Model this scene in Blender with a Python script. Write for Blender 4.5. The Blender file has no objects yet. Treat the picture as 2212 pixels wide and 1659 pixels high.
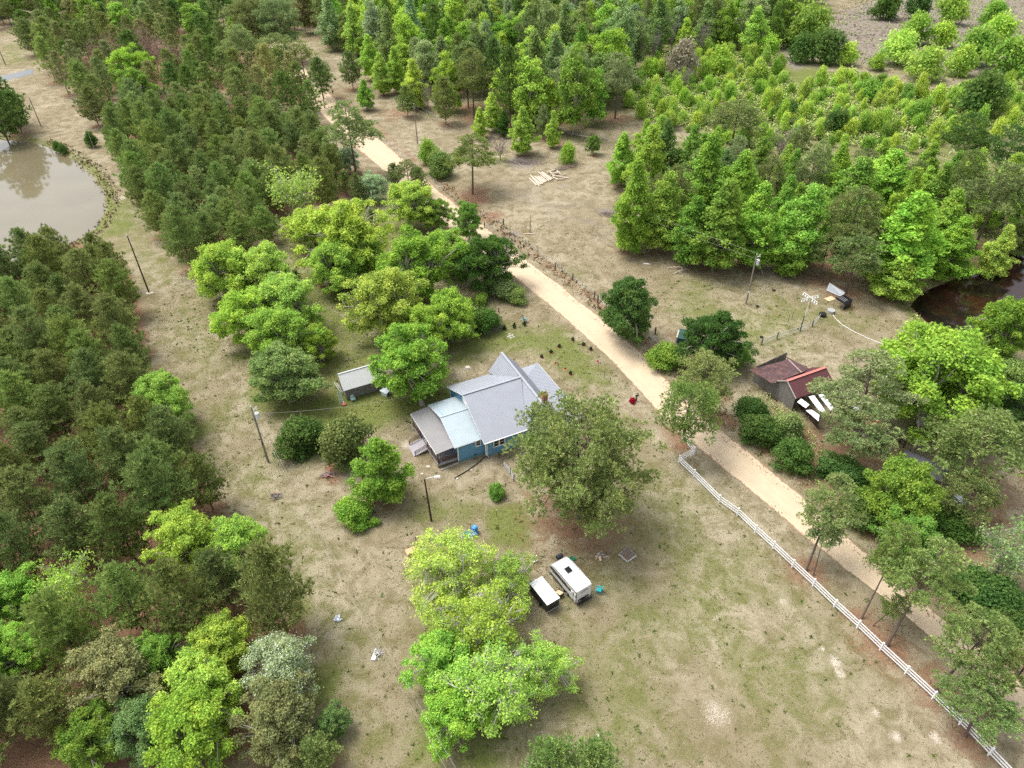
import bpy, bmesh, math, random
import numpy as np
from mathutils import Vector, Matrix
R = math.radians
SC = bpy.context.scene
COL = SC.collection

# ------------------------------------------------------------------ camera
F, CX, CY, H = 1533.0, 1106.0, 829.5, 80.0      # survey of the photograph (2212 x 1659 units), drone 80 m up
_n = np.array([34.0, -1930.5, -F]); _n /= np.linalg.norm(_n)
_Z = -_n; _f = np.array([0, 0, -1.0]); _Y = _f - _f.dot(_Z) * _Z; _Y /= np.linalg.norm(_Y); _X = np.cross(_Y, _Z)
M3 = np.array([_X, _Y, _Z])
cam_d = bpy.data.cameras.new('drone_camera'); cam = bpy.data.objects.new('drone_camera', cam_d); COL.objects.link(cam)
cam.matrix_world = Matrix.Translation((0, 0, H)) @ Matrix([list(r) for r in M3]).to_4x4()
cam_d.sensor_fit = 'HORIZONTAL'; cam_d.sensor_width = 36.0; cam_d.lens = 36.0 * F / 2212.0
cam_d.clip_start = 0.5; cam_d.clip_end = 8000.0
SC.camera = cam

# ------------------------------------------------------------------ sky, sun, exposure
SUN_EL, SUN_AZ = R(64), R(-62)                   # soft sun from the upper left of the picture
w = bpy.data.worlds.new('World'); SC.world = w; w.use_nodes = True
nt = w.node_tree; nt.nodes.clear()
out = nt.nodes.new('ShaderNodeOutputWorld'); bg = nt.nodes.new('ShaderNodeBackground')
sky = nt.nodes.new('ShaderNodeTexSky'); sky.sky_type = 'NISHITA'; sky.sun_disc = False
sky.sun_elevation = SUN_EL; sky.sun_rotation = SUN_AZ; sky.altitude = 100; sky.air_density = 1.0; sky.dust_density = 4.0; sky.ozone_density = 1.0
hs = nt.nodes.new('ShaderNodeHueSaturation'); hs.inputs['Saturation'].default_value = 0.3
nt.links.new(sky.outputs[0], hs.inputs['Color']); nt.links.new(hs.outputs[0], bg.inputs['Color']); bg.inputs['Strength'].default_value = 0.15
nt.links.new(bg.outputs[0], out.inputs[0])
sd = bpy.data.lights.new('sun', 'SUN'); so = bpy.data.objects.new('sun', sd); COL.objects.link(so)
sd.energy = 1.5; sd.angle = R(28); sd.color = (1.0, 0.96, 0.9)
_sv = Vector((math.sin(SUN_AZ) * math.cos(SUN_EL), math.cos(SUN_AZ) * math.cos(SUN_EL), math.sin(SUN_EL)))
so.rotation_euler = _sv.to_track_quat('Z', 'Y').to_euler(); so.location = (-60, 60, 150)
vs = SC.view_settings; vs.view_transform = 'Standard'; vs.look = 'None'; vs.gamma = 1.0; vs.exposure = 1.06; vs.use_curve_mapping = False
SC.render.engine = 'CYCLES'
cy = SC.cycles; cy.max_bounces = 5; cy.diffuse_bounces = 3; cy.glossy_bounces = 2; cy.transmission_bounces = 3; cy.transparent_max_bounces = 4
cy.use_denoising = False; cy.denoiser = 'OPENIMAGEDENOISE'; cy.use_adaptive_sampling = False; cy.caustics_reflective = False; cy.caustics_refractive = False
cy.sample_clamp_indirect = 4.0

# ------------------------------------------------------------------ helpers
def at(u, v, z=0.0):
    """world point at height z seen at survey pixel (u, v)"""
    d = M3 @ np.array([(u - CX) / F, (CY - v) / F, -1.0]); t = (z - H) / d[2]
    return np.array([0, 0, H]) + t * d
def at2(u, v, z=0.0):
    p = at(u, v, z); return float(p[0]), float(p[1])
def pix(p):
    c = M3.T @ (np.array(p, float) - np.array([0, 0, H])); return CX + F * c[0] / -c[2], CY - F * c[1] / -c[2]
def pixm(x, y):      # metres per survey pixel there
    return math.sqrt(x * x + y * y + H * H) / F

def mat(name, col, rough=0.8, spec=0.3, metal=0.0, var=0.0, scale=3.0, bump=0.0, bscale=20.0, stretch=None, col2=None, mixscale=2.0, sharp=(0.4, 0.6)):
    m = bpy.data.materials.new(name); m.use_nodes = True; n = m.node_tree; L = n.links
    b = n.nodes['Principled BSDF']; b.inputs['Roughness'].default_value = rough; b.inputs['Specular IOR Level'].default_value = spec; b.inputs['Metallic'].default_value = metal
    src = None
    tc = n.nodes.new('ShaderNodeTexCoord'); mp = n.nodes.new('ShaderNodeMapping'); L.new(tc.outputs['Object'], mp.inputs[0])
    if stretch: mp.inputs['Scale'].default_value = stretch
    rgb = n.nodes.new('ShaderNodeRGB'); rgb.outputs[0].default_value = (*col, 1); src = rgb.outputs[0]
    if col2:
        t = n.nodes.new('ShaderNodeTexNoise'); t.inputs['Scale'].default_value = mixscale; t.inputs['Detail'].default_value = 6; L.new(mp.outputs[0], t.inputs['Vector'])
        r = n.nodes.new('ShaderNodeMapRange'); r.inputs['From Min'].default_value = sharp[0]; r.inputs['From Max'].default_value = sharp[1]; L.new(t.outputs['Fac'], r.inputs['Value'])
        x = n.nodes.new('ShaderNodeMixRGB'); x.inputs[2].default_value = (*col2, 1); L.new(r.outputs[0], x.inputs[0]); L.new(src, x.inputs[1]); src = x.outputs[0]
    if var > 0:
        t = n.nodes.new('ShaderNodeTexNoise'); t.inputs['Scale'].default_value = scale; t.inputs['Detail'].default_value = 5; L.new(mp.outputs[0], t.inputs['Vector'])
        r = n.nodes.new('ShaderNodeMapRange'); r.inputs['From Min'].default_value = 0.25; r.inputs['From Max'].default_value = 0.75
        r.inputs['To Min'].default_value = 1 - var; r.inputs['To Max'].default_value = 1 + var; L.new(t.outputs['Fac'], r.inputs['Value'])
        x = n.nodes.new('ShaderNodeVectorMath'); x.operation = 'SCALE'; L.new(src, x.inputs[0]); L.new(r.outputs[0], x.inputs['Scale']); src = x.outputs[0]
    L.new(src, b.inputs['Base Color'])
    if bump > 0:
        t = n.nodes.new('ShaderNodeTexNoise'); t.inputs['Scale'].default_value = bscale; t.inputs['Detail'].default_value = 4; L.new(mp.outputs[0], t.inputs['Vector'])
        bp = n.nodes.new('ShaderNodeBump'); bp.inputs['Strength'].default_value = bump; bp.inputs['Distance'].default_value = 0.05; L.new(t.outputs['Fac'], bp.inputs['Height']); L.new(bp.outputs[0], b.inputs['Normal'])
    return m

def leaf_mat(name, var=0.35, trans=0.35, tip=None, tipfrac=0.0):
    """foliage: the tree's own colour (object colour) with a random tone per leaf"""
    m = bpy.data.materials.new(name); m.use_nodes = True; n = m.node_tree; L = n.links; n.nodes.clear()
    o = n.nodes.new('ShaderNodeOutputMaterial'); oi = n.nodes.new('ShaderNodeObjectInfo'); g = n.nodes.new('ShaderNodeNewGeometry')
    r = n.nodes.new('ShaderNodeMapRange'); r.inputs['To Min'].default_value = 1 - var; r.inputs['To Max'].default_value = 1 + var; L.new(g.outputs['Random Per Island'], r.inputs['Value'])
    s = n.nodes.new('ShaderNodeVectorMath'); s.operation = 'SCALE'; L.new(oi.outputs['Color'], s.inputs[0]); L.new(r.outputs[0], s.inputs['Scale'])
    # slow hue drift through the crown
    tc = n.nodes.new('ShaderNodeTexCoord'); t = n.nodes.new('ShaderNodeTexNoise'); t.inputs['Scale'].default_value = 0.45; t.inputs['Detail'].default_value = 3; L.new(tc.outputs['Object'], t.inputs['Vector'])
    h = n.nodes.new('ShaderNodeHueSaturation'); r2 = n.nodes.new('ShaderNodeMapRange'); r2.inputs['From Min'].default_value = .3; r2.inputs['From Max'].default_value = .7
    r2.inputs['To Min'].default_value = 0.49; r2.inputs['To Max'].default_value = 0.525; L.new(t.outputs['Fac'], r2.inputs['Value']); L.new(r2.outputs[0], h.inputs['Hue']); L.new(s.outputs[0], h.inputs['Color'])
    r3 = n.nodes.new('ShaderNodeMapRange'); r3.inputs['From Min'].default_value = .3; r3.inputs['From Max'].default_value = .7; r3.inputs['To Min'].default_value = 1.15; r3.inputs['To Max'].default_value = .82; L.new(t.outputs['Fac'], r3.inputs['Value']); L.new(r3.outputs[0], h.inputs['Value'])
    src = h.outputs[0]
    if tip:
        c = n.nodes.new('ShaderNodeMath'); c.operation = 'LESS_THAN'; c.inputs[1].default_value = tipfrac; L.new(g.outputs['Random Per Island'], c.inputs[0])
        x = n.nodes.new('ShaderNodeMixRGB'); x.inputs[2].default_value = (*tip, 1); L.new(c.outputs[0], x.inputs[0]); L.new(src, x.inputs[1]); src = x.outputs[0]
    d = n.nodes.new('ShaderNodeBsdfDiffuse'); tr = n.nodes.new('ShaderNodeBsdfTranslucent'); mx = n.nodes.new('ShaderNodeMixShader'); mx.inputs[0].default_value = trans
    L.new(src, d.inputs['Color']); L.new(src, tr.inputs['Color']); L.new(d.outputs[0], mx.inputs[1]); L.new(tr.outputs[0], mx.inputs[2]); L.new(mx.outputs[0], o.inputs[0])
    return m

def npmesh(name, V, Fc, mats=(), fmat=None, smooth=False):
    me = bpy.data.meshes.new(name); V = np.asarray(V, np.float32); 
    if isinstance(Fc, list) and len(Fc) and isinstance(Fc[0], np.ndarray) and Fc[0].ndim == 2:
        parts = Fc
    else:
        parts = [np.asarray(Fc, np.int32)]
    loops = np.concatenate([p.ravel() for p in parts]).astype(np.int32)
    tot = np.concatenate([np.full(len(p), p.shape[1]) for p in parts]).astype(np.int32)
    st = np.concatenate([[0], np.cumsum(tot)[:-1]]).astype(np.int32)
    me.vertices.add(len(V)); me.vertices.foreach_set('co', V.ravel()); me.loops.add(len(loops)); me.loops.foreach_set('vertex_index', loops)
    me.polygons.add(len(tot)); me.polygons.foreach_set('loop_start', st); me.polygons.foreach_set('loop_total', tot)
    for m in mats: me.materials.append(m)
    if fmat is not None: me.polygons.foreach_set('material_index', np.asarray(fmat, np.int32))
    if smooth: me.polygons.foreach_set('use_smooth', np.ones(len(tot), bool))
    me.update(calc_edges=True); return me

class MB:
    """collects simple shapes into one mesh"""
    def __init__(s): s.v = []; s.f = []; s.m = []
    def add(s, vs, fs, mi=0):
        b = len(s.v); s.v += [tuple(map(float, p)) for p in vs]; s.f += [tuple(b + i for i in q) for q in fs]; s.m += [mi] * len(fs); return s
    def box(s, c, d, rz=0.0, mi=0, rx=0.0, ry=0.0):
        x, y, z = d[0] / 2, d[1] / 2, d[2] / 2
        P = [Vector((a, b, e)) for e in (-z, z) for a, b in ((-x, -y), (x, -y), (x, y), (-x, y))]
        Q = Matrix.Rotation(rz, 3, 'Z') @ Matrix.Rotation(ry, 3, 'Y') @ Matrix.Rotation(rx, 3, 'X')
        return s.add([Q @ p + Vector(c) for p in P], [(3, 2, 1, 0), (4, 5, 6, 7), (0, 1, 5, 4), (1, 2, 6, 5), (2, 3, 7, 6), (3, 0, 4, 7)], mi)
    def beam(s, a, b, wd, ht, mi=0, up=(0, 0, 1)):
        a, b = Vector(a), Vector(b); d = (b - a).normalized(); u = Vector(up)
        if abs(d.dot(u)) > .98: u = Vector((1, 0, 0))
        x = d.cross(u).normalized(); y = x.cross(d).normalized(); P = []
        for e in (a, b):
            for i, j in ((-1, -1), (1, -1), (1, 1), (-1, 1)): P.append(e + x * (i * wd / 2) + y * (j * ht / 2))
        return s.add(P, [(3, 2, 1, 0), (4, 5, 6, 7), (0, 1, 5, 4), (1, 2, 6, 5), (2, 3, 7, 6), (3, 0, 4, 7)], mi)
    def tube(s, pts, r, n=6, mi=0, cap=True):
        pts = [Vector(p) for p in pts]; rs = r if isinstance(r, (list, tuple)) else [r] * len(pts); P = []; ref = None
        for i, p in enumerate(pts):
            d = (pts[min(i + 1, len(pts) - 1)] - pts[max(i - 1, 0)]); d = d.normalized() if d.length > 1e-6 else Vector((0, 0, 1))
            u = Vector((0, 0, 1)) if abs(d.z) < .95 else Vector((1, 0, 0)); x = d.cross(u).normalized(); y = x.cross(d)
            for k in range(n): a = 2 * math.pi * k / n; P.append(p + (x * math.cos(a) + y * math.sin(a)) * rs[i])
        fs = [(i * n + k, i * n + (k + 1) % n, (i + 1) * n + (k + 1) % n, (i + 1) * n + k) for i in range(len(pts) - 1) for k in range(n)]
        if cap: fs += [tuple(range(n))[::-1], tuple((len(pts) - 1) * n + k for k in range(n))]
        return s.add(P, fs, mi)
    def cyl(s, c, r, h, n=16, mi=0, r2=None):
        c = Vector(c); return s.tube([c, c + Vector((0, 0, h))], [r, r if r2 is None else r2], n, mi)
    def slab(s, P, t, mi=0):
        """polygon P (ordered, any plane) thickened by t against its normal"""
        P = [Vector(p) for p in P]; nrm = (P[1] - P[0]).cross(P[2] - P[0]).normalized(); n = len(P)
        return s.add(P + [p - nrm * t for p in P], [tuple(range(n)), tuple(range(2 * n - 1, n - 1, -1))] + [((i + 1) % n, i, n + i, n + (i + 1) % n) for i in range(n)], mi)
    def mesh(s, name, mats):
        me = bpy.data.meshes.new(name); me.from_pydata(s.v, [], s.f)
        for m in (mats if isinstance(mats, (list, tuple)) else [mats]): me.materials.append(m)
        me.polygons.foreach_set('material_index', s.m); me.update(); return me

def link(name, me, parent=None, loc=(0, 0, 0), rz=0.0, scale=None):
    o = bpy.data.objects.new(name, me); COL.objects.link(o); o.location = loc; o.rotation_euler = (0, 0, rz)
    if scale is not None: o.scale = scale
    if parent: o.parent = parent
    return o
def tag(o, label=None, cat=None, group=None, kind=None):
    for k, v in (('label', label), ('category', cat), ('group', group), ('kind', kind)):
        if v: o[k] = v
    return o
def thing(name, label, cat, loc=(0, 0, 0), rz=0.0, group=None):
    o = bpy.data.objects.new(name, None); COL.objects.link(o); o.location = tuple(map(float, loc)); o.rotation_euler = (0, 0, rz); o.empty_display_size = .3
    return tag(o, label, cat, group)
def part(name, mb, m, parent, label=None, loc=(0, 0, 0), rz=0.0):
    o = link(name, mb.mesh(name, m) if isinstance(mb, MB) else mb, parent, loc, rz)
    if label: o['label'] = label
    return o
def struct(name, me): return tag(link(name, me), kind='structure')
def copy_tree(o, parent=None):
    c = o.copy(); COL.objects.link(c)
    if parent: c.parent = parent
    for ch in list(o.children): copy_tree(ch, c)
    return c

def poly_sd(px, py, P):
    """signed distance (positive inside) of points to polygon P, both in world metres"""
    P = np.asarray(P, float); d = np.full(px.shape, 1e18); ins = np.zeros(px.shape, bool)
    for i in range(len(P)):
        ax, ay = P[i - 1]; bx, by = P[i]; ex, ey = bx - ax, by - ay
        t = np.clip(((px - ax) * ex + (py - ay) * ey) / (ex * ex + ey * ey + 1e-12), 0, 1)
        d = np.minimum(d, (px - ax - t * ex) ** 2 + (py - ay - t * ey) ** 2)
        c = ((ay > py) != (by > py)) & (px < (bx - ax) * (py - ay) / (by - ay + 1e-12) + ax); ins ^= c
    d = np.sqrt(d); return np.where(ins, d, -d)
def line_d(px, py, P):
    P = np.asarray(P, float); d = np.full(px.shape, 1e18)
    for i in range(1, len(P)):
        ax, ay = P[i - 1]; bx, by = P[i]; ex, ey = bx - ax, by - ay
        t = np.clip(((px - ax) * ex + (py - ay) * ey) / (ex * ex + ey * ey + 1e-12), 0, 1)
        d = np.minimum(d, (px - ax - t * ex) ** 2 + (py - ay - t * ey) ** 2)
    return np.sqrt(d)
def W(pts, z=0.0): return [at2(u, v, z) for u, v in pts]
# ------------------------------------------------------------------ layout of the place, in survey pixels
ROAD_L = [(560,90),(640,185),(700,255),(752,305),(805,350),(905,440),(1000,520),(1060,562),(1110,597),(1180,655),(1235,702),(1290,752),(1350,812),(1400,868),(1440,915),(1490,955),(1531,985),(1608,1053),(1681,1110),(1758,1177),(1868,1262),(1968,1345),(2041,1405),(2128,1483),(2260,1600)]
ROAD_R = [(600,84),(690,180),(760,247),(820,298),(880,350),(965,425),(1060,497),(1140,562),(1200,607),(1300,688),(1385,757),(1440,822),(1490,872),(1530,905),(1584,948),(1635,990),(1690,1035),(1755,1090),(1850,1172),(1900,1224),(2000,1305),(2070,1360),(2130,1408),(2210,1478),(2330,1580)]
POND = [(-60,300),(0,299),(60,304),(110,318),(160,345),(200,378),(226,415),(228,450),(205,490),(170,515),(120,540),(60,560),(-60,590),(-120,450)]
CREEK = [(1968,660),(1985,640),(2010,622),(2060,600),(2110,580),(2160,548),(2260,520),(2300,640),(2300,720),(2210,748),(2170,720),(2080,710),(2010,700)]
PL1 = [(-90,600),(60,545),(150,520),(240,545),(290,600),(315,690),(330,790),(345,850),(400,930),(440,1000),(455,1090),(440,1150),(520,1250),(600,1300),(640,1400),(650,1500),(600,1640),(-120,1720)]
PL2 = [(225,275),(300,225),(420,215),(560,225),(640,250),(700,300),(760,370),(775,410),(720,440),(640,450),(590,470),(560,500),(480,520),(400,565),(370,510),(300,440),(285,380),(262,330)]
PL3 = [(40,60),(160,45),(330,60),(480,70),(600,110),(700,170),(720,230),(640,235),(520,205),(400,200),(300,195),(210,215),(150,190),(120,150),(75,110)]
WOOD_T = [(690,50),(760,10),(900,-10),(1760,-10),(1720,40),(1560,90),(1400,110),(1345,170),(1300,230),(1180,235),(1060,205),(980,190),(900,140),(820,95)]
WOOD_R = [(1345,330),(1400,270),(1480,300),(1560,290),(1640,330),(1750,300),(1850,340),(1950,330),(2060,330),(2130,300),(2230,360),(2260,480),(2110,540),(1990,555),(1880,560),(1800,520),(1720,500),(1650,490),(1580,480),(1500,450),(1420,430),(1340,420)]
SCRUB = [(1340,215),(1420,120),(1560,100),(1660,110),(1720,190),(1840,150),(2010,200),(2120,180),(2260,170),(2280,290),(2100,300),(1940,330),(1740,300),(1640,330),(1560,290),(1400,260)]

TONE = {'lime': (.460,.610,.115), 'bright': (.370,.550,.090), 'fresh': (.265,.420,.075), 'deep': (.115,.200,.047), 'dull': (.270,.370,.120), 'olive': (.220,.270,.085),
        'pale': (.310,.385,.150), 'piney': (.250,.335,.092), 'brownish': (.320,.330,.130), 'grey': (.340,.320,.260), 'pink': (.350,.235,.180), 'frost': (.32,.43,.20), 'gold': (.50,.46,.06)}
WORD = {'lime': 'bright yellow-green', 'bright': 'bright green', 'fresh': 'fresh green', 'deep': 'deep green', 'dull': 'dull grey-green', 'olive': 'olive', 'pale': 'pale green',
        'piney': 'mid green', 'brownish': 'brownish green', 'grey': 'bare grey', 'pink': 'bare pinkish brown', 'frost': 'white-flecked green', 'gold': 'golden'}

# kind: (names of variants, reference height, reference width)
rng = np.random.default_rng(7)
TREES = []     # dict(kind, x, y, h, w, tone, label, rz)
def T(kind, u, v, wpx, tone, hw=1.25, label=None, base=None, zc=0.62, jit=.10):
    """crown centre at survey pixel (u, v), crown wpx survey pixels wide, height hw x width"""
    x, y = at2(u, v, 5.0)
    for _ in range(3):
        wd = wpx * (1.08 if kind == BT else 1.0) * math.sqrt(x * x + y * y + (H - 6) ** 2) / F; h = wd * hw; x, y = at2(u, v, h * zc)
    tilt = None
    if base: bx, by = at2(*base); tilt = ((x - bx) / (h * zc), (y - by) / (h * zc)); x, y = bx, by
    TREES.append(dict(kind=kind, x=x, y=y, h=h, w=wd, tone=tone, label=label, man=True, tilt=tilt)); return TREES[-1]
def fill(poly, sp, kinds, wr, hw, tones, zc=.6, zref=6.0, jit=.42, clear=.42, far=None):
    P = np.array(W(poly, zref)); x0, y0 = P.min(0); x1, y1 = P.max(0); j = 0; y = y0
    while y < y1:
        x = x0 + (sp / 2 if j % 2 else 0)
        while x < x1:
            px, py = x + rng.uniform(-jit, jit) * sp, y + rng.uniform(-jit, jit) * sp
            if poly_sd(np.array([px]), np.array([py]), P)[0] > 0:
                wd = rng.uniform(*wr); ok = all((t['x'] - px) ** 2 + (t['y'] - py) ** 2 > ((t['w'] + wd) * clear) ** 2 for t in TREES if abs(t['x'] - px) < 16)
                if ok: TREES.append(dict(kind=str(rng.choice(kinds)), x=px, y=py, w=wd, h=wd * rng.uniform(*hw), tone=str(rng.choice(tones)), label=None, man=False))
            x += sp
        y += sp * .87; j += 1

BT, GT, YP, LP, SH, BR = 'spreading_tree', 'tall_broadleaf_tree', 'plantation_pine', 'tall_pine', 'shrub', 'bare_tree'
# ---- yard and house row
T(BT,866,738,152,'bright',1.1,'large bright green shade tree leaning over the silver-roofed log shed',base=(912,874),zc=.66)
T(BT,831,640,150,'lime',.95,'yellow-green shade tree north of the log shed, whitish limbs showing in its top')
T(BT,900,560,150,'bright',.95,'broad bright green tree behind the shade tree with whitish limbs')
T(BT,972,672,105,'bright',1.1,'upright bright green tree beside the dark thicket inside the rail fence')
T(BT,922,700,92,'bright',1.2,'green tree squeezed between the shed shade tree and the upright one')
T(BT,962,535,95,'lime',1.0,'yellow-green tree by the dirt road, next to the dark green roadside tree')
T(BT,1053,556,112,'deep',1.0,'dark green roadside tree overhanging the sand road by the pipe gate')
T(SH,1087,618,60,'dull',.75,'round dull green shrub beside the pipe gate, at the road edge')
T(SH,1117,634,48,'dull',.7,'smaller round shrub nearest the sand road by the pipe gate')
T(SH,1040,684,86,'deep',.6,'dark low thicket inside the leaning rail fence corner')
T(SH,1038,642,36,'fresh',.8,'small green sapling just above the dark thicket')
T(BT,884,432,100,'lime',.95,'yellow-green tree under the dark pines beside the road bend')
T(BT,940,455,60,'fresh',1.1,'slim green tree touching the road below the open field pine')
T(BT,1010,470,62,'fresh',1.3,'ragged green tree hanging over the road across from the dead snag')
T(BT,744,500,150,'lime',.95,'largest yellow-green tree in the grove between plantation and road')
T(BT,725,560,110,'lime',.95,'yellow-green tree at the south edge of the grove')
T(BT,780,545,90,'bright',1.0,'bright green tree on the east side of the grove')
T(BT,664,483,78,'lime',.95,'small yellow-green tree on the plantation side of the grove')
T(BR,634,418,108,'lime',1.0,'half bare tree with whitish limbs and a few yellow-green leaf tufts')
T(BT,803,396,58,'frost',1.0,'thin pale tree with a white trunk by the road bend')
T(BT,748,338,44,'frost',1.2,'small thin pale tree below the tall roadside pine')
# ---- western row
T(BT,483,575,120,'lime',1.0,'northwestern yellow-green tree of the row along the power line')
T(BT,566,580,120,'lime',1.0,'yellow-green tree at the north end of the row, toward the grove')
T(BT,617,645,118,'lime',.95,'yellow-green tree on the road side of the row, middle of the row')
T(BT,535,668,112,'lime',.95,'yellow-green tree on the power line side of the row')
T(BT,602,715,125,'bright',.95,'bright green tree in the row just behind the grey-green one')
T(BT,690,735,72,'bright',1.1,'narrow bright green tree between the row and the log shed')
T(BT,612,800,138,'dull',.9,'large grey-green tree at the south end of the row, left of the log shed')
T(SH,643,930,104,'deep',.8,'round dark green bush with a yellow patch beside the power line')
T(SH,637,926,34,'gold',1.3,'yellow shoots growing through the round dark bush')
T(SH,740,935,112,'olive',1.0,'olive cedar-like bush between the round dark bush and the house porch')
T(GT,820,1000,132,'fresh',1.35,'dense bright green tree in front of the back porch')
T(SH,757,1096,74,'bright',.8,'low bright green bush below the dense tree in front of the porch')
T(SH,806,1124,24,'bright',.8,'tiny green bush beside the low bright bush')
T(SH,1073,1056,40,'fresh',1.0,'small conical green shrub between the house and the large pine')
# ---- grove at the camper
T(BT,965,1222,165,'lime',1.0,'pale-limbed yellow-green tree below the blue water tank')
T(BT,1098,1245,115,'lime',1.0,'open yellow-green tree over the cargo trailer')
T(BT,1035,1345,170,'lime',1.0,'central yellow-green tree of the camper grove with many white limbs')
T(BT,958,1420,130,'bright',1.0,'bright green tree on the power line side of the camper grove')
T(BT,1062,1475,175,'lime',1.0,'spreading yellow-green tree at the south of the camper grove')
T(BT,1180,1432,118,'lime',1.05,'open yellow-green tree leaning out over the dry field')
T(BT,985,1530,135,'bright',.95,'southernmost bright green tree of the camper grove')
# ---- broadleaf trees inside and below the left plantation
T(BT,345,858,108,'lime',1.1,'single yellow-green tree on the plantation edge beside the power line')
T(BT,393,1160,132,'lime',1.05,'yellow-green tree in the plantation across from the scrap pile')
T(BT,512,1168,112,'lime',1.1,'yellow-green tree on the plantation edge, nearest the leaning boards')
T(BR,153,1262,96,'lime',1.2,'thin yellow-green tree with bare limbs inside the lower plantation')
T(BT,25,1280,92,'bright',1.1,'bright green tree at the picture edge in the lower plantation')
T(BT,118,1330,60,'bright',1.1,'small bright green tree beside the thin bare-limbed one')
T(BT,25,1395,90,'bright',1.1,'bright green tree below the one at the picture edge')
T(BT,245,1450,140,'brownish',1.05,'brownish green tree in the bottom corner wood')
T(BT,335,1420,105,'fresh',1.05,'fresh green tree between the brownish and the yellow-green crowns')
T(BT,467,1388,118,'lime',1.1,'tallest yellow-green crown of the bottom corner wood')
T(BT,432,1478,135,'lime',1.0,'large yellow-green crown below the tallest one in the bottom corner wood')
T(BT,410,1570,150,'bright',1.0,'bright green crown at the bottom edge of the corner wood')
T(BT,605,1440,132,'frost',1.15,'white-flowering green tree at the bottom corner wood beside the power line')
T(BT,600,1545,145,'brownish',1.0,'brownish green tree below the white-flowering one')
T(BT,717,1556,64,'dull',1.1,'small pale tree standing nearest the lower power line')
T(BT,300,1560,110,'dull',1.0,'dull green crown in the bottom corner wood behind the bright ones')
T(BT,200,1580,110,'fresh',1.0,'fresh green crown at the corner of the wood')
T(YP,683,1630,85,'piney',1.1,'young pine at the bottom edge beside the power line')
T(YP,1190,1650,110,'piney',1.2,'young pine at the bottom edge of the dry field, below the camper grove')
T(YP,1285,1655,110,'piney',1.2,'second young pine at the bottom edge, farther into the dry field')
# ---- east of the road
T(LP,1250,978,312,'piney',.92,'huge spreading pine covering the front of the blue house',base=(1252,1120),zc=.66)
T(BT,1355,655,112,'deep',1.2,'dark green tree standing alone by the roadside wire fence')
T(BT,1543,728,118,'deep',1.0,'dark green ragged tree over the green box by the road')
T(SH,1592,762,60,'fresh',.9,'green bush on the field side of the ragged dark tree')
T(SH,1438,764,76,'fresh',.7,'yellowish green bush at the road edge below the ragged dark tree')
T(LP,1530,808,135,'pale',1.3,'light pine leaning over the road from the barn side',base=(1520,905),zc=.7)
T(LP,1490,868,140,'piney',1.5,'tall pine with a dark trunk at the white fence end',base=(1476,945),zc=.72)
T(SH,1624,876,70,'deep',.8,'dark roadside bush nearest the dark barn roof')
T(SH,1656,924,84,'deep',.8,'dark roadside bush in the middle of the hedge')
T(SH,1700,915,76,'pale',.9,'pale green bush behind the roadside hedge')
T(SH,1722,978,80,'deep',.8,'dark roadside bush at the lower end of the hedge')
T(LP,1875,815,185,'pale',1.1,'large light pine spreading over the white sheet roofs',base=(1850,975),zc=.72)
T(LP,1856,930,138,'pale',1.1,'lower light pine between the white roofs and the sandy drive',zc=.68)
T(BT,2041,800,225,'bright',.85,'big round yellow-green tree beyond the sandy drive')
T(BT,2172,700,105,'fresh',1.2,'tall green tree beside the dark creek')
T(SH,2190,800,70,'dull',.8,'dull bush on the bank behind the big round tree')
T(BT,2185,880,110,'deep',.9,'deep green tree at the picture edge below the big round tree')
T(LP,2122,940,190,'olive',1.0,'broad olive pine over the drive near the grey canopy',base=(2098,1050),zc=.72)
T(LP,2100,1070,110,'olive',1.0,'dark lower pine beside the pale sheet pile',zc=.66)
T(BT,1950,1060,135,'fresh',1.1,'fresh green tree in front of the grey canopy')
T(BT,1968,1160,100,'fresh',1.1,'green tree below the grey canopy, behind the road pines')
T(LP,1812,1050,105,'pale',2.0,'slim light pine with twin leaning trunks by the white fence',base=(1741,1233),zc=.8)
T(LP,1790,1120,60,'pale',2.6,'thin pine beside the slim one at the white fence',base=(1757,1243),zc=.8)
T(LP,2022,1205,135,'piney',1.75,'tall pine of the roadside clump by the white fence',base=(1915,1396),zc=.78)
T(LP,1965,1130,80,'piney',2.6,'thin-trunked pine in the roadside clump, upper trunk',base=(1861,1336),zc=.8)
T(LP,1945,1300,52,'piney',2.0,'short pine in the roadside clump over the fence rails',base=(1885,1352),zc=.75)
T(LP,2125,1370,135,'piney',1.6,'pine leaning over the lower road, thin bare trunk',base=(2021,1493),zc=.78)
T(LP,2118,1520,120,'piney',1.1,'bushy low pine near the lower end of the white fence',base=(2085,1590),zc=.62)
T(LP,2215,1440,110,'piney',1.4,'pine at the picture edge across the lower road',zc=.7)
T(BR,2178,1195,110,'dull',1.1,'sparse grey-twigged tree right of the road pines')
T(SH,2130,1270,120,'deep',.6,'dark green undergrowth bush below the sparse grey tree')
T(SH,2060,1120,90,'deep',.6,'dark undergrowth bush beside the pale sheet pile')
T(SH,2175,1330,90,'deep',.6,'dark undergrowth bush at the picture edge by the lower road')
T(SH,1830,1010,90,'deep',.6,'dark undergrowth bush below the white roofs')
T(SH,1870,1100,90,'deep',.7,'dark undergrowth bush among the road pine trunks')
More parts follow.
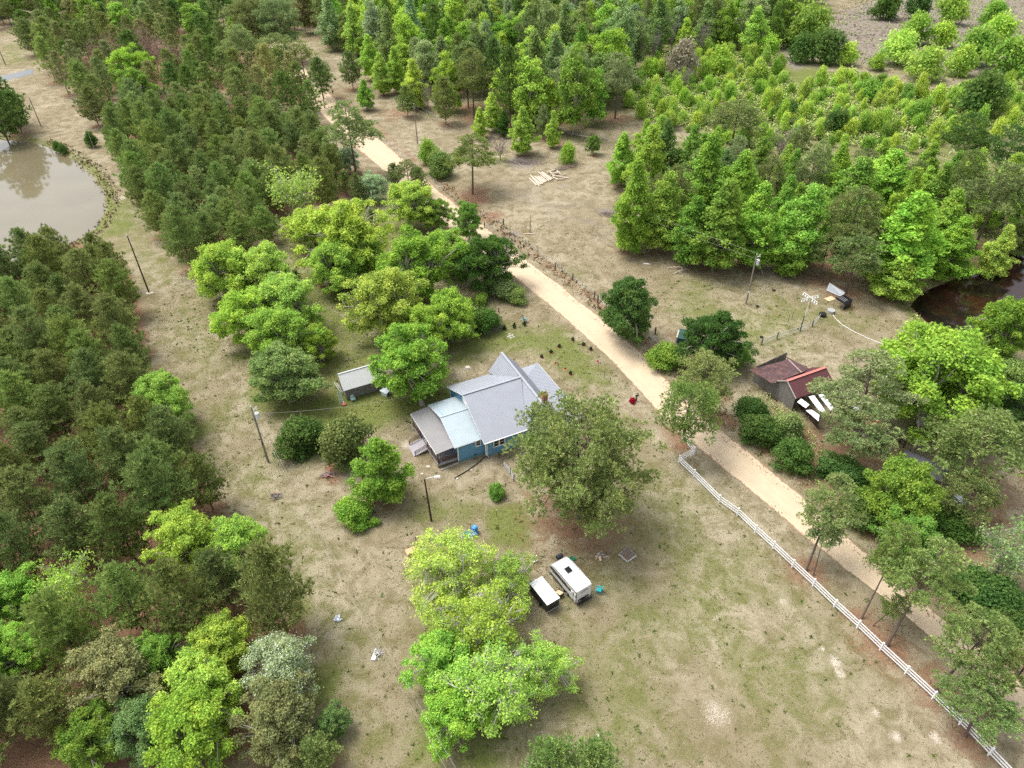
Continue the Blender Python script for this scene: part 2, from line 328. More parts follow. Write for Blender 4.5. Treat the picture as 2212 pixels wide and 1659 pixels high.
# ---- field across the road
T(LP,1021,345,104,'piney',1.15,'single open pine in the bare field beside the road',base=(1021,420),zc=.58)
T(SH,950,345,58,'dull',.95,'dull bush touching the single field pine')
T(SH,924,326,40,'fresh',1.1,'green bush on the road side of the dull bush')
T(GT,1130,272,62,'bright',1.55,'dense oval tree in the bare field between bush pile and log stack')
T(GT,1195,272,36,'lime',2.0,'slender pointed yellow-green tree beyond the log stack')
T(SH,1226,328,33,'bright',1.2,'single round shrub in the bare field')
T(BT,1282,308,28,'fresh',1.3,'tiny tree in a ring of brown mulch at the field corner')
T(GT,1062,232,42,'lime',1.9,'yellow-green pointed tree behind the grey dead bush')
T(GT,1037,258,36,'lime',1.7,'lower yellow-green tree on the road side of the dead bush')
T(GT,1088,262,36,'deep',1.4,'dark green tree between the dead bush and the oval tree')
T(BR,1080,312,56,'grey',1.0,'grey dead bush in the bare field')
T(YP,1173,262,32,'pale',1.8,'small pine between the oval tree and the slender one')
T(GT,797,112,46,'lime',1.8,'tall pointed yellow-green tree at the head of the upper field')
T(GT,787,196,37,'bright',1.6,'small conical tree standing free beside the upper road')
T(GT,822,150,46,'lime',1.7,'pointed tree behind the free conical one')
T(GT,853,140,48,'bright',1.7,'pointed bright tree in the middle of the upper field edge')
T(GT,893,172,60,'lime',1.5,'broad pointed tree at the upper field edge, beside bare saplings')
T(BR,922,205,30,'grey',2.2,'bare grey sapling at the upper field edge')
T(YP,757,150,46,'olive',1.3,'dark pine left of the pointed trees in the upper field')
T(YP,878,218,42,'olive',1.2,'small olive pine standing in the upper field beside the pole')
T(YP,710,74,28,'piney',1.3,'lone small pine in the sandy field at the head of the road')
T(YP,960,215,52,'olive',1.5,'olive pine at the upper field edge beyond the bare sapling')
T(LP,1020,165,80,'olive',1.6,'large dark pine at the middle of the upper field edge')
T(LP,1237,165,92,'pale',1.5,'large pale pine above the fallen log')
T(LP,1335,170,88,'pale',1.4,'pale pine on the scrub side above the fallen log')
T(LP,1140,92,60,'olive',2.0,'dark pine rising from the bright upper wood')
T(LP,1590,262,115,'olive',.95,'dark round-topped pine between scrub and gum wood')
T(SH,1472,128,62,'grey',1.0,'whitish grey bush at the scrub edge')
# ---- front row of the gum wood
for i,(u,v,wd,tn,hw_) in enumerate([(1372,430,100,'fresh',1.9),(1440,440,95,'bright',1.8),(1405,340,90,'bright',1.9),(1500,480,90,'fresh',1.7),(1560,470,120,'fresh',1.6),(1640,470,110,'bright',1.6),(1530,370,100,'bright',1.8),(1600,400,100,'bright',1.7),(1745,470,118,'bright',1.5),(1715,530,90,'fresh',1.1),(1960,500,140,'bright',1.3),(1940,590,100,'bright',.9),(2068,525,95,'bright',1.2),(2050,470,90,'bright',1.5),(1850,400,110,'fresh',1.3),(1920,380,110,'bright',1.2)]):
    T(GT,u,v,wd,tn,hw_)
for (u,v,wd,tn,hw_) in [(1845,480,120,'olive',1.4),(1850,560,110,'olive',1.1),(1785,545,80,'olive',1.2),(2090,300,90,'deep',1.3),(2150,430,120,'olive',1.3),(2180,330,80,'deep',1.5)]:
    T(LP,u,v,wd,tn,hw_)
# ---- upper left
for (u,v,wd,tn,hw_) in [(540,45,88,'pale',1.2),(607,52,88,'pale',1.2),(522,100,78,'pale',1.2),(600,112,70,'pale',1.2),(650,120,56,'pale',1.3),(690,160,56,'pale',1.3),(755,285,108,'pale',1.4)]:
    T(LP,u,v,wd,tn,hw_)
for (u,v,wd) in [(215,122,50),(250,112,46),(285,100,46),(312,92,44),(355,122,48),(385,130,40),(330,115,44),(270,85,40)]:
    T(BR,u,v,wd,'pink',1.2)
T(BT,278,140,60,'bright',1.2); T(BT,292,185,56,'fresh',1.2)
for (u,v,wd) in [(8,218,56),(-12,240,70),(28,242,48),(60,78,40)]: T(YP,u,v,wd,'deep' if u<40 else 'olive',1.2)
T(YP,197,228,48,'olive',1.2); T(SH,194,300,20,'deep',1.2); T(SH,120,312,16,'deep',1.1); T(SH,135,320,14,'deep',1.1)
T(SH,660,235,36,'deep',.9); T(YP,672,265,36,'olive',1.2)
# ---- small pines scattered in the clearing
for (u,v,wd) in [(744,393,30),(772,408,34),(803,473,26),(657,522,30),(672,540,24),(810,560,22),(640,600,24),(720,415,26),(690,600,20)]: T(YP,u,v,wd,'olive',1.7)
T(LP,880,372,60,'olive',1.2); T(YP,905,390,40,'olive',1.3); T(YP,850,380,34,'olive',1.4)
# ---- far scrub: individual taller bushes
for (u,v,wd,tn) in [(1755,55,70,'fresh'),(1790,95,60,'deep'),(1740,100,50,'deep'),(1830,115,36,'lime'),(1950,95,60,'lime'),(1985,60,46,'fresh'),(2040,70,40,'bright'),(2110,95,60,'fresh'),(2080,130,46,'bright'),(2010,130,60,'lime'),(1720,70,40,'deep'),(1660,95,40,'bright'),(1640,160,40,'fresh'),(1560,130,50,'bright'),(1880,190,40,'fresh'),(1810,260,40,'deep'),(1700,235,40,'deep'),(1990,240,40,'fresh'),(2120,200,70,'deep'),(1900,130,30,'fresh'),(2190,120,60,'fresh'),(2160,60,50,'bright'),(2150,25,40,'fresh'),(1990,10,40,'deep'),(2060,15,46,'fresh'),(1920,12,40,'deep')]:
    T(SH,u,v,wd,tn,.9)
for (u,v,wd,hw_) in [(1352,75,34,2.2),(1382,60,34,2.4),(1240,30,44,1.8),(1290,95,40,1.8),(1415,95,30,2.4),(1175,40,44,1.7),(1455,60,36,2.2),(1318,140,34,1.8),(1520,75,30,2.2),(1480,160,40,1.4),(1690,300,60,1.3),(1560,40,34,2.2),(905,196,22,2.6),(1000,80,34,2.0)]: T(BR,u,v,wd,'grey',hw_)
fill(PL1, 4.7, [YP], (5.8,8.2), (1.3,1.7), ['olive','olive','piney','olive'], clear=.36)
fill(PL2, 5.2, [YP], (5.8,8.4), (1.25,1.65), ['piney','olive','piney','pale'], clear=.36)
fill(PL3, 7.5, ['distant_pine'], (8,11), (1.3,1.8), ['olive','olive','piney','deep','brownish'], zref=8, clear=.36)
fill(WOOD_R, 6.2, [GT,GT,GT,LP], (6.5,9.5), (1.5,2.1), ['bright','bright','fresh','lime','dull'], zref=9, clear=.36)
fill(SCRUB, 6.6, ['scrub_bush'], (2.0,4.4), (.9,1.9), ['lime','lime','lime','bright','fresh'], zref=2, clear=.3)
for t in TREES:
    if t['kind'] == LP and not t['man']: t['tone'] = str(rng.choice(['olive', 'pale', 'olive']))
# the wood along the top of the picture: trees one can tell apart; what lies farther is one mass
_before = len(TREES)
fill([(-90,-40),(760,-40),(700,45),(600,40),(480,62),(330,52),(160,38),(60,22),(-90,30)], 9.5, ['woodland_tree','woodland_pine','woodland_pine'], (9,13), (1.2,1.7), ['fresh','dull','brownish','bright'], zref=8, clear=.32)
fill([(760,-45),(1790,-45),(1760,-10),(900,-10),(700,0)], 11, ['woodland_tree','woodland_tree','woodland_pine'], (10,14), (1.4,1.9), ['fresh','bright','lime','dull'], zref=8, clear=.32)
fill(WOOD_T, 7.6, ['woodland_tree','woodland_tree','woodland_tree','woodland_pine'], (9,13.5), (1.5,2.1), ['bright','lime','lime','fresh','dull','frost'], zref=10, clear=.30)
_top = TREES[_before:]; _top.sort(key=lambda t: t['y'])
for t in _top:
    if t['kind'] == 'woodland_pine': t['tone'] = str(rng.choice(['olive', 'deep', 'pale']))
FAR = _top[360:]; TREES[_before:] = _top[:360]
def count():
    c = {}
    for t in TREES: c[t['kind']] = c.get(t['kind'], 0) + 1
    return c
print('trees', len(TREES), count(), 'far', len(FAR))
# ------------------------------------------------------------------ tree meshes (shared between copies)
def unit(a): return a / (np.linalg.norm(a, axis=-1, keepdims=True) + 1e-9)
def leaves(C, N, s, g, asp=.62):
    """one pointed leaf spray (4 vertices) per centre"""
    n = len(C); t = unit(np.cross(N, g.normal(size=(n, 3)))); b = np.cross(N, t); s = np.asarray(s).reshape(-1, 1) * np.ones((n, 1))
    V = np.stack([C + t * s, C + b * s * asp, C - t * s, C - b * s * asp], 1).reshape(-1, 3)
    return V, np.arange(4 * n).reshape(n, 4)
def needles(C, D, L, wd, k, g, spread=.75):
    """k narrow needle blades fanning from each tuft centre"""
    n = len(C); C = np.repeat(C, k, 0); D = unit(np.repeat(D, k, 0) + g.normal(size=(n * k, 3)) * spread); l = L * g.uniform(.7, 1.15, (n * k, 1))
    b = unit(np.cross(D, g.normal(size=(n * k, 3)))) * wd
    V = np.stack([C, C + D * l * .55 + b, C + D * l, C + D * l * .55 - b], 1).reshape(-1, 3)
    return V, np.arange(4 * n * k).reshape(-1, 4)
def limb(mb, a, b, r0, r1, g, bend=.12, n=4, seg=5):
    a, b = np.array(a, float), np.array(b, float); l = np.linalg.norm(b - a); m = g.normal(size=3) * bend * l; pts = []
    for i in range(n + 1):
        t = i / n; pts.append(a + (b - a) * t + m * math.sin(math.pi * t) + np.array([0, 0, .10 * l * math.sin(math.pi * t)]))
    mb.tube(pts, [r0 + (r1 - r0) * i / n for i in range(n + 1)], seg, 0, False); return pts

def broadleaf(seed, h, w, base, nl, lr, dens, k, ls, env='round', trunk_r=.22, twigs=1.0, sig=.32, forks=3, shell=.72):
    g = np.random.default_rng(seed); rx = w / 2; ch = h * (1 - base); lobes = []; ph = g.uniform(0, 6.28, 4); am = g.uniform(.08, .2, 2)
    for i in range(nl):
        t = (i + .5) / nl
        if env == 'round': z = h * base + ch * (.10 + .80 * t); e = math.sqrt(max(.05, 1 - ((t - .40) / .64) ** 2))
        elif env == 'oval': z = h * base + ch * (.05 + .91 * t); e = min(1, .60 + 1.3 * t) * (1 - max(0, t - .32) / .70) ** .9
        else: z = h * (.12 + .62 * t); e = math.sqrt(max(.1, 1 - t * t * .8))
        a = i * 2.39996 + g.uniform(-.5, .5); r = lr * g.uniform(.6, 1.4) * (1.0 if env != 'oval' else 1.12 - .5 * t)
        e *= 1 + am[0] * math.sin(2 * a + ph[0]) + am[1] * math.sin(3 * a + ph[1] + 2 * t)
        d = max(0, rx * e - r * .5) * (shell + (1.06 - shell) * g.uniform()) if i % 5 else max(0, rx * e - r) * .35
        lobes.append(np.array([d * math.cos(a), d * math.sin(a), z + g.normal() * .045 * h * (.5 if env == 'oval' else 1), r]))
    Lb = np.array(lobes); C = []; N = []
    for i, l in enumerate(Lb):
        n = int(dens * l[3] ** 2 * 4); v = unit(g.normal(size=(n, 3))); v = v[v[:, 2] > -.35]
        p = l[:3] + v * l[3] * g.uniform(.6, 1.12, (len(v), 1)) * np.array([1, 1, .85])
        dd = np.linalg.norm(p[:, None] - Lb[None, :, :3], axis=2) / Lb[None, :, 3]; dd[:, i] = 9; keep = dd.min(1) > .55
        C.append(p[keep]); N.append(v[keep])
    C = np.concatenate(C); N = np.concatenate(N); n = len(C)
    P = np.repeat(C, k, 0) + g.normal(size=(n * k, 3)) * sig * np.array([1, 1, .7]); Q = unit(np.repeat(N, k, 0) * .55 + np.array([0, 0, .45]) + g.normal(size=(n * k, 3)) * .55)
    V, Fc = leaves(P, Q, ls * g.uniform(.6, 1.25, n * k), g)
    mb = MB(); fz = h * base * (1.05 if env == 'round' else 1)
    if env == 'bush':
        for i in range(min(9, nl)): limb(mb, (g.uniform(-.1, .1), g.uniform(-.1, .1), -.1), Lb[i, :3], .05 * trunk_r / .22, .02, g)
    else:
        top = Lb[np.argmax(Lb[:, 2]), :3]; lean = g.normal(size=3) * .03 * h; lean[2] = 0
        if env == 'oval': tp = [np.array([0, 0, -.15]), np.array([0, 0, h * .3]) + lean * .4, np.array([0, 0, h * .6]) + lean, np.array([0, 0, h * .93])]; rs = [trunk_r * 1.25, trunk_r * .8, trunk_r * .5, trunk_r * .12]
        else: tp = [np.array([0, 0, -.15]), np.array([0, 0, fz * .5]) + lean * .5, np.array([0, 0, fz]) + lean]; rs = [trunk_r * 1.5, trunk_r * .98, trunk_r * .9]
        mb.tube(tp, rs, 8, 0, False)
        heads = [tp[-1]]
        if env == 'round':
            heads = []
            for f in range(forks):
                a = f * 2 * math.pi / forks + g.uniform(-.5, .5); q = tp[-1] + np.array([math.cos(a) * w * .16, math.sin(a) * w * .16, ch * .34]); limb(mb, tp[-1] - np.array([0, 0, .2]), q, trunk_r * .72, trunk_r * .42, g, .06, 4, 6); heads.append(q)
        for l in Lb:
            if env == 'oval': zz = min(max(l[2] - .9, h * .12), h * .9); a0 = np.array([0, 0, zz]); r0 = trunk_r * .3 * (1.1 - zz / h)
            else: a0 = min(heads, key=lambda q: np.linalg.norm(q - l[:3])); r0 = trunk_r * .34
            pts = limb(mb, a0, l[:3], r0, r0 * .45, g, .08)
            near = np.where(np.linalg.norm(C - l[:3], axis=1) < l[3] * 1.2)[0]; m = int(twigs * 7)
            for j in (g.choice(near, min(m, len(near)), False) if len(near) and m else []): limb(mb, pts[g.integers(2, 5)], C[j] * 1.0 + (C[j] - l[:3]) * .06, r0 * .34, .012, g, .12, 3, 4)
    return (V, Fc), mb

def pine(seed, h, w, base, nwh, per, k, L, wd, prof='cone', side=3, droop=.0, up=.35, trunk_r=.16, tstep=.5, spread=.75, gaps=.0, inner=.35):
    g = np.random.default_rng(seed); R0 = w / 2; C = []; D = []; mb = MB(); lean = g.normal(size=2) * .02 * h
    tz = np.linspace(-.15, h * .97, 7); mb.tube([(lean[0] * (z / h) ** 2, lean[1] * (z / h) ** 2, z) for z in tz], [trunk_r * (1.15 - .98 * max(0, z) / h) for z in tz], 7, 0, False)
    for i in range(nwh):
        t = (i + g.uniform(.2, .8)) / nwh; z = h * (base + (1 - base) * t * .97)
        if prof == 'cone': e = (1 - t) ** .75 * min(1, .55 + 2.2 * t) + .10
        elif prof == 'plume': e = (1 - t) ** .62 * min(1, .70 + 1.1 * t) * (.75 + .45 * g.uniform()) + .05
        elif prof == 'flat': e = (1 - t ** 2.2) ** .6 * (.55 + .6 * g.uniform())
        else: e = math.sqrt(max(.03, 1 - ((t - .38) / .66) ** 2)) * (.72 + .4 * g.uniform())
        a0 = g.uniform(0, 6.28)
        for j in range(per):
            if g.uniform() < gaps: continue
            a = a0 + 2 * math.pi * j / per + g.uniform(-.35, .35); l = R0 * e * g.uniform(.7, 1.1); s = np.array([lean[0] * (z / h) ** 2, lean[1] * (z / h) ** 2, z])
            tip = s + np.array([math.cos(a) * l, math.sin(a) * l, l * (up * g.uniform(.5, 1.3) - droop * (1 - t))])
            br = max(.02, trunk_r * .28 * (1 - .6 * t)); pts = limb(mb, s, tip, br, br * .3, g, .05, 3, 4); dirv = unit(tip - s); m = max(2, int(l * (1 - inner) / tstep))
            for q in np.linspace(inner, 1, m):
                p = s + (tip - s) * q + np.array([0, 0, .10 * l * math.sin(math.pi * q)])
                C.append(p); D.append(unit(dirv * .5 + np.array([0, 0, .9])))
                for _ in range(side):
                    sd_ = unit(np.cross(dirv, [0, 0, 1])) * g.choice([-1, 1]); ll = l * .38 * (1.15 - q) * g.uniform(.3, 1) + .15
                    p2 = p + sd_ * ll + dirv * ll * .5 + np.array([0, 0, g.uniform(-.1, .35)]); C.append(p2); D.append(unit(dirv * .4 + sd_ * .4 + np.array([0, 0, .8])))
                    if ll > .7: limb(mb, p, p2, br * .35, .012, g, .05, 2, 3)
    C.append(np.array([lean[0], lean[1], h * .98])); D.append(np.array([0, 0, 1.0])); C = np.array(C); D = np.array(D)
    V, Fc = needles(C, D, L, wd, k, g, spread); return (V, Fc), mb

def pine2(seed, h, w, base, nwh, per, pr, npf, nt, k, L, wd, prof='plume', up=.5, trunk_r=.16, gaps=.0, spread=.5, dome=.75, inner=.45):
    """pine whose needle tufts stand in rounded puffs toward the branch ends"""
    g = np.random.default_rng(seed); R0 = w / 2; C = []; D = []; mb = MB(); lean = g.normal(size=2) * .02 * h
    ax = lambda z: np.array([lean[0] * (z / h) ** 2, lean[1] * (z / h) ** 2, z])
    mb.tube([ax(z) for z in np.linspace(-.15, h * .96, 7)], [trunk_r * (1.15 - .98 * max(0, z) / h) for z in np.linspace(-.15, h * .96, 7)], 7, 0, False)
    def puff(p, r):
        n = max(5, int(nt * (r / pr) ** 2)); v = unit(g.normal(size=(n, 3)) + np.array([0, 0, .35])); C.append(p + v * r * g.uniform(.45, 1.05, (n, 1)) * np.array([1, 1, dome])); D.append(unit(v * .8 + np.array([0, 0, .55])))
    for i in range(nwh):
        t = (i + g.uniform(.2, .8)) / nwh; z = h * (base + (1 - base) * t * .95)
        if prof == 'plume': e = (1 - t) ** .62 * min(1, .70 + 1.1 * t) * (.75 + .45 * g.uniform()) + .06
        elif prof == 'flat': e = (1 - t ** 2.2) ** .6 * (.50 + .6 * g.uniform())
        else: e = math.sqrt(max(.03, 1 - ((t - .38) / .66) ** 2)) * (.68 + .4 * g.uniform())
        a0 = g.uniform(0, 6.28)
        for j in range(per):
            if g.uniform() < gaps: continue
            a = a0 + 2 * math.pi * j / per + g.uniform(-.4, .4); l = R0 * e * g.uniform(.65, 1.08); s = ax(z); tip = s + np.array([math.cos(a) * l, math.sin(a) * l, l * up * g.uniform(.4, 1.3)]); br = max(.02, trunk_r * .30 * (1 - .6 * t)); pts = limb(mb, s, tip, br, br * .35, g, .06, 3, 4); dv = unit(tip - s); sv = unit(np.cross(dv, [0, 0, 1]))
            m = max(1, int(round(npf * min(1.2, l / (R0 * .7)) * g.uniform(.7, 1.3))))
            for q in range(m):
                f = 1 - (1 - inner) * (q / max(1, m)) * g.uniform(.7, 1.1); o = sv * g.normal() * pr * (.35 + .8 * (q > 0)) ; p = s + (tip - s) * f + o + np.array([0, 0, .10 * l * math.sin(math.pi * f) + pr * .2]); puff(p, pr * g.uniform(.65, 1.2) * (1 - .35 * t))
                if np.linalg.norm(o) > .4: limb(mb, s + (tip - s) * f * .85, p, br * .4, .015, g, .06, 2, 3)
    puff(ax(h * .95), pr * .6); C = np.concatenate(C); D = np.concatenate(D); V, Fc = needles(C, D, L, wd, k, g, spread); return (V, Fc), mb

def bare(seed, h, w, twig_r=.02, leafy=0, n1=6):
    g = np.random.default_rng(seed); mb = MB(); tips = []
    mb.tube([(0, 0, -.1), (0, 0, h * .3)], [.12 * h / 6, .09 * h / 6], 6, 0, False)
    for i in range(n1):
        a = i * 2.4 + g.uniform(-.4, .4); q = np.array([math.cos(a) * w * .3, math.sin(a) * w * .3, h * g.uniform(.5, .95)]); pts = limb(mb, (0, 0, h * g.uniform(.12, .3)), q, .06 * h / 6, .03, g, .08, 4, 5)
        for j in range(6):
            b = pts[g.integers(1, 5)] ; q2 = np.array(b) + g.normal(size=3) * np.array([w * .16, w * .16, h * .1]) + np.array([0, 0, h * .1]); p2 = limb(mb, b, q2, .03, twig_r * .7, g, .1, 3, 4); tips.append(q2)
            for m in range(5): q3 = np.array(p2[g.integers(1, 4)]) + g.normal(size=3) * np.array([w * .1, w * .1, h * .07]) + np.array([0, 0, h * .05]); limb(mb, p2[g.integers(1, 4)], q3, twig_r * .8, twig_r * .4, g, .1, 2, 3); tips.append(q3)
    tips = np.array(tips); k = max(1, leafy); P = np.repeat(tips, k, 0) + g.normal(size=(len(tips) * k, 3)) * (.3 if leafy > 1 else .12)
    V, Fc = leaves(P, unit(g.normal(size=P.shape) + np.array([0, 0, .8])), (.17 if leafy > 1 else .07) * g.uniform(.6, 1.3, len(P)), g); return (V, Fc), mb

M_LEAF = leaf_mat('leaf', .38, .44); M_LEAFP = leaf_mat('flowering_leaf', .3, .3, (.75, .75, .66), .12); M_NEEDLE = leaf_mat('needles', .5, .32, (.50, .52, .28), .05); M_YN = leaf_mat('young_needles', .5, .35, (.30, .38, .13), .14)
M_PALEBARK = mat('pale_bark', (.36, .33, .28), .9, .2, var=.3, scale=4, bump=.4)
M_WHITEBARK = mat('white_bark', (.52, .49, .44), .9, .2, var=.2, scale=4)
M_BARK = mat('brown_bark', (.13, .10, .08), .95, .1, var=.35, scale=5, bump=.6, stretch=(4, 4, 1))
M_GREYBARK = mat('grey_bark', (.22, .19, .16), .95, .1, var=.3, scale=5, bump=.5)
M_TWIG = mat('grey_twigs', (.24, .20, .18), .95, .1, var=.25, scale=3)
LIB = {}
def lib(kind, gen, ref, leafm, bark):
    (V, Fc), mb = gen; i = len(LIB.setdefault(kind, []))
    LIB[kind].append(dict(h=ref[0], w=ref[1], crown=npmesh(kind + '_crown', V, Fc, [leafm]), trunk=mb.mesh(kind + '_trunk', bark)))
for s in range(6): lib('spreading_tree', broadleaf(100 + s, 11, 11.5, .14, 135, .72, 24, 8, .165, 'round', .28, .35, .22, shell=.45), (11, 11), M_LEAF, M_PALEBARK)
for s in range(2): lib('frost_tree', broadleaf(120 + s, 11, 10.5, .10, 140, .62, 26, 8, .14, 'round', .2, .3, .28, shell=.45), (11, 10), M_LEAFP, M_PALEBARK)
for s in range(4): lib('airy_tree', broadleaf(130 + s, 11, 11.5, .14, 115, .70, 12, 8, .15, 'round', .30, .9, .27, shell=.4), (11, 11), M_LEAF, M_WHITEBARK)
for s in range(6): lib('tall_broadleaf_tree', broadleaf(200 + s, 13.2, 8, .06, 105, .72, 26, 7, .175, 'oval', .17, .2, .22, shell=.55), (13, 7.5), M_LEAF, M_GREYBARK)
for s in range(5): lib('shrub', broadleaf(300 + s, 3.2, 4.2, .0, 30, .62, 80, 6, .10, 'bush', .12, 0, .16, shell=.5), (3.2, 4), M_LEAF, M_GREYBARK)
for s in range(8): lib('woodland_tree', broadleaf(400 + s, 15, 9.5, .08, 70, .9, 12, 6, .26, ('oval', 'round')[s % 2], .18, .25, .38, shell=.4), (15, 9), M_LEAF, M_PALEBARK)
for s in range(5): lib('scrub_bush', broadleaf(450 + s, 3.6, 4.4, .0, 20, .62, 24, 6, .17, 'bush', .1, 0, .34, shell=.4), (3, 4), M_LEAF, M_GREYBARK)
for s in range(7): lib('plantation_pine', pine(500 + s, 10.8, 8.0, .06, 17, 6, 9, .66, .06, 'plume', 2, 0, .8, .11, .5, .5, .04, .3), (9.5, 7), M_YN, M_BARK)
for s in range(3): lib('sapling_pine', pine(530 + s, 5, 2.6, .1, 8, 5, 8, .5, .06, 'cone', 1, 0, .9, .06, .4, .5), (5, 2.6), M_YN, M_BARK)
for s in range(4): lib('tall_pine', pine2(600 + s, 20, 11.5, .44, 11, 5, 1.05, 3.0, 34, 8, .5, .05, 'flat', .25, .22, .16), (20, 11), M_NEEDLE, M_BARK)
lib('huge_pine', pine2(650, 20, 20.5, .28, 16, 6, 1.05, 7.5, 30, 9, .5, .05, 'round', .22, .36, .08, .5, .75, .25), (20, 20), M_NEEDLE, M_BARK)
for s in range(5): lib('distant_pine', pine(700 + s, 15, 9.5, .22, 13, 5, 8, .85, .11, 'plume', 2, 0, .45, .15, .9, .7, .1), (15, 9), M_YN, M_BARK)
LIB['woodland_pine'] = LIB['distant_pine']
for s in range(2): lib('bare_tree', bare(800 + s, 7, 7, .022, 1, 9), (7, 7), M_LEAF, M_TWIG)
for s in range(2): lib('half_bare_tree', bare(820 + s, 8, 8, .03, 9, 9), (8, 8), M_LEAF, M_PALEBARK)
M_PINKTWIG = mat('pinkish_twigs', (.27, .19, .155), .95, .1, var=.25, scale=3)
(V_, F_), mb_ = bare(830, 7, 7, .03, 1, 12); LIB['pink_tree'] = [dict(h=7, w=7, crown=npmesh('pink_crown', V_, F_, [M_LEAF]), trunk=mb_.mesh('pink_trunk', M_PINKTWIG))]
TRI = sum(len(m['crown'].polygons) * 2 + len(m['trunk'].polygons) * 2 for v in LIB.values() for m in v); print('tree library triangles', TRI)
# ------------------------------------------------------------------ the ground: one sheet with its zones of cover
def axis(lo, hi, step, far, grow=1.25):
    a = list(np.arange(lo, hi + step / 2, step)); s = step
    while a[-1] < far: s *= grow; a.append(a[-1] + s)
    s = step
    while a[0] > -far: s *= grow; a.insert(0, a[0] - s)
    return np.array(a)
ys = [10.0]
while ys[-1] < 480: ys.append(ys[-1] + max(.5, ys[-1] * .0052))
s_ = 3.0
while ys[-1] < 4000: s_ *= 1.35; ys.append(ys[-1] + s_)
s_ = 2.0
while ys[0] > -1500: s_ *= 1.6; ys.insert(0, ys[0] - s_)
GX = axis(-110, 120, .62, 3000, 1.07); GY = np.array(ys); NX, NY = len(GX), len(GY)
PX, PY = [a.ravel() for a in np.meshgrid(GX, GY)]
Zg = np.zeros(len(PX)); zone = np.zeros((len(PX), 4), np.float32)       # R green, G pine straw, B pale sand, A grey debris
sm = lambda d, e: np.clip(d / e + .5, 0, 1) ** 1.0
near = (PY > 15) & (PY < 500) & (np.abs(PX) < 400)
qx, qy = PX[near], PY[near]; z4 = np.zeros((len(qx), 4), np.float32); zz = np.zeros(len(qx))
def paint(ch, poly, val, soft): z4[:, ch] = np.maximum(z4[:, ch], val * sm(poly_sd(qx, qy, W(poly)), soft))
def spot(ch, u, v, ru, val, rv=None):
    x, y = at2(u, v); r = ru * pixm(x, y); m = (np.abs(qx - x) < 3 * r) & (np.abs(qy - y) < 3.5 * r)
    z4[m, ch] = np.maximum(z4[m, ch], val * np.exp(-(((qx[m] - x) / r) ** 2 + ((qy[m] - y) / (r * 1.15)) ** 2)))
# green cover
paint(0, [(240,540),(300,600),(360,720),(450,1000),(640,1350),(760,1659),(900,1659),(860,1450),(700,1150),(560,900),(520,780),(420,600),(300,470)], .42, 14)
paint(0, [(640,880),(740,830),(860,840),(960,800),(990,860),(880,900),(780,940),(660,1000)], .95, 5)
paint(0, [(980,700),(1080,700),(1200,720),(1300,790),(1330,840),(1250,830),(1150,760),(1080,760),(960,800)], .72, 6)
paint(0, [(1180,700),(1240,730),(1290,790),(1260,790),(1190,740)], .9, 5)
paint(0, [(1050,1100),(1120,1090),(1150,1130),(1140,1180),(1060,1170)], 1.0, 3)
paint(0, [(600,520),(760,420),(900,480),(960,600),(1000,680),(880,800),(700,860),(560,760)], .62, 10)
paint(0, [(1240,1000),(1480,1010),(1720,1250),(1900,1500),(1700,1659),(1150,1659),(1200,1300)], .40, 14)
paint(0, [(1450,560),(1640,620),(1900,700),(1800,760),(1600,760),(1440,680)], .48, 10)
paint(0, [(870,1060),(1040,1080),(1010,1140),(880,1130)], .55, 6)
paint(0, [(1340,300),(2230,300),(2230,620),(1960,620),(1700,540),(1340,420)], .55, 14)
paint(0, [(690,60),(1800,-10),(1340,260),(1000,220)], .5, 30)
paint(0, [(1340,215),(1420,120),(1720,140),(2010,200),(2260,170),(2280,290),(1940,330),(1400,260)], .95, 14)
paint(0, [(230,445),(215,520),(300,500),(290,420)], .7, 6)
paint(0, [(1860,610),(1960,640),(1990,700),(1900,640)], .7, 5)
paint(0, [(0,95),(60,95),(60,140),(0,140)], .5, 10)
paint(0, [(1640,850),(1780,1100),(1900,1200),(1860,1100),(1720,900)], .6, 6)
for u, v, r, a in [(585,845,60,.9),(640,1330,40,.9),(560,1230,40,.9),(430,930,30,.9),(700,1480,45,.9),(930,1600,60,.7),(1040,1640,60,.7),(1480,1300,60,.45),(1620,1200,50,.4),(1780,1520,70,.35),(1350,1560,70,.5),(1250,1400,40,.4),(1060,740,22,.8),(1110,735,20,.8),(1150,745,16,.8),(520,770,24,.8),(1700,680,60,.5),(1240,590,30,.3),(700,690,60,.6),(620,880,40,.9)]: spot(0, u, v, r, a)
DRYP = [(1060,400,90),(1200,440,80),(1130,480,60),(950,290,60),(1000,350,60),(1300,390,60),(1450,570,60),(1600,640,60),(1780,740,60),(1860,760,60),(1490,1480,70),(1560,1580,60),(1400,1230,50),(1650,1350,50),(1300,1330,40),(480,830,40),(520,960,40),(640,1050,40),(760,1250,40),(820,1500,40),(360,640,40),(1080,590,30),(1560,1150,30)]
for u, v, r in DRYP:
    x, y = at2(u, v); r_ = r * pixm(x, y); z4[:, 0] *= 1 - .75 * np.exp(-(((qx - x) / r_) ** 2 + ((qy - y) / (r_ * 1.2)) ** 2)).astype(np.float32)
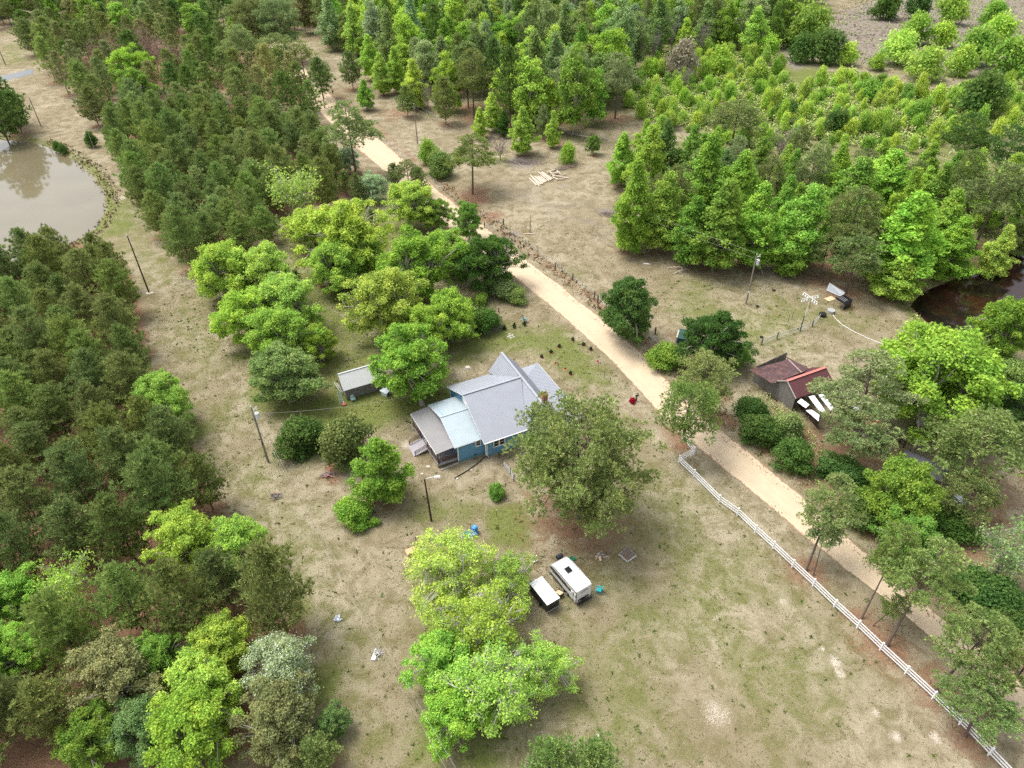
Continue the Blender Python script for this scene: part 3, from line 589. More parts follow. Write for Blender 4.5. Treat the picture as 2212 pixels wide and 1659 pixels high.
# pine straw and leaf litter
paint(1, PL1, .95, 5); paint(1, PL2, .9, 6); paint(1, PL3, .7, 10)
paint(1, [(1360,440),(1560,540),(1740,590),(1900,600),(1960,630),(1900,540),(1600,470),(1400,400)], .75, 8)
paint(1, [(1640,870),(1720,900),(1900,960),(1900,1040),(1790,1080),(1700,1010)], .6, 6)
paint(1, [(1900,1180),(2240,1300),(2240,1000),(2020,1040)], .55, 8)
paint(1, [(1380,620),(1430,700),(1450,800),(1560,900),(1590,860),(1480,740),(1400,640)], .6, 5)
for u, v, r, a in [(1250,1125,42,1),(1240,1150,30,.9),(1185,1130,30,.5),(1021,430,45,.9),(1060,470,40,.7),(1200,310,30,.7),(1135,340,34,.6),(860,245,50,.6),(715,1010,26,.8),(720,1035,24,.8),(865,1090,20,.5),(1282,336,11,1),(1745,1240,20,.5),(1890,1370,45,.75),(1930,1410,30,.7),(2030,1500,30,.6),(1475,960,30,.8),(1500,1000,22,.5),(760,400,40,.5),(805,480,40,.5),(690,600,40,.4),(310,1010,40,.9),(330,1060,40,.9),(710,85,16,.5),(1830,660,30,.4),(2030,940,50,.6),(1620,900,30,.6),(190,180,60,.6),(1350,745,30,.5)]: spot(1, u, v, r, a)
# pale sand
paint(2, [(1395,905),(1430,915),(1480,955),(1440,975),(1400,985),(1380,950)], .8, 6)
paint(2, [(1330,850),(1400,905),(1420,960),(1380,900)], .6, 3)
paint(2, [(1900,895),(1935,895),(2030,985),(2040,1040),(1960,970)], .9, 6)
paint(2, [(700,100),(790,80),(860,100),(880,130),(740,150),(720,210),(690,190)], .55, 14)
paint(2, [(0,120),(110,140),(260,240),(220,255),(140,265),(60,285),(0,290)], .35, 16)
paint(2, [(880,960),(905,1010),(915,1045),(895,1050),(872,1000)], .8, 2)
for u, v, r, a in [(1960,1560,60,.40),(2050,1600,70,.42),(1850,1520,60,.38),(1780,1440,40,.42),(1720,1330,40,.4),(1590,1500,60,.4),(1700,1600,60,.36),(1505,1040,26,.6),(1545,1000,12,.6),(1692,1300,14,1),(1695,1282,9,.8),(1805,1430,20,1),(1815,1455,14,1),(1775,1402,10,.9),(1868,1480,22,.7),(1890,1540,12,1),(1936,1592,14,1),(2022,1596,16,1),(1900,1600,60,.42),(1550,1540,44,.85),(1530,1520,30,.7),(1380,1640,40,.4),(1510,1040,22,.8),(1540,1060,18,.6),(1490,1010,14,.6),(262,378,18,.9),(262,430,18,.9),(250,380,30,.5),(225,255,30,.7),(195,265,30,.5),(330,70,24,.6),(360,70,20,.7),(1260,480,30,.4),(1230,500,26,.35),(1300,520,24,.5),(1090,530,30,.3),(1300,345,60,.45),(1140,400,40,.4),(1180,410,60,.4),(1290,440,16,.5),(1255,415,30,.5),(1430,880,24,.6),(880,960,22,.9),(860,900,20,.4),(905,935,18,.7),(1905,880,30,.4),(2020,600,20,.3),(1720,620,12,.8),(1735,595,10,.7),(1760,560,10,.5),(1330,1545,70,.35),(1700,1560,80,.35),(1840,1270,24,.5),(1870,1330,20,.5),(1840,1300,16,.4),(1985,1420,16,.6),(1940,1425,14,.5),(1830,850,40,.2),(985,1020,24,.5),(1030,1010,22,.4),(1010,1040,22,.4),(1320,1320,60,.3),(1380,1400,90,.25),(920,1010,10,.5),(1550,470,12,.6)]: spot(2, u, v, r, a)
# grey clearing debris
paint(3, [(1790,40),(1880,0),(2260,-30),(2260,165),(2060,160),(1960,130),(1900,150),(1790,110)], .95, 14)
paint(3, [(1690,100),(1780,110),(1720,160),(1690,140)], .8, 10); paint(3, [(1560,95),(1640,90),(1620,130)], .4, 10)
paint(3, [(1060,360),(1240,400),(1420,520),(1330,560),(1120,480),(1040,420)], .40, 14)
for u, v, r, a in [(1130,352,40,.8),(1310,455,24,.8),(1210,405,26,.6),(1100,520,20,.8),(1115,505,16,.7),(1090,215,20,.8),(1465,585,20,.5)]: spot(3, u, v, r, a)
# litter under the individual trees
for t in TREES:
    x, y = t['x'], t['y']; r = t['w'] * .55; m = (np.abs(qx - x) < 2.2 * r) & (np.abs(qy - y) < 2.2 * r); g_ = np.exp(-(((qx[m] - x) ** 2 + (qy[m] - y) ** 2) / (r * r)))
    ch, a = (1, .7) if 'pine' in t['kind'] else (0, .5)
    if t['kind'] == 'tall_broadleaf_tree': ch, a = 1, .55
    z4[m, ch] = np.maximum(z4[m, ch], a * g_)
# relief: ponds sunk into the ground, low bank beside the road, gentle swells
for P in (POND, CREEK):
    d = poly_sd(qx, qy, W(P)); zz -= 1.3 * np.clip(d / 3.0 + .35, 0, 1); zz += .25 * np.exp(-((d + 4) / 2.5) ** 2)
    k = np.clip(1 - np.abs(d + 1.2) / 2.4, 0, 1); z4[:, 0] = np.maximum(z4[:, 0], .85 * k)
dl = line_d(qx, qy, W(ROAD_R)); bank = np.exp(-((dl - 3.0) / 1.6) ** 2) * (qx > -45); ins = poly_sd(qx, qy, W(ROAD_L + ROAD_R[::-1]))
zz += np.where(ins < 0, .28 * bank, 0); z4[:, 1] = np.maximum(z4[:, 1], np.where(ins < 0, .55 * np.exp(-((dl - 2.4) / 1.8) ** 2), 0))
z4[:, 2] = np.maximum(z4[:, 2], .5 * np.clip(1 - np.abs(ins + .4) / 1.6, 0, 1))
zz -= .10 * np.clip(ins / 1.0 + .5, 0, 1)
zz += np.where((ins < -6), .12 * (np.sin(qx * .31 + 1.3 * np.sin(qy * .17)) * np.sin(qy * .23)), 0) * np.clip((-ins - 6) / 8, 0, 1) * (np.hypot(qx - 0, qy - 90) > 22)
zone[near] = z4; Zg[near] = zz
def gz(x, y):
    i = min(max(np.searchsorted(GX, x) - 1, 0), NX - 2); j = min(max(np.searchsorted(GY, y) - 1, 0), NY - 2); a = (x - GX[i]) / (GX[i + 1] - GX[i]); b = (y - GY[j]) / (GY[j + 1] - GY[j]); q = Zg.reshape(NY, NX)
    return float(q[j, i] * (1 - a) * (1 - b) + q[j, i + 1] * a * (1 - b) + q[j + 1, i] * (1 - a) * b + q[j + 1, i + 1] * a * b)
ii = np.arange(NX * NY).reshape(NY, NX); FQ = np.stack([ii[:-1, :-1], ii[:-1, 1:], ii[1:, 1:], ii[1:, :-1]], -1).reshape(-1, 4)

def ground_mat():
    m = bpy.data.materials.new('field_ground'); m.use_nodes = True; n = m.node_tree; L = n.links; b = n.nodes['Principled BSDF']; b.inputs['Roughness'].default_value = .95; b.inputs['Specular IOR Level'].default_value = .1
    at_ = n.nodes.new('ShaderNodeAttribute'); at_.attribute_name = 'zone'; sp = n.nodes.new('ShaderNodeSeparateColor'); L.new(at_.outputs['Color'], sp.inputs[0])
    tc = n.nodes.new('ShaderNodeTexCoord')
    def noise(sc, det=6, ro=.55, dist=0.0):
        t = n.nodes.new('ShaderNodeTexNoise'); t.inputs['Scale'].default_value = sc; t.inputs['Detail'].default_value = det; t.inputs['Roughness'].default_value = ro; t.inputs['Distortion'].default_value = dist; L.new(tc.outputs['Object'], t.inputs['Vector']); return t.outputs['Fac']
    def mth(op, a, c, clamp=False):
        x = n.nodes.new('ShaderNodeMath'); x.operation = op; x.use_clamp = clamp
        for i, q in enumerate((a, c)):
            if isinstance(q, (int, float)): x.inputs[i].default_value = q
            else: L.new(q, x.inputs[i])
        return x.outputs[0]
    def rng_(v, a, c):
        r = n.nodes.new('ShaderNodeMapRange'); r.interpolation_type = 'SMOOTHSTEP'; r.inputs['From Min'].default_value = a; r.inputs['From Max'].default_value = c; L.new(v, r.inputs['Value']); return r.outputs[0]
    def mix(f, a, c):
        x = n.nodes.new('ShaderNodeMixRGB')
        if isinstance(f, (int, float)): x.inputs[0].default_value = f
        else: L.new(f, x.inputs[0])
        for i, q in ((1, a), (2, c)):
            if isinstance(q, tuple): x.inputs[i].default_value = (*q, 1)
            else: L.new(q, x.inputs[i])
        return x.outputs[0]
    big, mid, fine, tiny, big2 = noise(.045, 4), noise(.35, 8, .65, .6), noise(2.2, 7, .7, .3), noise(7.0, 5, .75), noise(.11, 5, .6, .5)
    dry = mix(rng_(big, .38, .62), (.245, .205, .130), (.330, .285, .198)); dry = mix(rng_(mid, .35, .7), dry, (.165, .130, .075))
    grn = mix(rng_(fine, .3, .7), (.085, .110, .024), (.165, .195, .045)); 
    nz = lambda q, k: mth('MULTIPLY', mth('SUBTRACT', q, .5), k)
    f1 = mth('ADD', mth('MULTIPLY', mid, .5), mth('MULTIPLY', fine, .5)); f2 = mth('ADD', mth('MULTIPLY', big2, .5), mth('MULTIPLY', fine, .5)); f3 = mth('ADD', mth('MULTIPLY', mid, .35), mth('MULTIPLY', tiny, .65))
    gfac = rng_(mth('ADD', mth('ADD', mth('MULTIPLY', sp.outputs['Red'], .9), .20), nz(f3, 2.8)), .22, .92); col = mix(mth('MULTIPLY', gfac, .9), dry, grn)
    straw = mix(rng_(fine, .3, .7), (.165, .090, .055), (.250, .150, .092)); sfac = rng_(mth('ADD', mth('ADD', sp.outputs['Green'], .02), nz(f1, 1.8)), .30, .80); col = mix(sfac, col, straw)
    dfac = rng_(mth('ADD', at_.outputs['Alpha'], nz(f2, 2.0)), .30, .75); col = mix(mth('MULTIPLY', dfac, .9), col, mix(rng_(fine, .35, .65), (.150, .128, .105), (.260, .225, .190)))
    bfac = rng_(mth('ADD', sp.outputs['Blue'], nz(f3, 3.4)), .62, .98); col = mix(mth('MULTIPLY', bfac, .85), col, mix(fine, (.46, .395, .31), (.58, .52, .44)))
    # small dark weeds and pale dead clumps
    wf = rng_(mth('ADD', mth('MULTIPLY', tiny, .6), mth('MULTIPLY', fine, .4)), .56, .66); col = mix(mth('MULTIPLY', wf, .55), col, mix(.5, col, (.060, .062, .022)))
    pf = rng_(mth('SUBTRACT', 1.0, mth('ADD', mth('MULTIPLY', tiny, .55), mth('MULTIPLY', fine, .45))), .54, .66); col = mix(mth('MULTIPLY', pf, .6), col, (.44, .36, .25))
    L.new(col, b.inputs['Base Color'])
    bp = n.nodes.new('ShaderNodeBump'); bp.inputs['Strength'].default_value = .7; bp.inputs['Distance'].default_value = .25; L.new(mth('ADD', mth('MULTIPLY', fine, .35), mth('MULTIPLY', tiny, .65)), bp.inputs['Height']); L.new(bp.outputs[0], b.inputs['Normal'])
    return m
me = npmesh('ground', np.stack([PX, PY, Zg], 1), FQ, [ground_mat()], smooth=True)
ca = me.attributes.new('zone', 'FLOAT_COLOR', 'POINT'); ca.data.foreach_set('color', zone.ravel())
ground = struct('ground', me)

# ------------------------------------------------------------------ sand road (a strip with worn, ragged edges) and the far paved road
def resample(P, n):
    P = np.array(P); d = np.concatenate([[0], np.cumsum(np.linalg.norm(np.diff(P, axis=0), axis=1))]); t = np.linspace(0, d[-1], n); return np.stack([np.interp(t, d, P[:, k]) for k in range(2)], 1)
def smooth(P, k=9):
    q = np.pad(P, ((k, k), (0, 0)), 'edge'); return np.stack([np.convolve(q[:, i], np.ones(2 * k + 1) / (2 * k + 1), 'valid') for i in range(2)], 1)
NR = 520; A_, B_ = smooth(resample(W(ROAD_L), NR)), smooth(resample(W(ROAD_R), NR)); g = np.random.default_rng(3)
KR = 12; rows = []; ra = []
ja = np.convolve(g.normal(size=NR + 8), np.ones(9) / 3, 'valid') * .16; jb = np.convolve(g.normal(size=NR + 8), np.ones(9) / 3, 'valid') * .20
for i in range(NR):
    d = B_[i] - A_[i]; l = np.linalg.norm(d)
    for k in range(KR + 1):
        t = k / KR; off = (ja[i] + g.normal() * .08 if k == 0 else jb[i] + g.normal() * .1 if k == KR else 0); p = A_[i] + d * (t + off / l)
        e = min(t, 1 - t); zr = gz(*p) + .012 + (.035 if .02 < e else -.008); rows.append((p[0], p[1], zr)); ra.append(e * 2)
ir = np.arange(NR * (KR + 1)).reshape(NR, KR + 1); FR = np.stack([ir[:-1, :-1], ir[:-1, 1:], ir[1:, 1:], ir[1:, :-1]], -1).reshape(-1, 4)
def road_mat():
    m = mat('road_sand', (.51, .405, .28), .95, .1, var=.07, scale=.5, bump=.25, bscale=6); n = m.node_tree; L = n.links; b = n.nodes['Principled BSDF']; src = b.inputs['Base Color'].links[0].from_socket
    a = n.nodes.new('ShaderNodeAttribute'); a.attribute_name = 'edge'; tc = n.nodes.new('ShaderNodeTexCoord'); t = n.nodes.new('ShaderNodeTexNoise'); t.inputs['Scale'].default_value = 1.1; t.inputs['Detail'].default_value = 7; t.inputs['Roughness'].default_value = .7; L.new(tc.outputs['Object'], t.inputs['Vector'])
    s = n.nodes.new('ShaderNodeMath'); s.operation = 'MULTIPLY_ADD'; s.inputs[1].default_value = -2.4; L.new(a.outputs['Fac'], s.inputs[0]); L.new(t.outputs['Fac'], s.inputs[2])
    r = n.nodes.new('ShaderNodeMapRange'); r.inputs['From Min'].default_value = .18; r.inputs['From Max'].default_value = .34; L.new(s.outputs[0], r.inputs['Value'])
    x = n.nodes.new('ShaderNodeMixRGB'); x.inputs[2].default_value = (.25, .175, .11, 1); L.new(r.outputs[0], x.inputs[0]); L.new(src, x.inputs[1]); 
    tr = n.nodes.new('ShaderNodeMath'); tr.operation = 'MULTIPLY'; tr.inputs[1].default_value = 9.5; L.new(a.outputs['Fac'], tr.inputs[0]); sn = n.nodes.new('ShaderNodeMath'); sn.operation = 'SINE'; L.new(tr.outputs[0], sn.inputs[0])
    r4 = n.nodes.new('ShaderNodeMapRange'); r4.inputs['From Min'].default_value = -1; r4.inputs['From Max'].default_value = 1; r4.inputs['To Min'].default_value = .965; r4.inputs['To Max'].default_value = 1.02; L.new(sn.outputs[0], r4.inputs['Value'])
    sc_ = n.nodes.new('ShaderNodeVectorMath'); sc_.operation = 'SCALE'; L.new(x.outputs[0], sc_.inputs[0]); L.new(r4.outputs[0], sc_.inputs['Scale']); L.new(sc_.outputs[0], b.inputs['Base Color']); return m
me = npmesh('sand_road', rows, FR, [road_mat()], smooth=True); at_ = me.attributes.new('edge', 'FLOAT', 'POINT'); at_.data.foreach_set('value', np.array(ra, np.float32)); struct('sand_road', me)
P = W([(-60,172),(0,165),(40,156),(70,149),(72,160),(44,168),(2,178),(-60,188)]); mb = MB(); mb.add([(x, y, gz(x, y) + .06) for x, y in P], [(0, 1, 6, 7), (1, 2, 5, 6), (2, 3, 4, 5)][0:0] + [(7, 6, 1, 0), (6, 5, 2, 1), (5, 4, 3, 2)])
struct('paved_road', mb.mesh('paved_road', mat('asphalt', (.19, .20, .21), .9, .2, var=.1, scale=.6)))

# ------------------------------------------------------------------ water
def water(name, P, z, col, rough, col2=None):
    Q = W(P); x0, y0 = np.min(Q, 0) - 3; x1, y1 = np.max(Q, 0) + 3; mb = MB(); mb.add([(x0, y0, z), (x1, y0, z), (x1, y1, z), (x0, y1, z)], [(0, 1, 2, 3)])
    # keep the sheet inside the hollow: trim to a slightly grown outline
    c = np.mean(Q, 0); mb = MB(); mb.add([(c[0] + (q[0] - c[0]) * 1.03, c[1] + (q[1] - c[1]) * 1.03, z) for q in Q], [tuple(range(len(Q)))[::-1]])
    m = mat(name, col, rough, .5, var=.12, scale=.08, bump=.05, bscale=1.2, col2=col2, mixscale=.12); m.node_tree.nodes['Principled BSDF'].inputs['IOR'].default_value = 1.4
    return struct(name, mb.mesh(name, m))
water('pond_water', POND, -.42, (.150, .128, .078), .05); water('creek_water', CREEK, -.42, (.010, .007, .006), .04, (.030, .011, .007))
# ------------------------------------------------------------------ materials of built things
M_WHITE = mat('white_paint', (.78, .78, .76), .5, .4, var=.05, scale=2); M_WHITE2 = mat('white_vinyl', (.82, .83, .84), .35, .5)
M_BLUE = mat('blue_siding', (.125, .285, .440), .6, .35, var=.10, scale=1.5); M_FOUND = mat('blue_block', (.14, .29, .38), .8, .2, var=.15, scale=3)
M_ROOF = mat('grey_metal_roof', (.285, .300, .335), .5, .5, var=.05, scale=.7); M_GALV = mat('pale_metal_roof', (.34, .405, .435), .5, .5, var=.05, scale=.8); M_PORCHROOF = mat('porch_metal_roof', (.215, .21, .21), .55, .4, var=.06, scale=.8)
M_GLASS = mat('dark_glass', (.015, .018, .022), .08, .6); M_BROWN = mat('brown_deck_wood', (.095, .060, .045), .75, .25, var=.3, scale=6); M_DECK = mat('grey_deck_boards', (.34, .32, .34), .7, .3, var=.12, scale=2.5); M_GREYWOOD = mat('weathered_wood', (.20, .185, .17), .9, .15, var=.4, scale=2.2, stretch=(1, 1, 6), bump=.5)
M_GREYBOARD = mat('weathered_board', (.215, .20, .19), .9, .15, var=.45, scale=3.0, bump=.5, bscale=12); M_BRICK = mat('chimney_brick', (.42, .15, .08), .9, .15, var=.2, scale=12, col2=(.30, .10, .06), mixscale=18); M_BLACK = mat('black_plastic', (.015, .015, .017), .45, .4); M_RUST = mat('dark_rusty_roof', (.095, .055, .058), .75, .3, var=.3, scale=1.2, stretch=(1, 1, 1), col2=(.17, .085, .065), mixscale=1.6, sharp=(.5, .68))
M_RED = mat('red_metal_roof', (.115, .042, .046), .6, .4, var=.12, scale=1); M_REDCAP = mat('faded_red_cap', (.50, .17, .14), .6, .3, var=.12, scale=3); M_STONE = mat('pale_stone', (.55, .50, .42), .95, .1, var=.15, scale=6, bump=.4); M_CONC = mat('concrete', (.46, .44, .40), .9, .15, var=.15, scale=5)
M_STEEL = mat('galvanised_steel', (.52, .54, .55), .4, .5, metal=.4, var=.08, scale=4); M_CREO = mat('creosote_wood', (.070, .048, .038), .9, .15, var=.3, scale=6); M_POLE = mat('old_pole_wood', (.24, .21, .185), .9, .15, var=.3, scale=4, stretch=(5, 5, .5)); M_TEAL = mat('turquoise_plastic', (.03, .42, .46), .4, .4); M_LOG = mat('peeled_log', (.55, .46, .37), .9, .15, var=.2, scale=3); M_LOGEND = mat('cut_log_end', (.62, .47, .30), .9, .1)

# ------------------------------------------------------------------ the blue house
HA = R(25.1); HO = (-4.31, 81.98, 0.0)
def hw(p, q): return (HO[0] + p * math.cos(HA) - q * math.sin(HA), HO[1] + p * math.sin(HA) + q * math.cos(HA))
HOUSE_FOOT = [hw(-8.6, .6), hw(-.2, .6), hw(0, -.3), hw(8, -1.2), hw(17.2, -1.2), hw(17.2, 15.4), hw(0, 15.4), hw(-8.6, 12.2)]
house = thing('house', 'blue clapboard house with grey metal cross-gabled roof and brick chimney', 'house', HO, HA)
def siding(name, o, d, prof, z0, z1, m=M_BLUE, course=.19, parent=house):
    """lap boards from z0 to z1 on the wall that starts at o and runs along d; prof(z) gives the stretch of wall at height z"""
    mb = MB(); n = Vector((d[1], -d[0], 0)); o = Vector((*o, 0)); dv = Vector((*d, 0)); z = z0
    while z < z1 - .01:
        zt = min(z + course, z1); a, b = prof(z), prof(zt)
        if b[1] > b[0] + .02 or a[1] > a[0] + .05:
            P = [o + dv * a[0] + Vector((0, 0, z)), o + dv * a[1] + Vector((0, 0, z)), o + dv * max(b[1], b[0]) + Vector((0, 0, zt)), o + dv * b[0] + Vector((0, 0, zt))]
            mb.add([P[0] + n * .035, P[1] + n * .035, P[2] + n * .006, P[3] + n * .006, P[0] - n * .12, P[1] - n * .12, P[2] - n * .12, P[3] - n * .12], [(0, 1, 2, 3), (5, 4, 7, 6), (0, 4, 5, 1), (3, 2, 6, 7), (1, 5, 6, 2), (0, 3, 7, 4)])
        z = zt
    return part(name, mb, m, parent)
def roofplane(name, P, e0, e1, up, m, parent=house, t=.07, rib=.42, low=None, label=None, rh=.035, rw=.05):
    """metal sheet over polygon P with raised ribs every `rib` from eave line e0-e1 running up by vector `up`"""
    mb = MB(); mb.slab(P, t); e0, e1, up = Vector(e0), Vector(e1), Vector(up); nrm = (e1 - e0).cross(up).normalized(); nrm = nrm if nrm.z > 0 else -nrm; l = (e1 - e0).length; k = max(1, int(l / rib)); dv = (e1 - e0).normalized()
    for i in range(k + 1):
        s = i / k; a0, a1 = low(s) if low else (0, 1)
        if a1 - a0 > .03: mb.beam(e0 + (e1 - e0) * s + up * a0 + nrm * rh * .3, e0 + (e1 - e0) * s + up * a1 + nrm * rh * .3, rw, rh, 0, tuple(nrm))
    return part(name, mb, m, parent, label)
def window(parent, c, d, wd, ht, split=1, name='window'):
    """white-cased window; c = centre on the wall face, d = direction along the wall"""
    n = Vector((d[1], -d[0], 0)); c = Vector(c); dv = Vector((*d, 0)); up = Vector((0, 0, 1)); f = MB(); tw = .12
    for s in (-1, 1): f.beam(c + dv * s * (wd / 2 - tw / 2) - up * ht / 2 + n * .05, c + dv * s * (wd / 2 - tw / 2) + up * ht / 2 + n * .05, tw, .09, 0, tuple(n))
    for s in (-1, 1): f.beam(c - dv * (wd / 2 - tw) + up * s * (ht / 2 - tw / 2) + n * .05, c + dv * (wd / 2 - tw) + up * s * (ht / 2 - tw / 2) + n * .05, tw, .09, 0, tuple(up))
    for i in range(1, split): f.beam(c + dv * (wd * (i / split - .5)) - up * (ht / 2 - tw) + n * .045, c + dv * (wd * (i / split - .5)) + up * (ht / 2 - tw) + n * .045, .2, .08, 0, tuple(n))
    f.beam(c - dv * (wd / 2 + .04) - up * (ht / 2 + .02) + n * .08, c + dv * (wd / 2 + .04) - up * (ht / 2 + .02) + n * .08, .12, .05, 0, tuple(up))
    o = part(name, f, M_WHITE, parent); q = (wd - 2 * tw) / split
    for i in range(split):
        x = (i + .5) / split * (wd - 2 * tw) - (wd - 2 * tw) / 2; g_ = MB(); g_.beam(c + dv * (x - q / 2 + .05) + n * .035, c + dv * (x + q / 2 - .05) + n * .035, .01, ht - 2 * tw, 0, tuple(up)); pn = part('pane', g_, M_GLASS, o)
        s_ = MB(); s_.beam(c + dv * (x - q / 2 + .06) + n * .05, c + dv * (x + q / 2 - .06) + n * .05, .03, .05, 0, tuple(up)); part('sash', s_, M_WHITE, o)
    return o
# walls
siding('wall', (0, 0), (1, 0), lambda z: (0, 8.0), .45, 4.0); siding('wall', (0, 15.0), (0, -1), lambda z: (max(0, (z - 3.9) * 2.05), 15.0 - max(0, (z - 3.9) * 1.86)), .45, 7.75)
siding('wall', (12.6, 14.6), (-1, 0), lambda z: (max(0, (z - 4.5) * .86), 5.1 - max(0, (z - 4.5) * .86)), .45, 7.4); siding('wall', (7.6, 15.0), (-1, 0), lambda z: (0, 7.6), .45, 3.85)
siding('wall', (7.5, .12), (1, 0), lambda z: (max(0, (z - 4.5) * .86), 5.1 - max(0, (z - 4.5) * .86)), .45, 7.45); siding('wall', (12.6, .2), (0, 1), lambda z: (0, 14.4), .45, 4.5)
siding('extension_wall', (-4.45, .8), (1, 0), lambda z: (0, 4.42), .55, 3.8); siding('extension_wall', (-4.45, 12.0), (0, -1), lambda z: (max(0, (z - 3.8) * 3.1), 11.2 - max(0, (z - 3.8) * 3.1)), .55, 5.5); siding('extension_wall', (0, 12.0), (-1, 0), lambda z: (0, 4.45), .55, 3.8)
mb = MB(); mb.box((4.0, .12, .22), (7.9, .2, .5)); mb.box((.1, 7.5, .22), (.2, 14.9, .5)); mb.box((10.1, .22, .22), (5, .2, .5)); mb.box((12.5, 7.4, .22), (.2, 14.2, .5)); mb.box((6.3, 14.85, .22), (12.4, .2, .5)); mb.box((-2.25, .95, .27), (4.3, .2, .6)); mb.box((-4.32, 6.4, .27), (.2, 11.1, .6)); part('foundation', mb, M_FOUND, house)
mb = MB(); mb.box((-1.6, .76, .62), (.5, .08, .16)); part('crawl_space_vent', mb, M_BLACK, house)
for x, y, z in ((-.03, -.04, 3.95), (-4.47, .77, 3.75), (-4.47, 12.0, 3.75), (-.03, 15.02, 3.9)): mb = MB(); mb.box((x, y, (z + .45) / 2), (.16, .16, z - .45)); part('corner_board', mb, M_WHITE, house)
# roofs
ez, eq, rz_, rq, bq = 3.9, -.85, 7.85, 7.3, 15.1
q_at = lambda z: eq + (z - ez) / (rz_ - ez) * (rq - eq); bq_at = lambda z: bq + (z - ez) / (rz_ - ez) * (rq - bq)
def cross_z(p): return 4.6 + (p - 7.3) / 2.6 * 3.15
zc8 = cross_z(7.5)
roofplane('roof', [(-.6, eq, ez), (7.5, eq, ez), (7.5, q_at(zc8), zc8), (9.9, rq, rz_), (-.6, rq, rz_)], (-.6, eq, ez), (9.9, eq, ez), (0, rq - eq, rz_ - ez), M_ROOF, low=lambda s: (0 if -.6 + 10.5 * s <= 7.5 else (cross_z(-.6 + 10.5 * s) - ez) / (rz_ - ez), .99))
roofplane('roof', [(7.5, bq, ez), (-.6, bq, ez), (-.6, rq, rz_), (9.9, rq, rz_), (7.5, bq_at(zc8), zc8)], (9.9, bq, ez), (-.6, bq, ez), (0, rq - bq, rz_ - ez), M_ROOF, low=lambda s: (0 if 9.9 - 10.5 * s <= 7.5 else (cross_z(9.9 - 10.5 * s) - ez) / (rz_ - ez), .99))
def main_z(q): return ez + ((q - eq) / (rq - eq) if q < rq else (bq - q) / (bq - rq)) * (rz_ - ez)
def lowW(s):
    q = 15.0 - s * 15.1; return (max(0, (main_z(q) - 4.6) / 3.15), .99)
zW = lambda q: max(4.6, min(7.7, main_z(q)))
roofplane('roof', [(7.3, 15.0, 4.6)] + [(7.3 + (zW(q) - 4.6) / 3.15 * 2.6, q, zW(q)) for q in (13.4, 10.3, 7.6)] + [(9.9, 7.6, 7.75), (9.9, 15.0, 7.75)], (7.3, 15.0, 4.6), (7.3, -.1, 4.6), (2.6, 0, 3.15), M_ROOF, low=lowW)
roofplane('roof', [(7.3, -.1, 4.6), (9.9, -.1, 7.75), (9.9, 7.0, 7.75)] + [(7.3 + (zW(q) - 4.6) / 3.15 * 2.6, q, zW(q)) for q in (6.9, 4.0, .6)], (7.3, -.1, 4.6), (7.3, 0, 4.6), (2.6, 0, 3.15), M_ROOF, low=lambda s: (0, .01))
roofplane('roof', [(12.85, -.1, 4.55), (12.85, 15.0, 4.55), (9.9, 15.0, 7.75), (9.9, -.1, 7.75)], (12.85, -.1, 4.55), (12.85, 15.0, 4.55), (-2.95, 0, 3.2), M_ROOF)
mb = MB(); mb.beam((-.65, rq, rz_ + .05), (9.9, rq, rz_ + .05), .42, .07); mb.beam((9.9, -.15, 7.83), (9.9, 15.05, 7.83), .40, .07); part('ridge_cap', mb, M_ROOF, house)
roofplane('porch_roof', [(17.1, -1.3, 2.95), (17.1, 15.2, 2.95), (12.75, 11.3, 3.95), (12.75, .1, 3.95)], (17.1, -1.3, 2.95), (17.1, 15.2, 2.95), (-4.35, 0, 1.0), M_ROOF, low=lambda s: (0, min(1, max(.02, (16.5 - 16.5 * s) / 3.9))))
roofplane('porch_roof', [(17.1, 15.2, 2.94), (12.75, 15.2, 2.94), (12.75, 11.3, 3.94)], (17.1, 15.2, 2.94), (12.75, 15.2, 2.94), (0, -3.9, 1.0), M_ROOF, low=lambda s: (0, s))
roofplane('porch_roof', [(7.95, -1.25, 2.95), (17.1, -1.3, 2.95), (12.75, .1, 3.94), (7.95, .1, 3.7)], (7.95, -1.25, 2.95), (12.75, -1.25, 2.95), (0, 1.35, .75), M_ROOF)
roofplane('extension_roof', [(-5.05, .5, 3.8), (-.02, .5, 3.8), (-.02, 6.3, 5.6), (-5.05, 6.3, 5.6)], (-5.05, .5, 3.8), (-.02, .5, 3.8), (0, 5.8, 1.8), M_GALV, rib=.3); roofplane('extension_roof', [(-.02, 12.1, 3.8), (-5.05, 12.1, 3.8), (-5.05, 6.3, 5.6), (-.02, 6.3, 5.6)], (-.02, 12.1, 3.8), (-5.05, 12.1, 3.8), (0, -5.8, 1.8), M_GALV, rib=.3)
mb = MB(); mb.beam((-5.08, 6.3, 5.64), (-.02, 6.3, 5.64), .36, .05); part('ridge_cap', mb, M_GALV, house)
roofplane('back_porch_roof', [(-8.35, 11.9, 3.25), (-7.95, .95, 3.25), (-4.47, .85, 3.68), (-4.47, 11.95, 3.68)], (-8.15, 11.9, 3.25), (-8.0, .95, 3.25), (3.6, 0, .42), M_PORCHROOF, rib=.5, rh=.025)
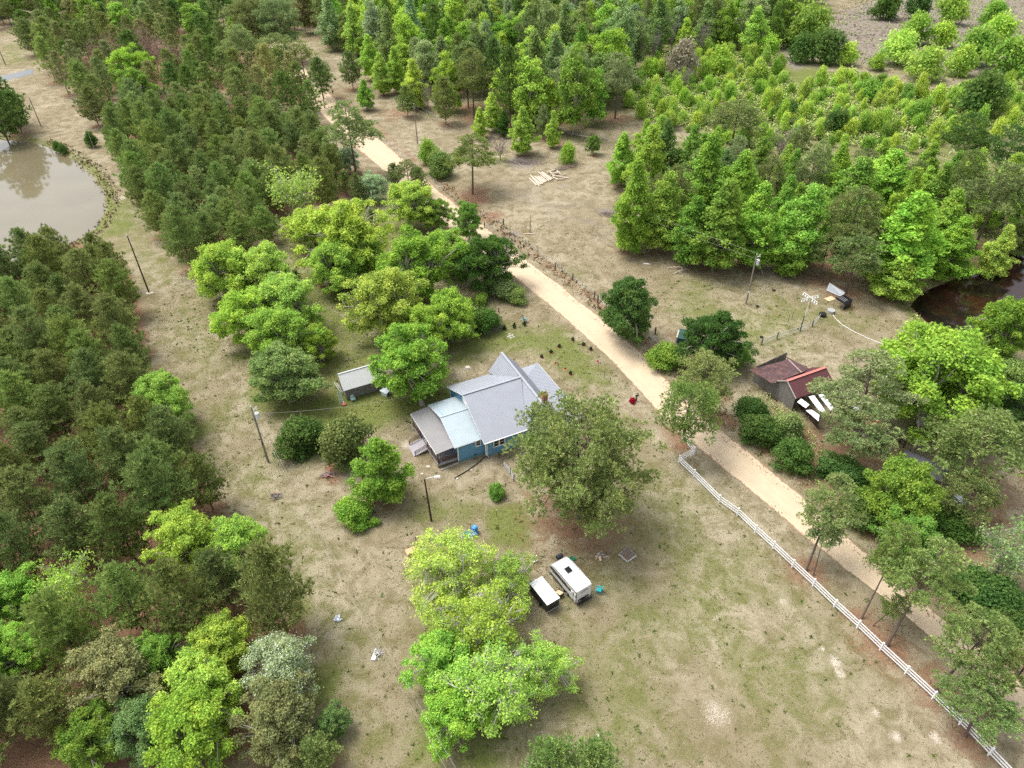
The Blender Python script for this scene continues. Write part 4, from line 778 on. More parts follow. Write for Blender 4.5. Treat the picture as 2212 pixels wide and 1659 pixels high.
# white trim along eaves and gables
mb = MB(); fz = -.10
for a, b in [((-.62, eq - .03, ez + fz), (7.5, eq - .03, ez + fz)), ((-.63, eq, ez + fz), (-.63, rq, rz_ + fz)), ((-.63, bq, ez + fz), (-.63, rq, rz_ + fz)), ((7.3, -.13, 4.6 + fz), (9.9, -.13, 7.75 + fz)), ((12.85, -.13, 4.55 + fz), (9.9, -.13, 7.75 + fz)), ((7.3, 15.03, 4.6 + fz), (9.9, 15.03, 7.75 + fz)), ((12.85, 15.03, 4.55 + fz), (9.9, 15.03, 7.75 + fz)), ((-5.07, .47, 3.7), (-.05, .47, 3.7)), ((-5.07, .5, 3.7), (-5.07, 6.3, 5.5)), ((-5.07, 12.1, 3.7), (-5.07, 6.3, 5.5)), ((7.95, -1.3, 2.86), (17.12, -1.33, 2.86)), ((17.13, -1.3, 2.86), (17.13, 15.2, 2.86)), ((-8.37, 11.9, 3.16), (-7.98, .95, 3.16))]: mb.beam(a, b, .04, .15)
part('fascia', mb, M_WHITE, house)
mb = MB(); mb.tube([(.25, eq - .05, ez - .16), (.2, -.10, ez - .5), (.2, -.10, .25), (.25, -.35, .12)], .055, 8); part('downspout', mb, M_WHITE, house)
mb = MB(); mb.beam((-.6, eq - .10, ez - .02), (7.4, eq - .10, ez - .02), .11, .10); part('gutter', mb, M_WHITE, house)
window(house, (2.3, -.02, 2.35), (1, 0), 2.05, 1.35, 2); window(house, (6.1, -.02, 2.85), (1, 0), 1.05, .95, 1); window(house, (-1.0, .78, 2.9), (1, 0), .95, 1.2, 1); window(house, (14.2 - 4.1, .10, 5.6), (1, 0), .9, 1.1, 1)
mb = MB(); mb.box((-.06, 7.7, 5.75), (.07, 2.6, 1.25)); 
for i in range(6): mb.box((-.10, 7.7, 5.27 + i * .19), (.05, 2.4, .10), ry=.5)
part('gable_vent', mb, M_WHITE, house)
mb = MB(); mb.box((1.45, -.12, 1.2), (.06, .06, 1.3)); mb.box((1.45, -.14, 1.75), (.26, .14, .36)); part('electric_meter', mb, M_STEEL, house)
# chimney of separate brick courses
ch = MB(); 
for i in range(40):
    s = .74 if i < 34 else .86 if i < 38 else .78; ch.box((11.15, 1.35, 4.9 + i * .085), (s - (.02 if i % 2 else 0), s - (0 if i % 2 else .02), .075))
chim = part('chimney', ch, M_BRICK, house); mb = MB(); mb.box((11.15, 1.35, 8.33), (.46, .46, .05)); part('flue', mb, M_BLACK, chim)
# back porch: deck, skirt, posts, rails, steps
mb = MB()
n_ = 22
for i in range(n_): pass
for i in range(n_):
    q0 = 1.15 + i * (10.3 / n_); d = MB(); d.box((-6.12 - .02 * i / n_, q0 + .23, .78), (3.25 + .6 * i / n_ * .5, .455, .05)); part('deck_board', d, M_DECK, house)
mb = MB(); mb.beam((-7.76, 1.1, .62), (-8.3, 11.5, .62), .05, .34); mb.beam((-7.76, 1.1, .62), (-4.5, 1.1, .62), .05, .34); part('deck_skirt', mb, M_DECK, house)
for x, y in ((-7.72, 1.2), (-7.85, 3.6), (-7.93, 5.3), (-8.05, 8.2), (-8.22, 11.3)):
    p_ = MB(); p_.box((x, y, 1.6), (.13, .13, 3.2)); part('porch_post', p_, M_BROWN, house)
def rail(a, b, zs=(1.05, 1.28, 1.52, 1.78)):
    for z in zs: r_ = MB(); r_.beam((a[0], a[1], z), (b[0], b[1], z), .04, .14); part('rail', r_, M_BROWN, house)
rail((-7.74, 1.2), (-4.55, 1.2)); rail((-7.74, 1.2), (-7.93, 5.3)); rail((-8.06, 8.2), (-8.22, 11.3))
for i in range(9):
    t = i / 8; x_ = -7.95 - t * 2.2; z_ = .74 - t * .66; s_ = MB(); s_.box((x_ - .12, 6.72, z_), (.30, 2.75, .05)); part('step', s_, M_DECK, house)
for q_ in (5.3, 8.15):
    s_ = MB(); s_.beam((-7.95, q_, .6), (-10.25, q_, .04), .05, .24); part('stringer', s_, M_DECK, house)
    for dz in (.45, .72, 1.0): r_ = MB(); r_.beam((-7.95, q_, .72 + dz), (-10.15, q_, .06 + dz), .04, .11); part('rail', r_, M_BROWN, house)
    r_ = MB(); r_.box((-10.15, q_, .55), (.11, .11, 1.1)); part('porch_post', r_, M_BROWN, house)
for x, y in ((8.1, -1.1), (11, -1.15), (14, -1.15), (16.9, -1.15), (16.9, 4), (16.9, 9), (16.9, 14.9)):
    p_ = MB(); p_.box((x, y, 1.5), (.13, .13, 2.95)); part('porch_post', p_, M_WHITE, house)
mb = MB(); mb.box((15.0, 7.0, .4), (4.2, 16, .2)); part('front_porch_floor', mb, M_DECK, house)
# ------------------------------------------------------------------ small helpers for placing things
def P3(u, v, z=0.0, h=0.0):
    x, y = at2(u, v, h); return (x, y, gz(x, y) + z)
def heading(u0, v0, u1, v1):
    a, b = at2(u0, v0), at2(u1, v1); return math.atan2(b[1] - a[1], b[0] - a[0]), math.dist(a, b)
g = np.random.default_rng(21)
# ------------------------------------------------------------------ white vinyl rail fence
FP = [(1476,941),(1500.5,974),(1467,992),(1499.6,1023),(1554.6,1078),(1594.6,1106),(1633,1143),(1671.4,1178),(1713.4,1217.7),(1758,1259),(1804.7,1304),(1854.7,1349),(1904.7,1397),(1959.7,1447.7),(2018.7,1502),(2077.4,1558),(2140.7,1623.7),(2208,1694)]
fx = [at2(u, v, .8) for u, v in FP]; fence = thing('rail_fence', 'white three-rail vinyl fence along the sand road', 'fence', (*fx[0], 0)); o0 = Vector((*fx[0], 0))
for (x, y) in fx:
    z = gz(x, y); mb = MB(); mb.box((x - o0.x, y - o0.y, z + .78), (.16, .16, 1.62)); mb.box((x - o0.x, y - o0.y, z + 1.62), (.20, .20, .05)); part('post', mb, M_WHITE2, fence)
for a, b in zip(fx[:-1], fx[1:]):
    for hz in (.45, .92, 1.38): mb = MB(); mb.beam((a[0] - o0.x, a[1] - o0.y, gz(*a) + hz), (b[0] - o0.x, b[1] - o0.y, gz(*b) + hz), .05, .17); part('rail', mb, M_WHITE2, fence)
# ------------------------------------------------------------------ wire fence with dark posts along the far side of the road
big = [(1047,492),(1088,487),(1199,585),(1237,608),(1284,646),(1291,655),(1415,722)] ; thin = [(835,308),(860,330),(912,372),(945,400),(975,425),(1010,458),(1110,510),(1135,530),(1160,548),(1180,566),(1213,583),(1220,592),(1257,622),(1276,637),(1400,712),(790,290),(740,262),(700,232)]
wf = thing('wire_fence', 'wire fence of dark posts and thin stakes beside the sand road', 'fence', P3(1200, 590)); o0 = wf.location
for (u, v) in big: x, y, z = P3(u, v); mb = MB(); mb.cyl((x - o0.x, y - o0.y, z - o0.z - .1), .13, 1.75, 8); part('post', mb, M_CREO, wf)
for (u, v) in thin: x, y, z = P3(u, v); mb = MB(); mb.cyl((x - o0.x, y - o0.y, z - o0.z - .1), .04, 1.5, 5); part('stake', mb, M_GREYWOOD, wf)
pts = sorted([P3(u, v) for u, v in big + thin], key=lambda q: q[1])
for hz in (.4, .75, 1.1): mb = MB(); mb.tube([(x - o0.x, y - o0.y, z - o0.z + hz) for x, y, z in pts], .010, 4); part('wire', mb, M_STEEL, wf)
# ------------------------------------------------------------------ poles and lines
POLES = {}
M_CONCW = mat('pale_grey_enamel', (.62, .64, .64), .5, .4)
def pole(key, base, ht, label, m=M_POLE, r=.16, arm=None, tr=False):
    x, y, z = P3(*base); o = thing('utility_pole', label, 'utility pole', (x, y, z)); mb = MB(); mb.tube([(0, 0, -.2), (0, 0, ht)], [r * 1.15, r * .72], 10); part('shaft', mb, m, o); POLES[key] = (x, y, z, ht)
    mb = MB(); mb.cyl((0, 0, ht), .05, .28, 8); mb.cyl((.22, 0, ht - .9), .05, .2, 8); mb.box((.12, 0, ht - .92), (.24, .05, .05)); part('insulator', mb, M_WHITE, o)
    if tr:
        mb = MB(); mb.cyl((.52, 0, ht - 2.3), .30, 1.0, 16); mb.cyl((.52, 0, ht - 1.3), .32, .06, 16); mb.cyl((.52, 0, ht - 1.24), .05, .28, 8); mb.box((.24, 0, ht - 1.8), (.12, .12, .5)); part('transformer', mb, M_CONCW, o)
        mb = MB(); mb.box((.45, .1, ht - .55), (.7, .06, .07)); mb.cyl((.75, .1, ht - .55), .06, .5, 8); mb.cyl((.55, .1, ht - .55), .05, .4, 8); part('fuse_arm', mb, M_WHITE, o)
    return o
pole('A', (322,632), 13.6, 'dark wooden utility pole with pale sand round its foot, beside the plantation', M_CREO)
o = pole('B', (580,998), 11.6, 'grey utility pole carrying a grey transformer beside the round dark bush', tr=True); mb = MB(); mb.box((.02, -.2, 4.2), (.2, .14, .36)); part('meter_box', mb, M_BLACK, o)
pole('C', (902,310), 12.2, 'grey utility pole standing in the bare field across the upper road'); pole('E', (89,273), 9.6, 'pale leaning utility pole above the brown pond')
o = pole('D', (1611,657), 11.6, 'pale utility pole with white transformer in the pasture by the gum wood', tr=True); pole('G', (12,140), 9.0, 'short dark pole beside the far paved road', M_CREO)
mb = MB(); mb.box((-.02, -.2, 3.0), (.18, .14, .4)); part('meter_box', mb, M_WHITE, o)
x, y, z = P3(322, 632); mb = MB(); k = 14; mb.add([(0, 0, .10)] + [((.9 + .25 * math.sin(3 * a)) * math.cos(a), (.8 + .2 * math.cos(2 * a)) * math.sin(a), -.02) for a in [2 * math.pi * i / k for i in range(k)]], [(0, 1 + i, 1 + (i + 1) % k) for i in range(k)]); tag(link('sand_mound', mb.mesh('sand_mound', M_STONE), None, (x + .1, y - .2, z)), 'pale sand mound round the foot of the dark utility pole', 'sand pile')
def wire(a, b, sag, label, name='power_line', r=.013, m=M_STEEL, cat='cable'):
    a, b = Vector(a), Vector(b); n = 16; mb = MB(); mb.tube([(b - a) * (i / n) - Vector((0, 0, sag * 4 * (i / n) * (1 - i / n))) for i in range(n + 1)], r, 4); return tag(link(name, mb.mesh(name, m), None, a), label, cat, 'overhead lines')
tp = lambda k, d=0.0: (POLES[k][0], POLES[k][1], POLES[k][2] + POLES[k][3] + .25 - d)
M_WIRE = mat('bare_wire', (.33, .31, .28), .6, .3); XA = at(1020, 1720, 8.0); XB = at(1000, 1725, 8.0)
wire(tp('A'), tp('B'), 1.6, 'upper power line from the dark pole to the transformer pole', m=M_WIRE); wire(tp('A', 1.2), tp('B', 1.2), 1.8, 'lower power line from the dark pole to the transformer pole', m=M_WIRE)
wire(tp('B'), XA, 1.6, 'upper power line running down past the camper grove', m=M_WIRE); wire(tp('B', 1.2), XB, 1.9, 'lower power line running down past the camper grove', m=M_WIRE)
wire(tp('A'), (-120, 205, 12), 1.5, 'power line from the dark pole toward the pond', m=M_WIRE); wire(tp('E'), tp('C'), 2.0, 'upper power line crossing the plantation', m=M_WIRE); wire(tp('E', 1.2), tp('C', 1.2), 2.2, 'lower power line crossing the plantation', m=M_WIRE)
wire(tp('C'), tp('D'), 2.5, 'upper power line across the bare field to the pasture pole', m=M_WIRE); wire(tp('C', 1.2), tp('D', 1.2), 2.8, 'lower power line across the bare field to the pasture pole', m=M_WIRE)
hx = hw(-.2, 14.6); wire(tp('B', 1.6), (*hx, 4.2), 1.2, 'twisted service cable from the transformer pole to the house', r=.016, m=M_CONC)
gx = at(1678, 686); wire(tp('D', .6), (gx[0], gx[1], .1), 0.0, 'guy wire from the pasture pole to its yellow marker', 'guy_wire', .015, M_WIRE)
gy_ = thing('guy_marker', 'yellow guy wire marker stuck in the pasture', 'marker', P3(1678, 686)); mb = MB(); v_ = (Vector(tp('D', .6)) - Vector((gx[0], gx[1], .1))).normalized(); mb.tube([(0, 0, 0), tuple(v_ * 2.6)], .045, 6); part('sleeve', mb, mat('yellow_plastic', (.75, .50, .03), .5, .3), gy_); mb = MB(); mb.tube([(0, 0, 0), (-.9, -.5, .02)], .02, 5); part('anchor_rod', mb, M_STEEL, gy_)
# yard light
o = thing('yard_light_pole', 'brown wooden pole with a white arm lamp between porch and water tank', 'light pole', P3(932, 1125)); mb = MB(); mb.tube([(0, 0, -.1), (-.25, .1, 8.6)], [.16, .11], 10); part('shaft', mb, M_CREO, o)
mb = MB(); mb.tube([(-.25, .1, 8.3), (.1, .1, 8.75), (.7, .12, 8.95), (1.2, .15, 9.0)], .045, 8); part('arm', mb, M_STEEL, o); mb = MB(); mb.box((1.45, .16, 8.98), (.6, .26, .14)); mb.cyl((1.5, .16, 8.78), .14, .16, 10); part('lamp_head', mb, M_WHITE, o)
# gourd rack
o = thing('gourd_rack', 'tall pole rack hung with white gourd birdhouses in the pasture', 'bird house', P3(1730, 713)); mb = MB(); mb.tube([(0, 0, 0), (.05, 0, 7.6)], .06, 8); part('pole', mb, M_WHITE, o); mb = MB(); mb.box((-.14, 0, 1.6), (.12, .12, 3.6)); part('brace_post', mb, M_CREO, o)
for a in (.35, .35 + math.pi / 2):
    mb = MB(); d = Vector((math.cos(a), math.sin(a), 0)); mb.beam(Vector((.05, 0, 7.6)) - d * 2.0, Vector((.05, 0, 7.6)) + d * 2.0, .07, .07); part('arm', mb, M_WHITE, o)
    for s in (-1.9, -1.3, -.7, .7, 1.3, 1.9):
        mb = MB(); c = Vector((.05, 0, 7.1)) + d * s; mb.tube([c + Vector((0, 0, .45)), c + Vector((0, 0, .25)), c + Vector((0, 0, .05)), c - Vector((0, 0, .18)), c - Vector((0, 0, .25))], [.03, .07, .17, .15, .03], 8); part('gourd', mb, M_WHITE, o)
# ------------------------------------------------------------------ log shed and clutter
def plank_wall(parent, a, b, z0, z1, hh, g, m=M_GREYBOARD, name='plank', jut=.0, prof=None):
    a, b = Vector((*a, 0)), Vector((*b, 0)); d = (b - a).normalized(); n = Vector((d.y, -d.x, 0)); z = z0; i = 0
    while z < z1 - .02:
        t = prof(z + hh * .5) if prof else (0, (b - a).length)
        if t[1] - t[0] > .1:
            mb = MB(); k = g.uniform(-.02, .03); e0, e1 = g.uniform(-jut, jut * .3), g.uniform(-jut * .3, jut); mb.beam(a + d * (t[0] + e0) + n * k + Vector((0, 0, z + hh / 2 + g.uniform(-.01, .01))), a + d * (t[1] + e1) + n * k + Vector((0, 0, z + hh / 2 + g.uniform(-.015, .015))), .05 + .02 * g.uniform(), hh * .90); part(name, mb, m, parent)
        z += hh; i += 1
def board_wall(parent, a, b, z0, ztop, wd, g, m=M_GREYWOOD, name='board'):
    a, b = Vector((*a, 0)), Vector((*b, 0)); l = (b - a).length; d = (b - a) / l; n = Vector((d.y, -d.x, 0)); k = int(l / wd)
    for i in range(k):
        s = (i + .5) * l / k; zt = ztop(s) + g.uniform(-.06, .02); mb = MB(); c = a + d * s + n * g.uniform(-.015, .02); mb.beam(c + Vector((0, 0, z0 + g.uniform(-.03, .08))), c + Vector((0, 0, zt)), l / k * .92, .03, 0, tuple(n)); part(name, mb, m, parent)
SHO = (-25.0, 100.6); 
sa = at2(*(691.2 + .09765 * 600, 748.8 + .09765 * 1185)); sb = at2(691.2 + .09765 * 1370, 748.8 + .09765 * 955); sang = math.atan2(sb[1] - sa[1], sb[0] - sa[0]); sl = math.dist(sa, sb)
shed = thing('log_shed', 'old grey board shed with bright metal roof under the shade tree', 'shed', (*sa, 0), sang); sd_ = 4.3
plank_wall(shed, (0, 0), (sl, 0), .15, 2.7, .23, g, jut=.08); plank_wall(shed, (0, sd_), (0, 0), .15, 4.3, .23, g, prof=lambda z: (0, sd_) if z < 2.7 else ((z - 2.7) * 1.25, sd_ - (z - 2.7) * 1.25)); plank_wall(shed, (sl, 0), (sl, sd_), .15, 4.3, .23, g, prof=lambda z: (0, sd_) if z < 2.7 else ((z - 2.7) * 1.25, sd_ - (z - 2.7) * 1.25)); plank_wall(shed, (sl, sd_), (0, sd_), .15, 2.7, .23, g)
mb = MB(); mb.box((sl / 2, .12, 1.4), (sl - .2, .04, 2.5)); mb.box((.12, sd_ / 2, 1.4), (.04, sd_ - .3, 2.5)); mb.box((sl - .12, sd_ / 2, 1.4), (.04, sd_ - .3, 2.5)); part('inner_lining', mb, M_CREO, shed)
roofplane('roof', [(-.35, -.5, 2.55), (sl + .35, -.5, 2.55), (sl + .35, sd_ / 2, 4.45), (-.35, sd_ / 2, 4.45)], (-.35, -.5, 2.55), (sl + .35, -.5, 2.55), (0, sd_ / 2 + .5, 1.9), M_GALVB := mat('bright_tin', (.43, .44, .43), .4, .5, var=.05, scale=1), shed, rib=.35); roofplane('roof', [(sl + .35, sd_ + .5, 2.55), (-.35, sd_ + .5, 2.55), (-.35, sd_ / 2, 4.45), (sl + .35, sd_ / 2, 4.45)], (sl + .35, sd_ + .5, 2.55), (-.35, sd_ + .5, 2.55), (0, -sd_ / 2 - .5, 1.9), M_GALVB, shed, rib=.35)
mb = MB(); mb.beam((-.36, sd_ / 2, 4.49), (sl + .36, sd_ / 2, 4.49), .3, .04); part('ridge_cap', mb, M_GALVB, shed)
q_ = lambda x, y, h=0: at2(691.2 + .09765 * x, 748.8 + .09765 * y, h)
dh = thing('dog_house', 'small white dog house with dark doorway beside the log shed', 'dog house', (*q_(1460, 1060), 0), R(-28)); mb = MB(); mb.slab([(-.55, -.6, .05), (.55, -.6, .05), (.55, -.6, .85), (-.55, -.6, 1.05)][::-1], -.03)
mb.slab([(-.55, .6, .05), (.55, .6, .05), (.55, .6, .85), (-.55, .6, 1.05)], -.03); mb.box((-.55, 0, .55), (.04, 1.2, 1.0)); mb.box((.55, -.42, .45), (.04, .36, .8)); mb.box((.55, .42, .45), (.04, .36, .8)); mb.box((.55, 0, .78), (.04, .5, .16)); mb.box((0, 0, .06), (1.1, 1.2, .04)); part('body', mb, M_PALEB := mat('pale_blue_white', (.62, .68, .72), .6, .3), dh)
mb = MB(); mb.slab([(-.7, -.72, 1.14), (.72, -.72, .88), (.72, .72, .88), (-.7, .72, 1.14)], .05); part('roof', mb, M_PALEB, dh); mb = MB(); mb.box((.53, 0, .38), (.02, .48, .62)); part('doorway', mb, M_BLACK, dh)
def chair(name, label, loc, rz, m, s=1.0):
    o = thing(name, label, 'chair', loc, rz); o.scale = (s, s, s)
    for i in range(5): mb = MB(); mb.box((-.2 + i * .11, 0, .38 + .012 * i), (.095, .56, .025)); part('seat_slat', mb, m, o)
    for i in range(5): mb = MB(); mb.box((-.36, -.23 + i * .115, .72), (.03, .10, .72 + (.08 if i == 2 else 0)), ry=-.32); part('back_slat', mb, m, o)
    for s_ in (-1, 1): mb = MB(); mb.box((-.02, s_ * .34, .60), (.66, .13, .03)); part('armrest', mb, m, o); mb = MB(); mb.box((.25, s_ * .34, .3), (.09, .04, .6)); part('leg', mb, m, o); mb = MB(); mb.beam((.3, s_ * .27, .36), (-.52, s_ * .27, .03), .04, .10); part('leg', mb, m, o)
    return o
M_MINT = mat('mint_plastic', (.45, .66, .60), .5, .3); chair('lawn_chair', 'mint coloured lawn chair lying against the front of the log shed', (*q_(740, 1200), 0), R(-60), M_MINT)
o = thing('louvre_shutter', 'pale louvred shutter leaning on the corner of the log shed', 'shutter', (*q_(470, 1240), 0), sang + .05); mb = MB()
for s_ in (-.32, .32): mb.beam((s_, -.5, .05), (s_, .15, 2.3), .07, .05)
part('stile', mb, M_PALEB, o)
for i in range(9): mb = MB(); t = .04 + i * .115; mb.beam((-.3, -.5 + .65 * t, .05 + 2.25 * t), (.3, -.5 + .65 * t, .05 + 2.25 * t), .03, .09); part('slat', mb, M_MINT, o)
o = thing('ladder', 'pale ladder lying along the end wall of the log shed', 'ladder', (*q_(420, 960), 0), sang + R(95)); mb = MB()
for s_ in (-.22, .22): mb.beam((-1.4, s_ , .55 + s_), (1.6, s_, .6 + s_), .05, .08)
part('side_rail', mb, M_PALEB, o)
for i in range(9): mb = MB(); mb.beam((-1.3 + i * .34, -.22, .33), (-1.3 + i * .34, .22, .8), .035, .035); part('rung', mb, M_PALEB, o)
o = thing('barrel_lid', 'rusty red tub with a white jug beside the louvred shutter', 'tub', (*q_(530, 1290), 0)); mb = MB(); mb.cyl((0, 0, 0), .42, .28, 14, 0, .46); part('tub', mb, M_BRICK, o); mb = MB(); mb.cyl((.05, 0, .28), .14, .3, 10, 0, .08); part('jug', mb, M_WHITE, o)
def branch_thing(name, label, cat, loc, L_, g, m=M_TWIG, group=None, lift=.3):
    o = thing(name, label, cat, loc, float(g.uniform(0, 6)), group); mb = MB(); pts = limb(mb, (-L_ / 2, 0, .1), (L_ / 2, g.uniform(-.3, .3), .15 + lift * .4), .11, .04, g, .06, 6, 6)
    for i in range(4): k = int(g.integers(1, 5)); q = np.array(pts[k]) + np.array([L_ * .15, g.uniform(-1, 1) * L_ * .2, abs(g.normal()) * lift]); p2 = limb(mb, pts[k], q, .05, .02, g, .1, 3, 4); limb(mb, p2[2], q + g.normal(size=3) * np.array([.5, .5, .2]), .025, .012, g, .1, 2, 3)
    part('limb', mb, m, o); return o
branch_thing('fallen_branch', 'long pale fallen branch behind the log shed', 'branch', P3(768, 773), 4.5, g).rotation_euler.z = R(28)
branch_thing('fallen_branch', 'pale dead branches lying in the grass beside the western tree row', 'branch', P3(705, 720), 3.0, g)
# ------------------------------------------------------------------ yard things
ox, oy, oz = P3(1043, 990); pts = [hw(.25, -.55), at2(1050, 986), at2(1043, 992), at2(1030, 1003), at2(1012, 1016), at2(995, 1026), at2(982, 1034)]; mb = MB(); mb.tube([(x - ox, y - oy, .09) for x, y in pts], .085, 8); tag(link('drain_pipe', mb.mesh('drain_pipe', M_BLACK), None, (ox, oy, 0)), 'black corrugated drain pipe curving away from the downspout', 'pipe')
o = thing('cinder_blocks', 'row of pale cinder blocks on the ground beside the back porch', 'block row', P3(952, 1010)); a0, a1 = at2(954, 1016), at2(990, 1001)
for i in range(10): t = (i + .5) / 10; mb = MB(); mb.box((a0[0] + (a1[0] - a0[0]) * t - o.location.x, a0[1] + (a1[1] - a0[1]) * t - o.location.y, .1), (.36, .2, .2), math.atan2(a1[1] - a0[1], a1[0] - a0[0]) + float(g.uniform(-.08, .08))); part('block', mb, M_CONC, o)
def rock(label, u, v, s, grp=None, m=M_STONE):
    mb = MB(); k = 9; rr = [s * g.uniform(.7, 1.2) for _ in range(k)]; mb.add([(rr[i] * math.cos(6.28 * i / k), rr[i] * .8 * math.sin(6.28 * i / k), -.03) for i in range(k)] + [(rr[i] * .7 * math.cos(6.28 * i / k), rr[i] * .55 * math.sin(6.28 * i / k), s * g.uniform(.25, .45)) for i in range(k)], [(i, (i + 1) % k, k + (i + 1) % k, k + i) for i in range(k)] + [tuple(k + i for i in range(k))]); return tag(link('stone', mb.mesh('stone', m), None, P3(u, v)), label, 'stone', grp)
for u, v, s, lb in [(912,1024,.30,'small pale stone in the yard left of the lamp head'),(947,1030,.45,'flat pale stone just right of the yard lamp head'),(940,1031,.22,'small pale stone touching the flat one near the yard lamp'),(988,1034,.28,'pale stone near the end of the black drain pipe'),(925,1008,.40,'pale stone below the porch steps path'),(1018,1015,.22,'small pale stone beyond the drain pipe'),(1010,795,.75,'big pale slab of stone behind the house, under the shade tree')]: rock(lb, u, v, s)
# fence bits in the yard
def posts_fence(name, label, pl, rails, hh, m, r=.09):
    o = thing(name, label, 'fence', P3(*pl[0])); L0 = o.location; W3 = [P3(u, v) for u, v in pl]
    for x, y, z in W3: mb = MB(); mb.cyl((x - L0.x, y - L0.y, -.05), r, hh, 8); part('post', mb, m, o)
    for i, j, h0, h1 in rails: mb = MB(); a, b = W3[i], W3[j]; mb.beam((a[0] - L0.x, a[1] - L0.y, h0), (b[0] - L0.x, b[1] - L0.y, h1), .08, .12); part('rail', mb, m, o)
    return o
posts_fence('corner_fence', 'grey log corner fence with sagging rails round the dark thicket', [(1047,722),(1085,712),(1083,694),(1077,674)], [(0,1,.5,.75),(1,2,1.0,.9),(1,0,.2,.15)], 1.3, M_GREYWOOD, .13)
o = thing('pipe_gate', 'grey pipe gate beside the dark green roadside tree', 'gate', P3(1046, 612)); a, b = Vector((0, 0, 0)), Vector(P3(1068, 645)) - o.location
for z in (.3, .55, .8, 1.05, 1.3): mb = MB(); mb.tube([a + Vector((0, 0, z)), b + Vector((0, 0, z))], .035, 6); part('bar', mb, M_STEEL, o)
for q in (a, b): mb = MB(); mb.cyl((q.x, q.y, 0), .12, 1.5, 8); part('post', mb, M_GREYWOOD, o)
o = thing('cattle_panel', 'grey cattle panel fence with dark posts between house and huge pine', 'fence', P3(1078, 990)); L0 = o.location; W3 = [Vector(P3(u, v)) - L0 for u, v in ((1078,990),(1087,1006),(1103,1026),(1110,1040))]
for q in W3: mb = MB(); mb.cyl((q.x, q.y, 0), .07, 1.5, 6); part('post', mb, M_CREO, o)
for z in [.15 + .15 * i for i in range(8)]: mb = MB(); mb.tube([W3[1] + Vector((0, 0, z)), W3[2] + Vector((0, 0, z)), W3[3] + Vector((0, 0, z))], .014, 4); part('wire', mb, M_STEEL, o)
for i in range(14): q = W3[1].lerp(W3[2], i / 13); mb = MB(); mb.tube([q + Vector((0, 0, .1)), q + Vector((0, 0, 1.25))], .012, 4); part('wire', mb, M_STEEL, o)
for u, v, lb in [(1017,1142,'thin stake with pale tip above the blue water tank'),(1073,1115,'thin stake between the small conical shrub and the water tank'),(883,1190,'dark stake beside the plywood box'),(899,1172,'dark stake at the top of the camper grove')]: o = thing('garden_stake', lb, 'stake', P3(u, v)); mb = MB(); mb.cyl((0, 0, 0), .04, 1.3, 6); part('rod', mb, M_CREO, o); mb = MB(); mb.cyl((0, 0, 1.3), .06, .08, 6); part('cap', mb, M_STONE, o)
# front garden
def conifer(label, u, v):
    V, mbx = broadleaf(int(u), 1.3, .75, .0, 12, .24, 200, 4, .06, 'bush', .05, 0, .05); (vv, ff) = V; o = thing('young_cypress', label, 'shrub', P3(u, v)); vv = vv.copy(); k = np.clip(1 - vv[:, 2] / 1.5, .1, 1); vv[:, 0] *= k * 1.4; vv[:, 1] *= k * 1.4; c = link('crown', npmesh('crown', vv, ff, [M_LEAF]), o); c.color = (.05, .085, .02, 1); part('stems', mbx, M_BARK, o)
conifer('dark little cypress nearest the stone heap', 1090, 712); conifer('dark little cypress in the middle of the three', 1111, 708); conifer('dark little cypress below the blue-grey palm', 1133, 703)
o = thing('agave', 'blue-grey spiky palm beside the little cypresses', 'plant', P3(1132, 695)); ag = mat('blue_grey_leaf', (.20, .30, .29), .6, .3, var=.15, scale=3)
for i in range(22):
    a = i * 2.4; el = g.uniform(.15, 1.2); L_ = g.uniform(.9, 1.3); d = Vector((math.cos(a) * math.cos(el), math.sin(a) * math.cos(el), math.sin(el))); s_ = Vector((-math.sin(a), math.cos(a), 0)) * .09; b = Vector((0, 0, .35)); mb = MB(); mb.add([b - s_ * .5, b + s_ * .5, b + d * L_ * .6 + s_, b + d * L_ * .6 - s_, b + d * L_ - Vector((0, 0, .12))], [(0, 1, 2, 3), (3, 2, 4)]); part('frond', mb, ag, o)
mb = MB(); mb.cyl((0, 0, -.05), .12, .45, 8); part('trunk', mb, M_BARK, o)
for i, (du, dv) in enumerate([(0,0),(5,-2),(-4,1),(2,4),(-1,-4),(8,2)]): rock('pale stone of the heap by the little cypresses', 1102 + du, 727 + dv, .32, 'stone heap by the cypresses', M_CONC)
MUL = [(1170,772,'mulched shrub nearest the porch corner'),(1190,762,'mulched shrub second from the porch corner in the curved bed'),(1208,750,'mulched shrub in the middle of the curved row'),(1237,735,'mulched shrub at the top of the curved row'),(1260,746,'small mulched shrub between the top one and the twiggy one'),(1276,756,'twiggy mulched shrub nearest the flag'),(1291,781,'mulched seedling below the flag'),(1200,785,'flat mulched seedling by the porch eave'),(1221,797,'mulched seedling half hidden by the porch eave'),(1232,808,'mulched seedling next to the huge pine')]
M_MULCH = mat('red_mulch', (.30, .12, .08), .95, .1, var=.25, scale=8)
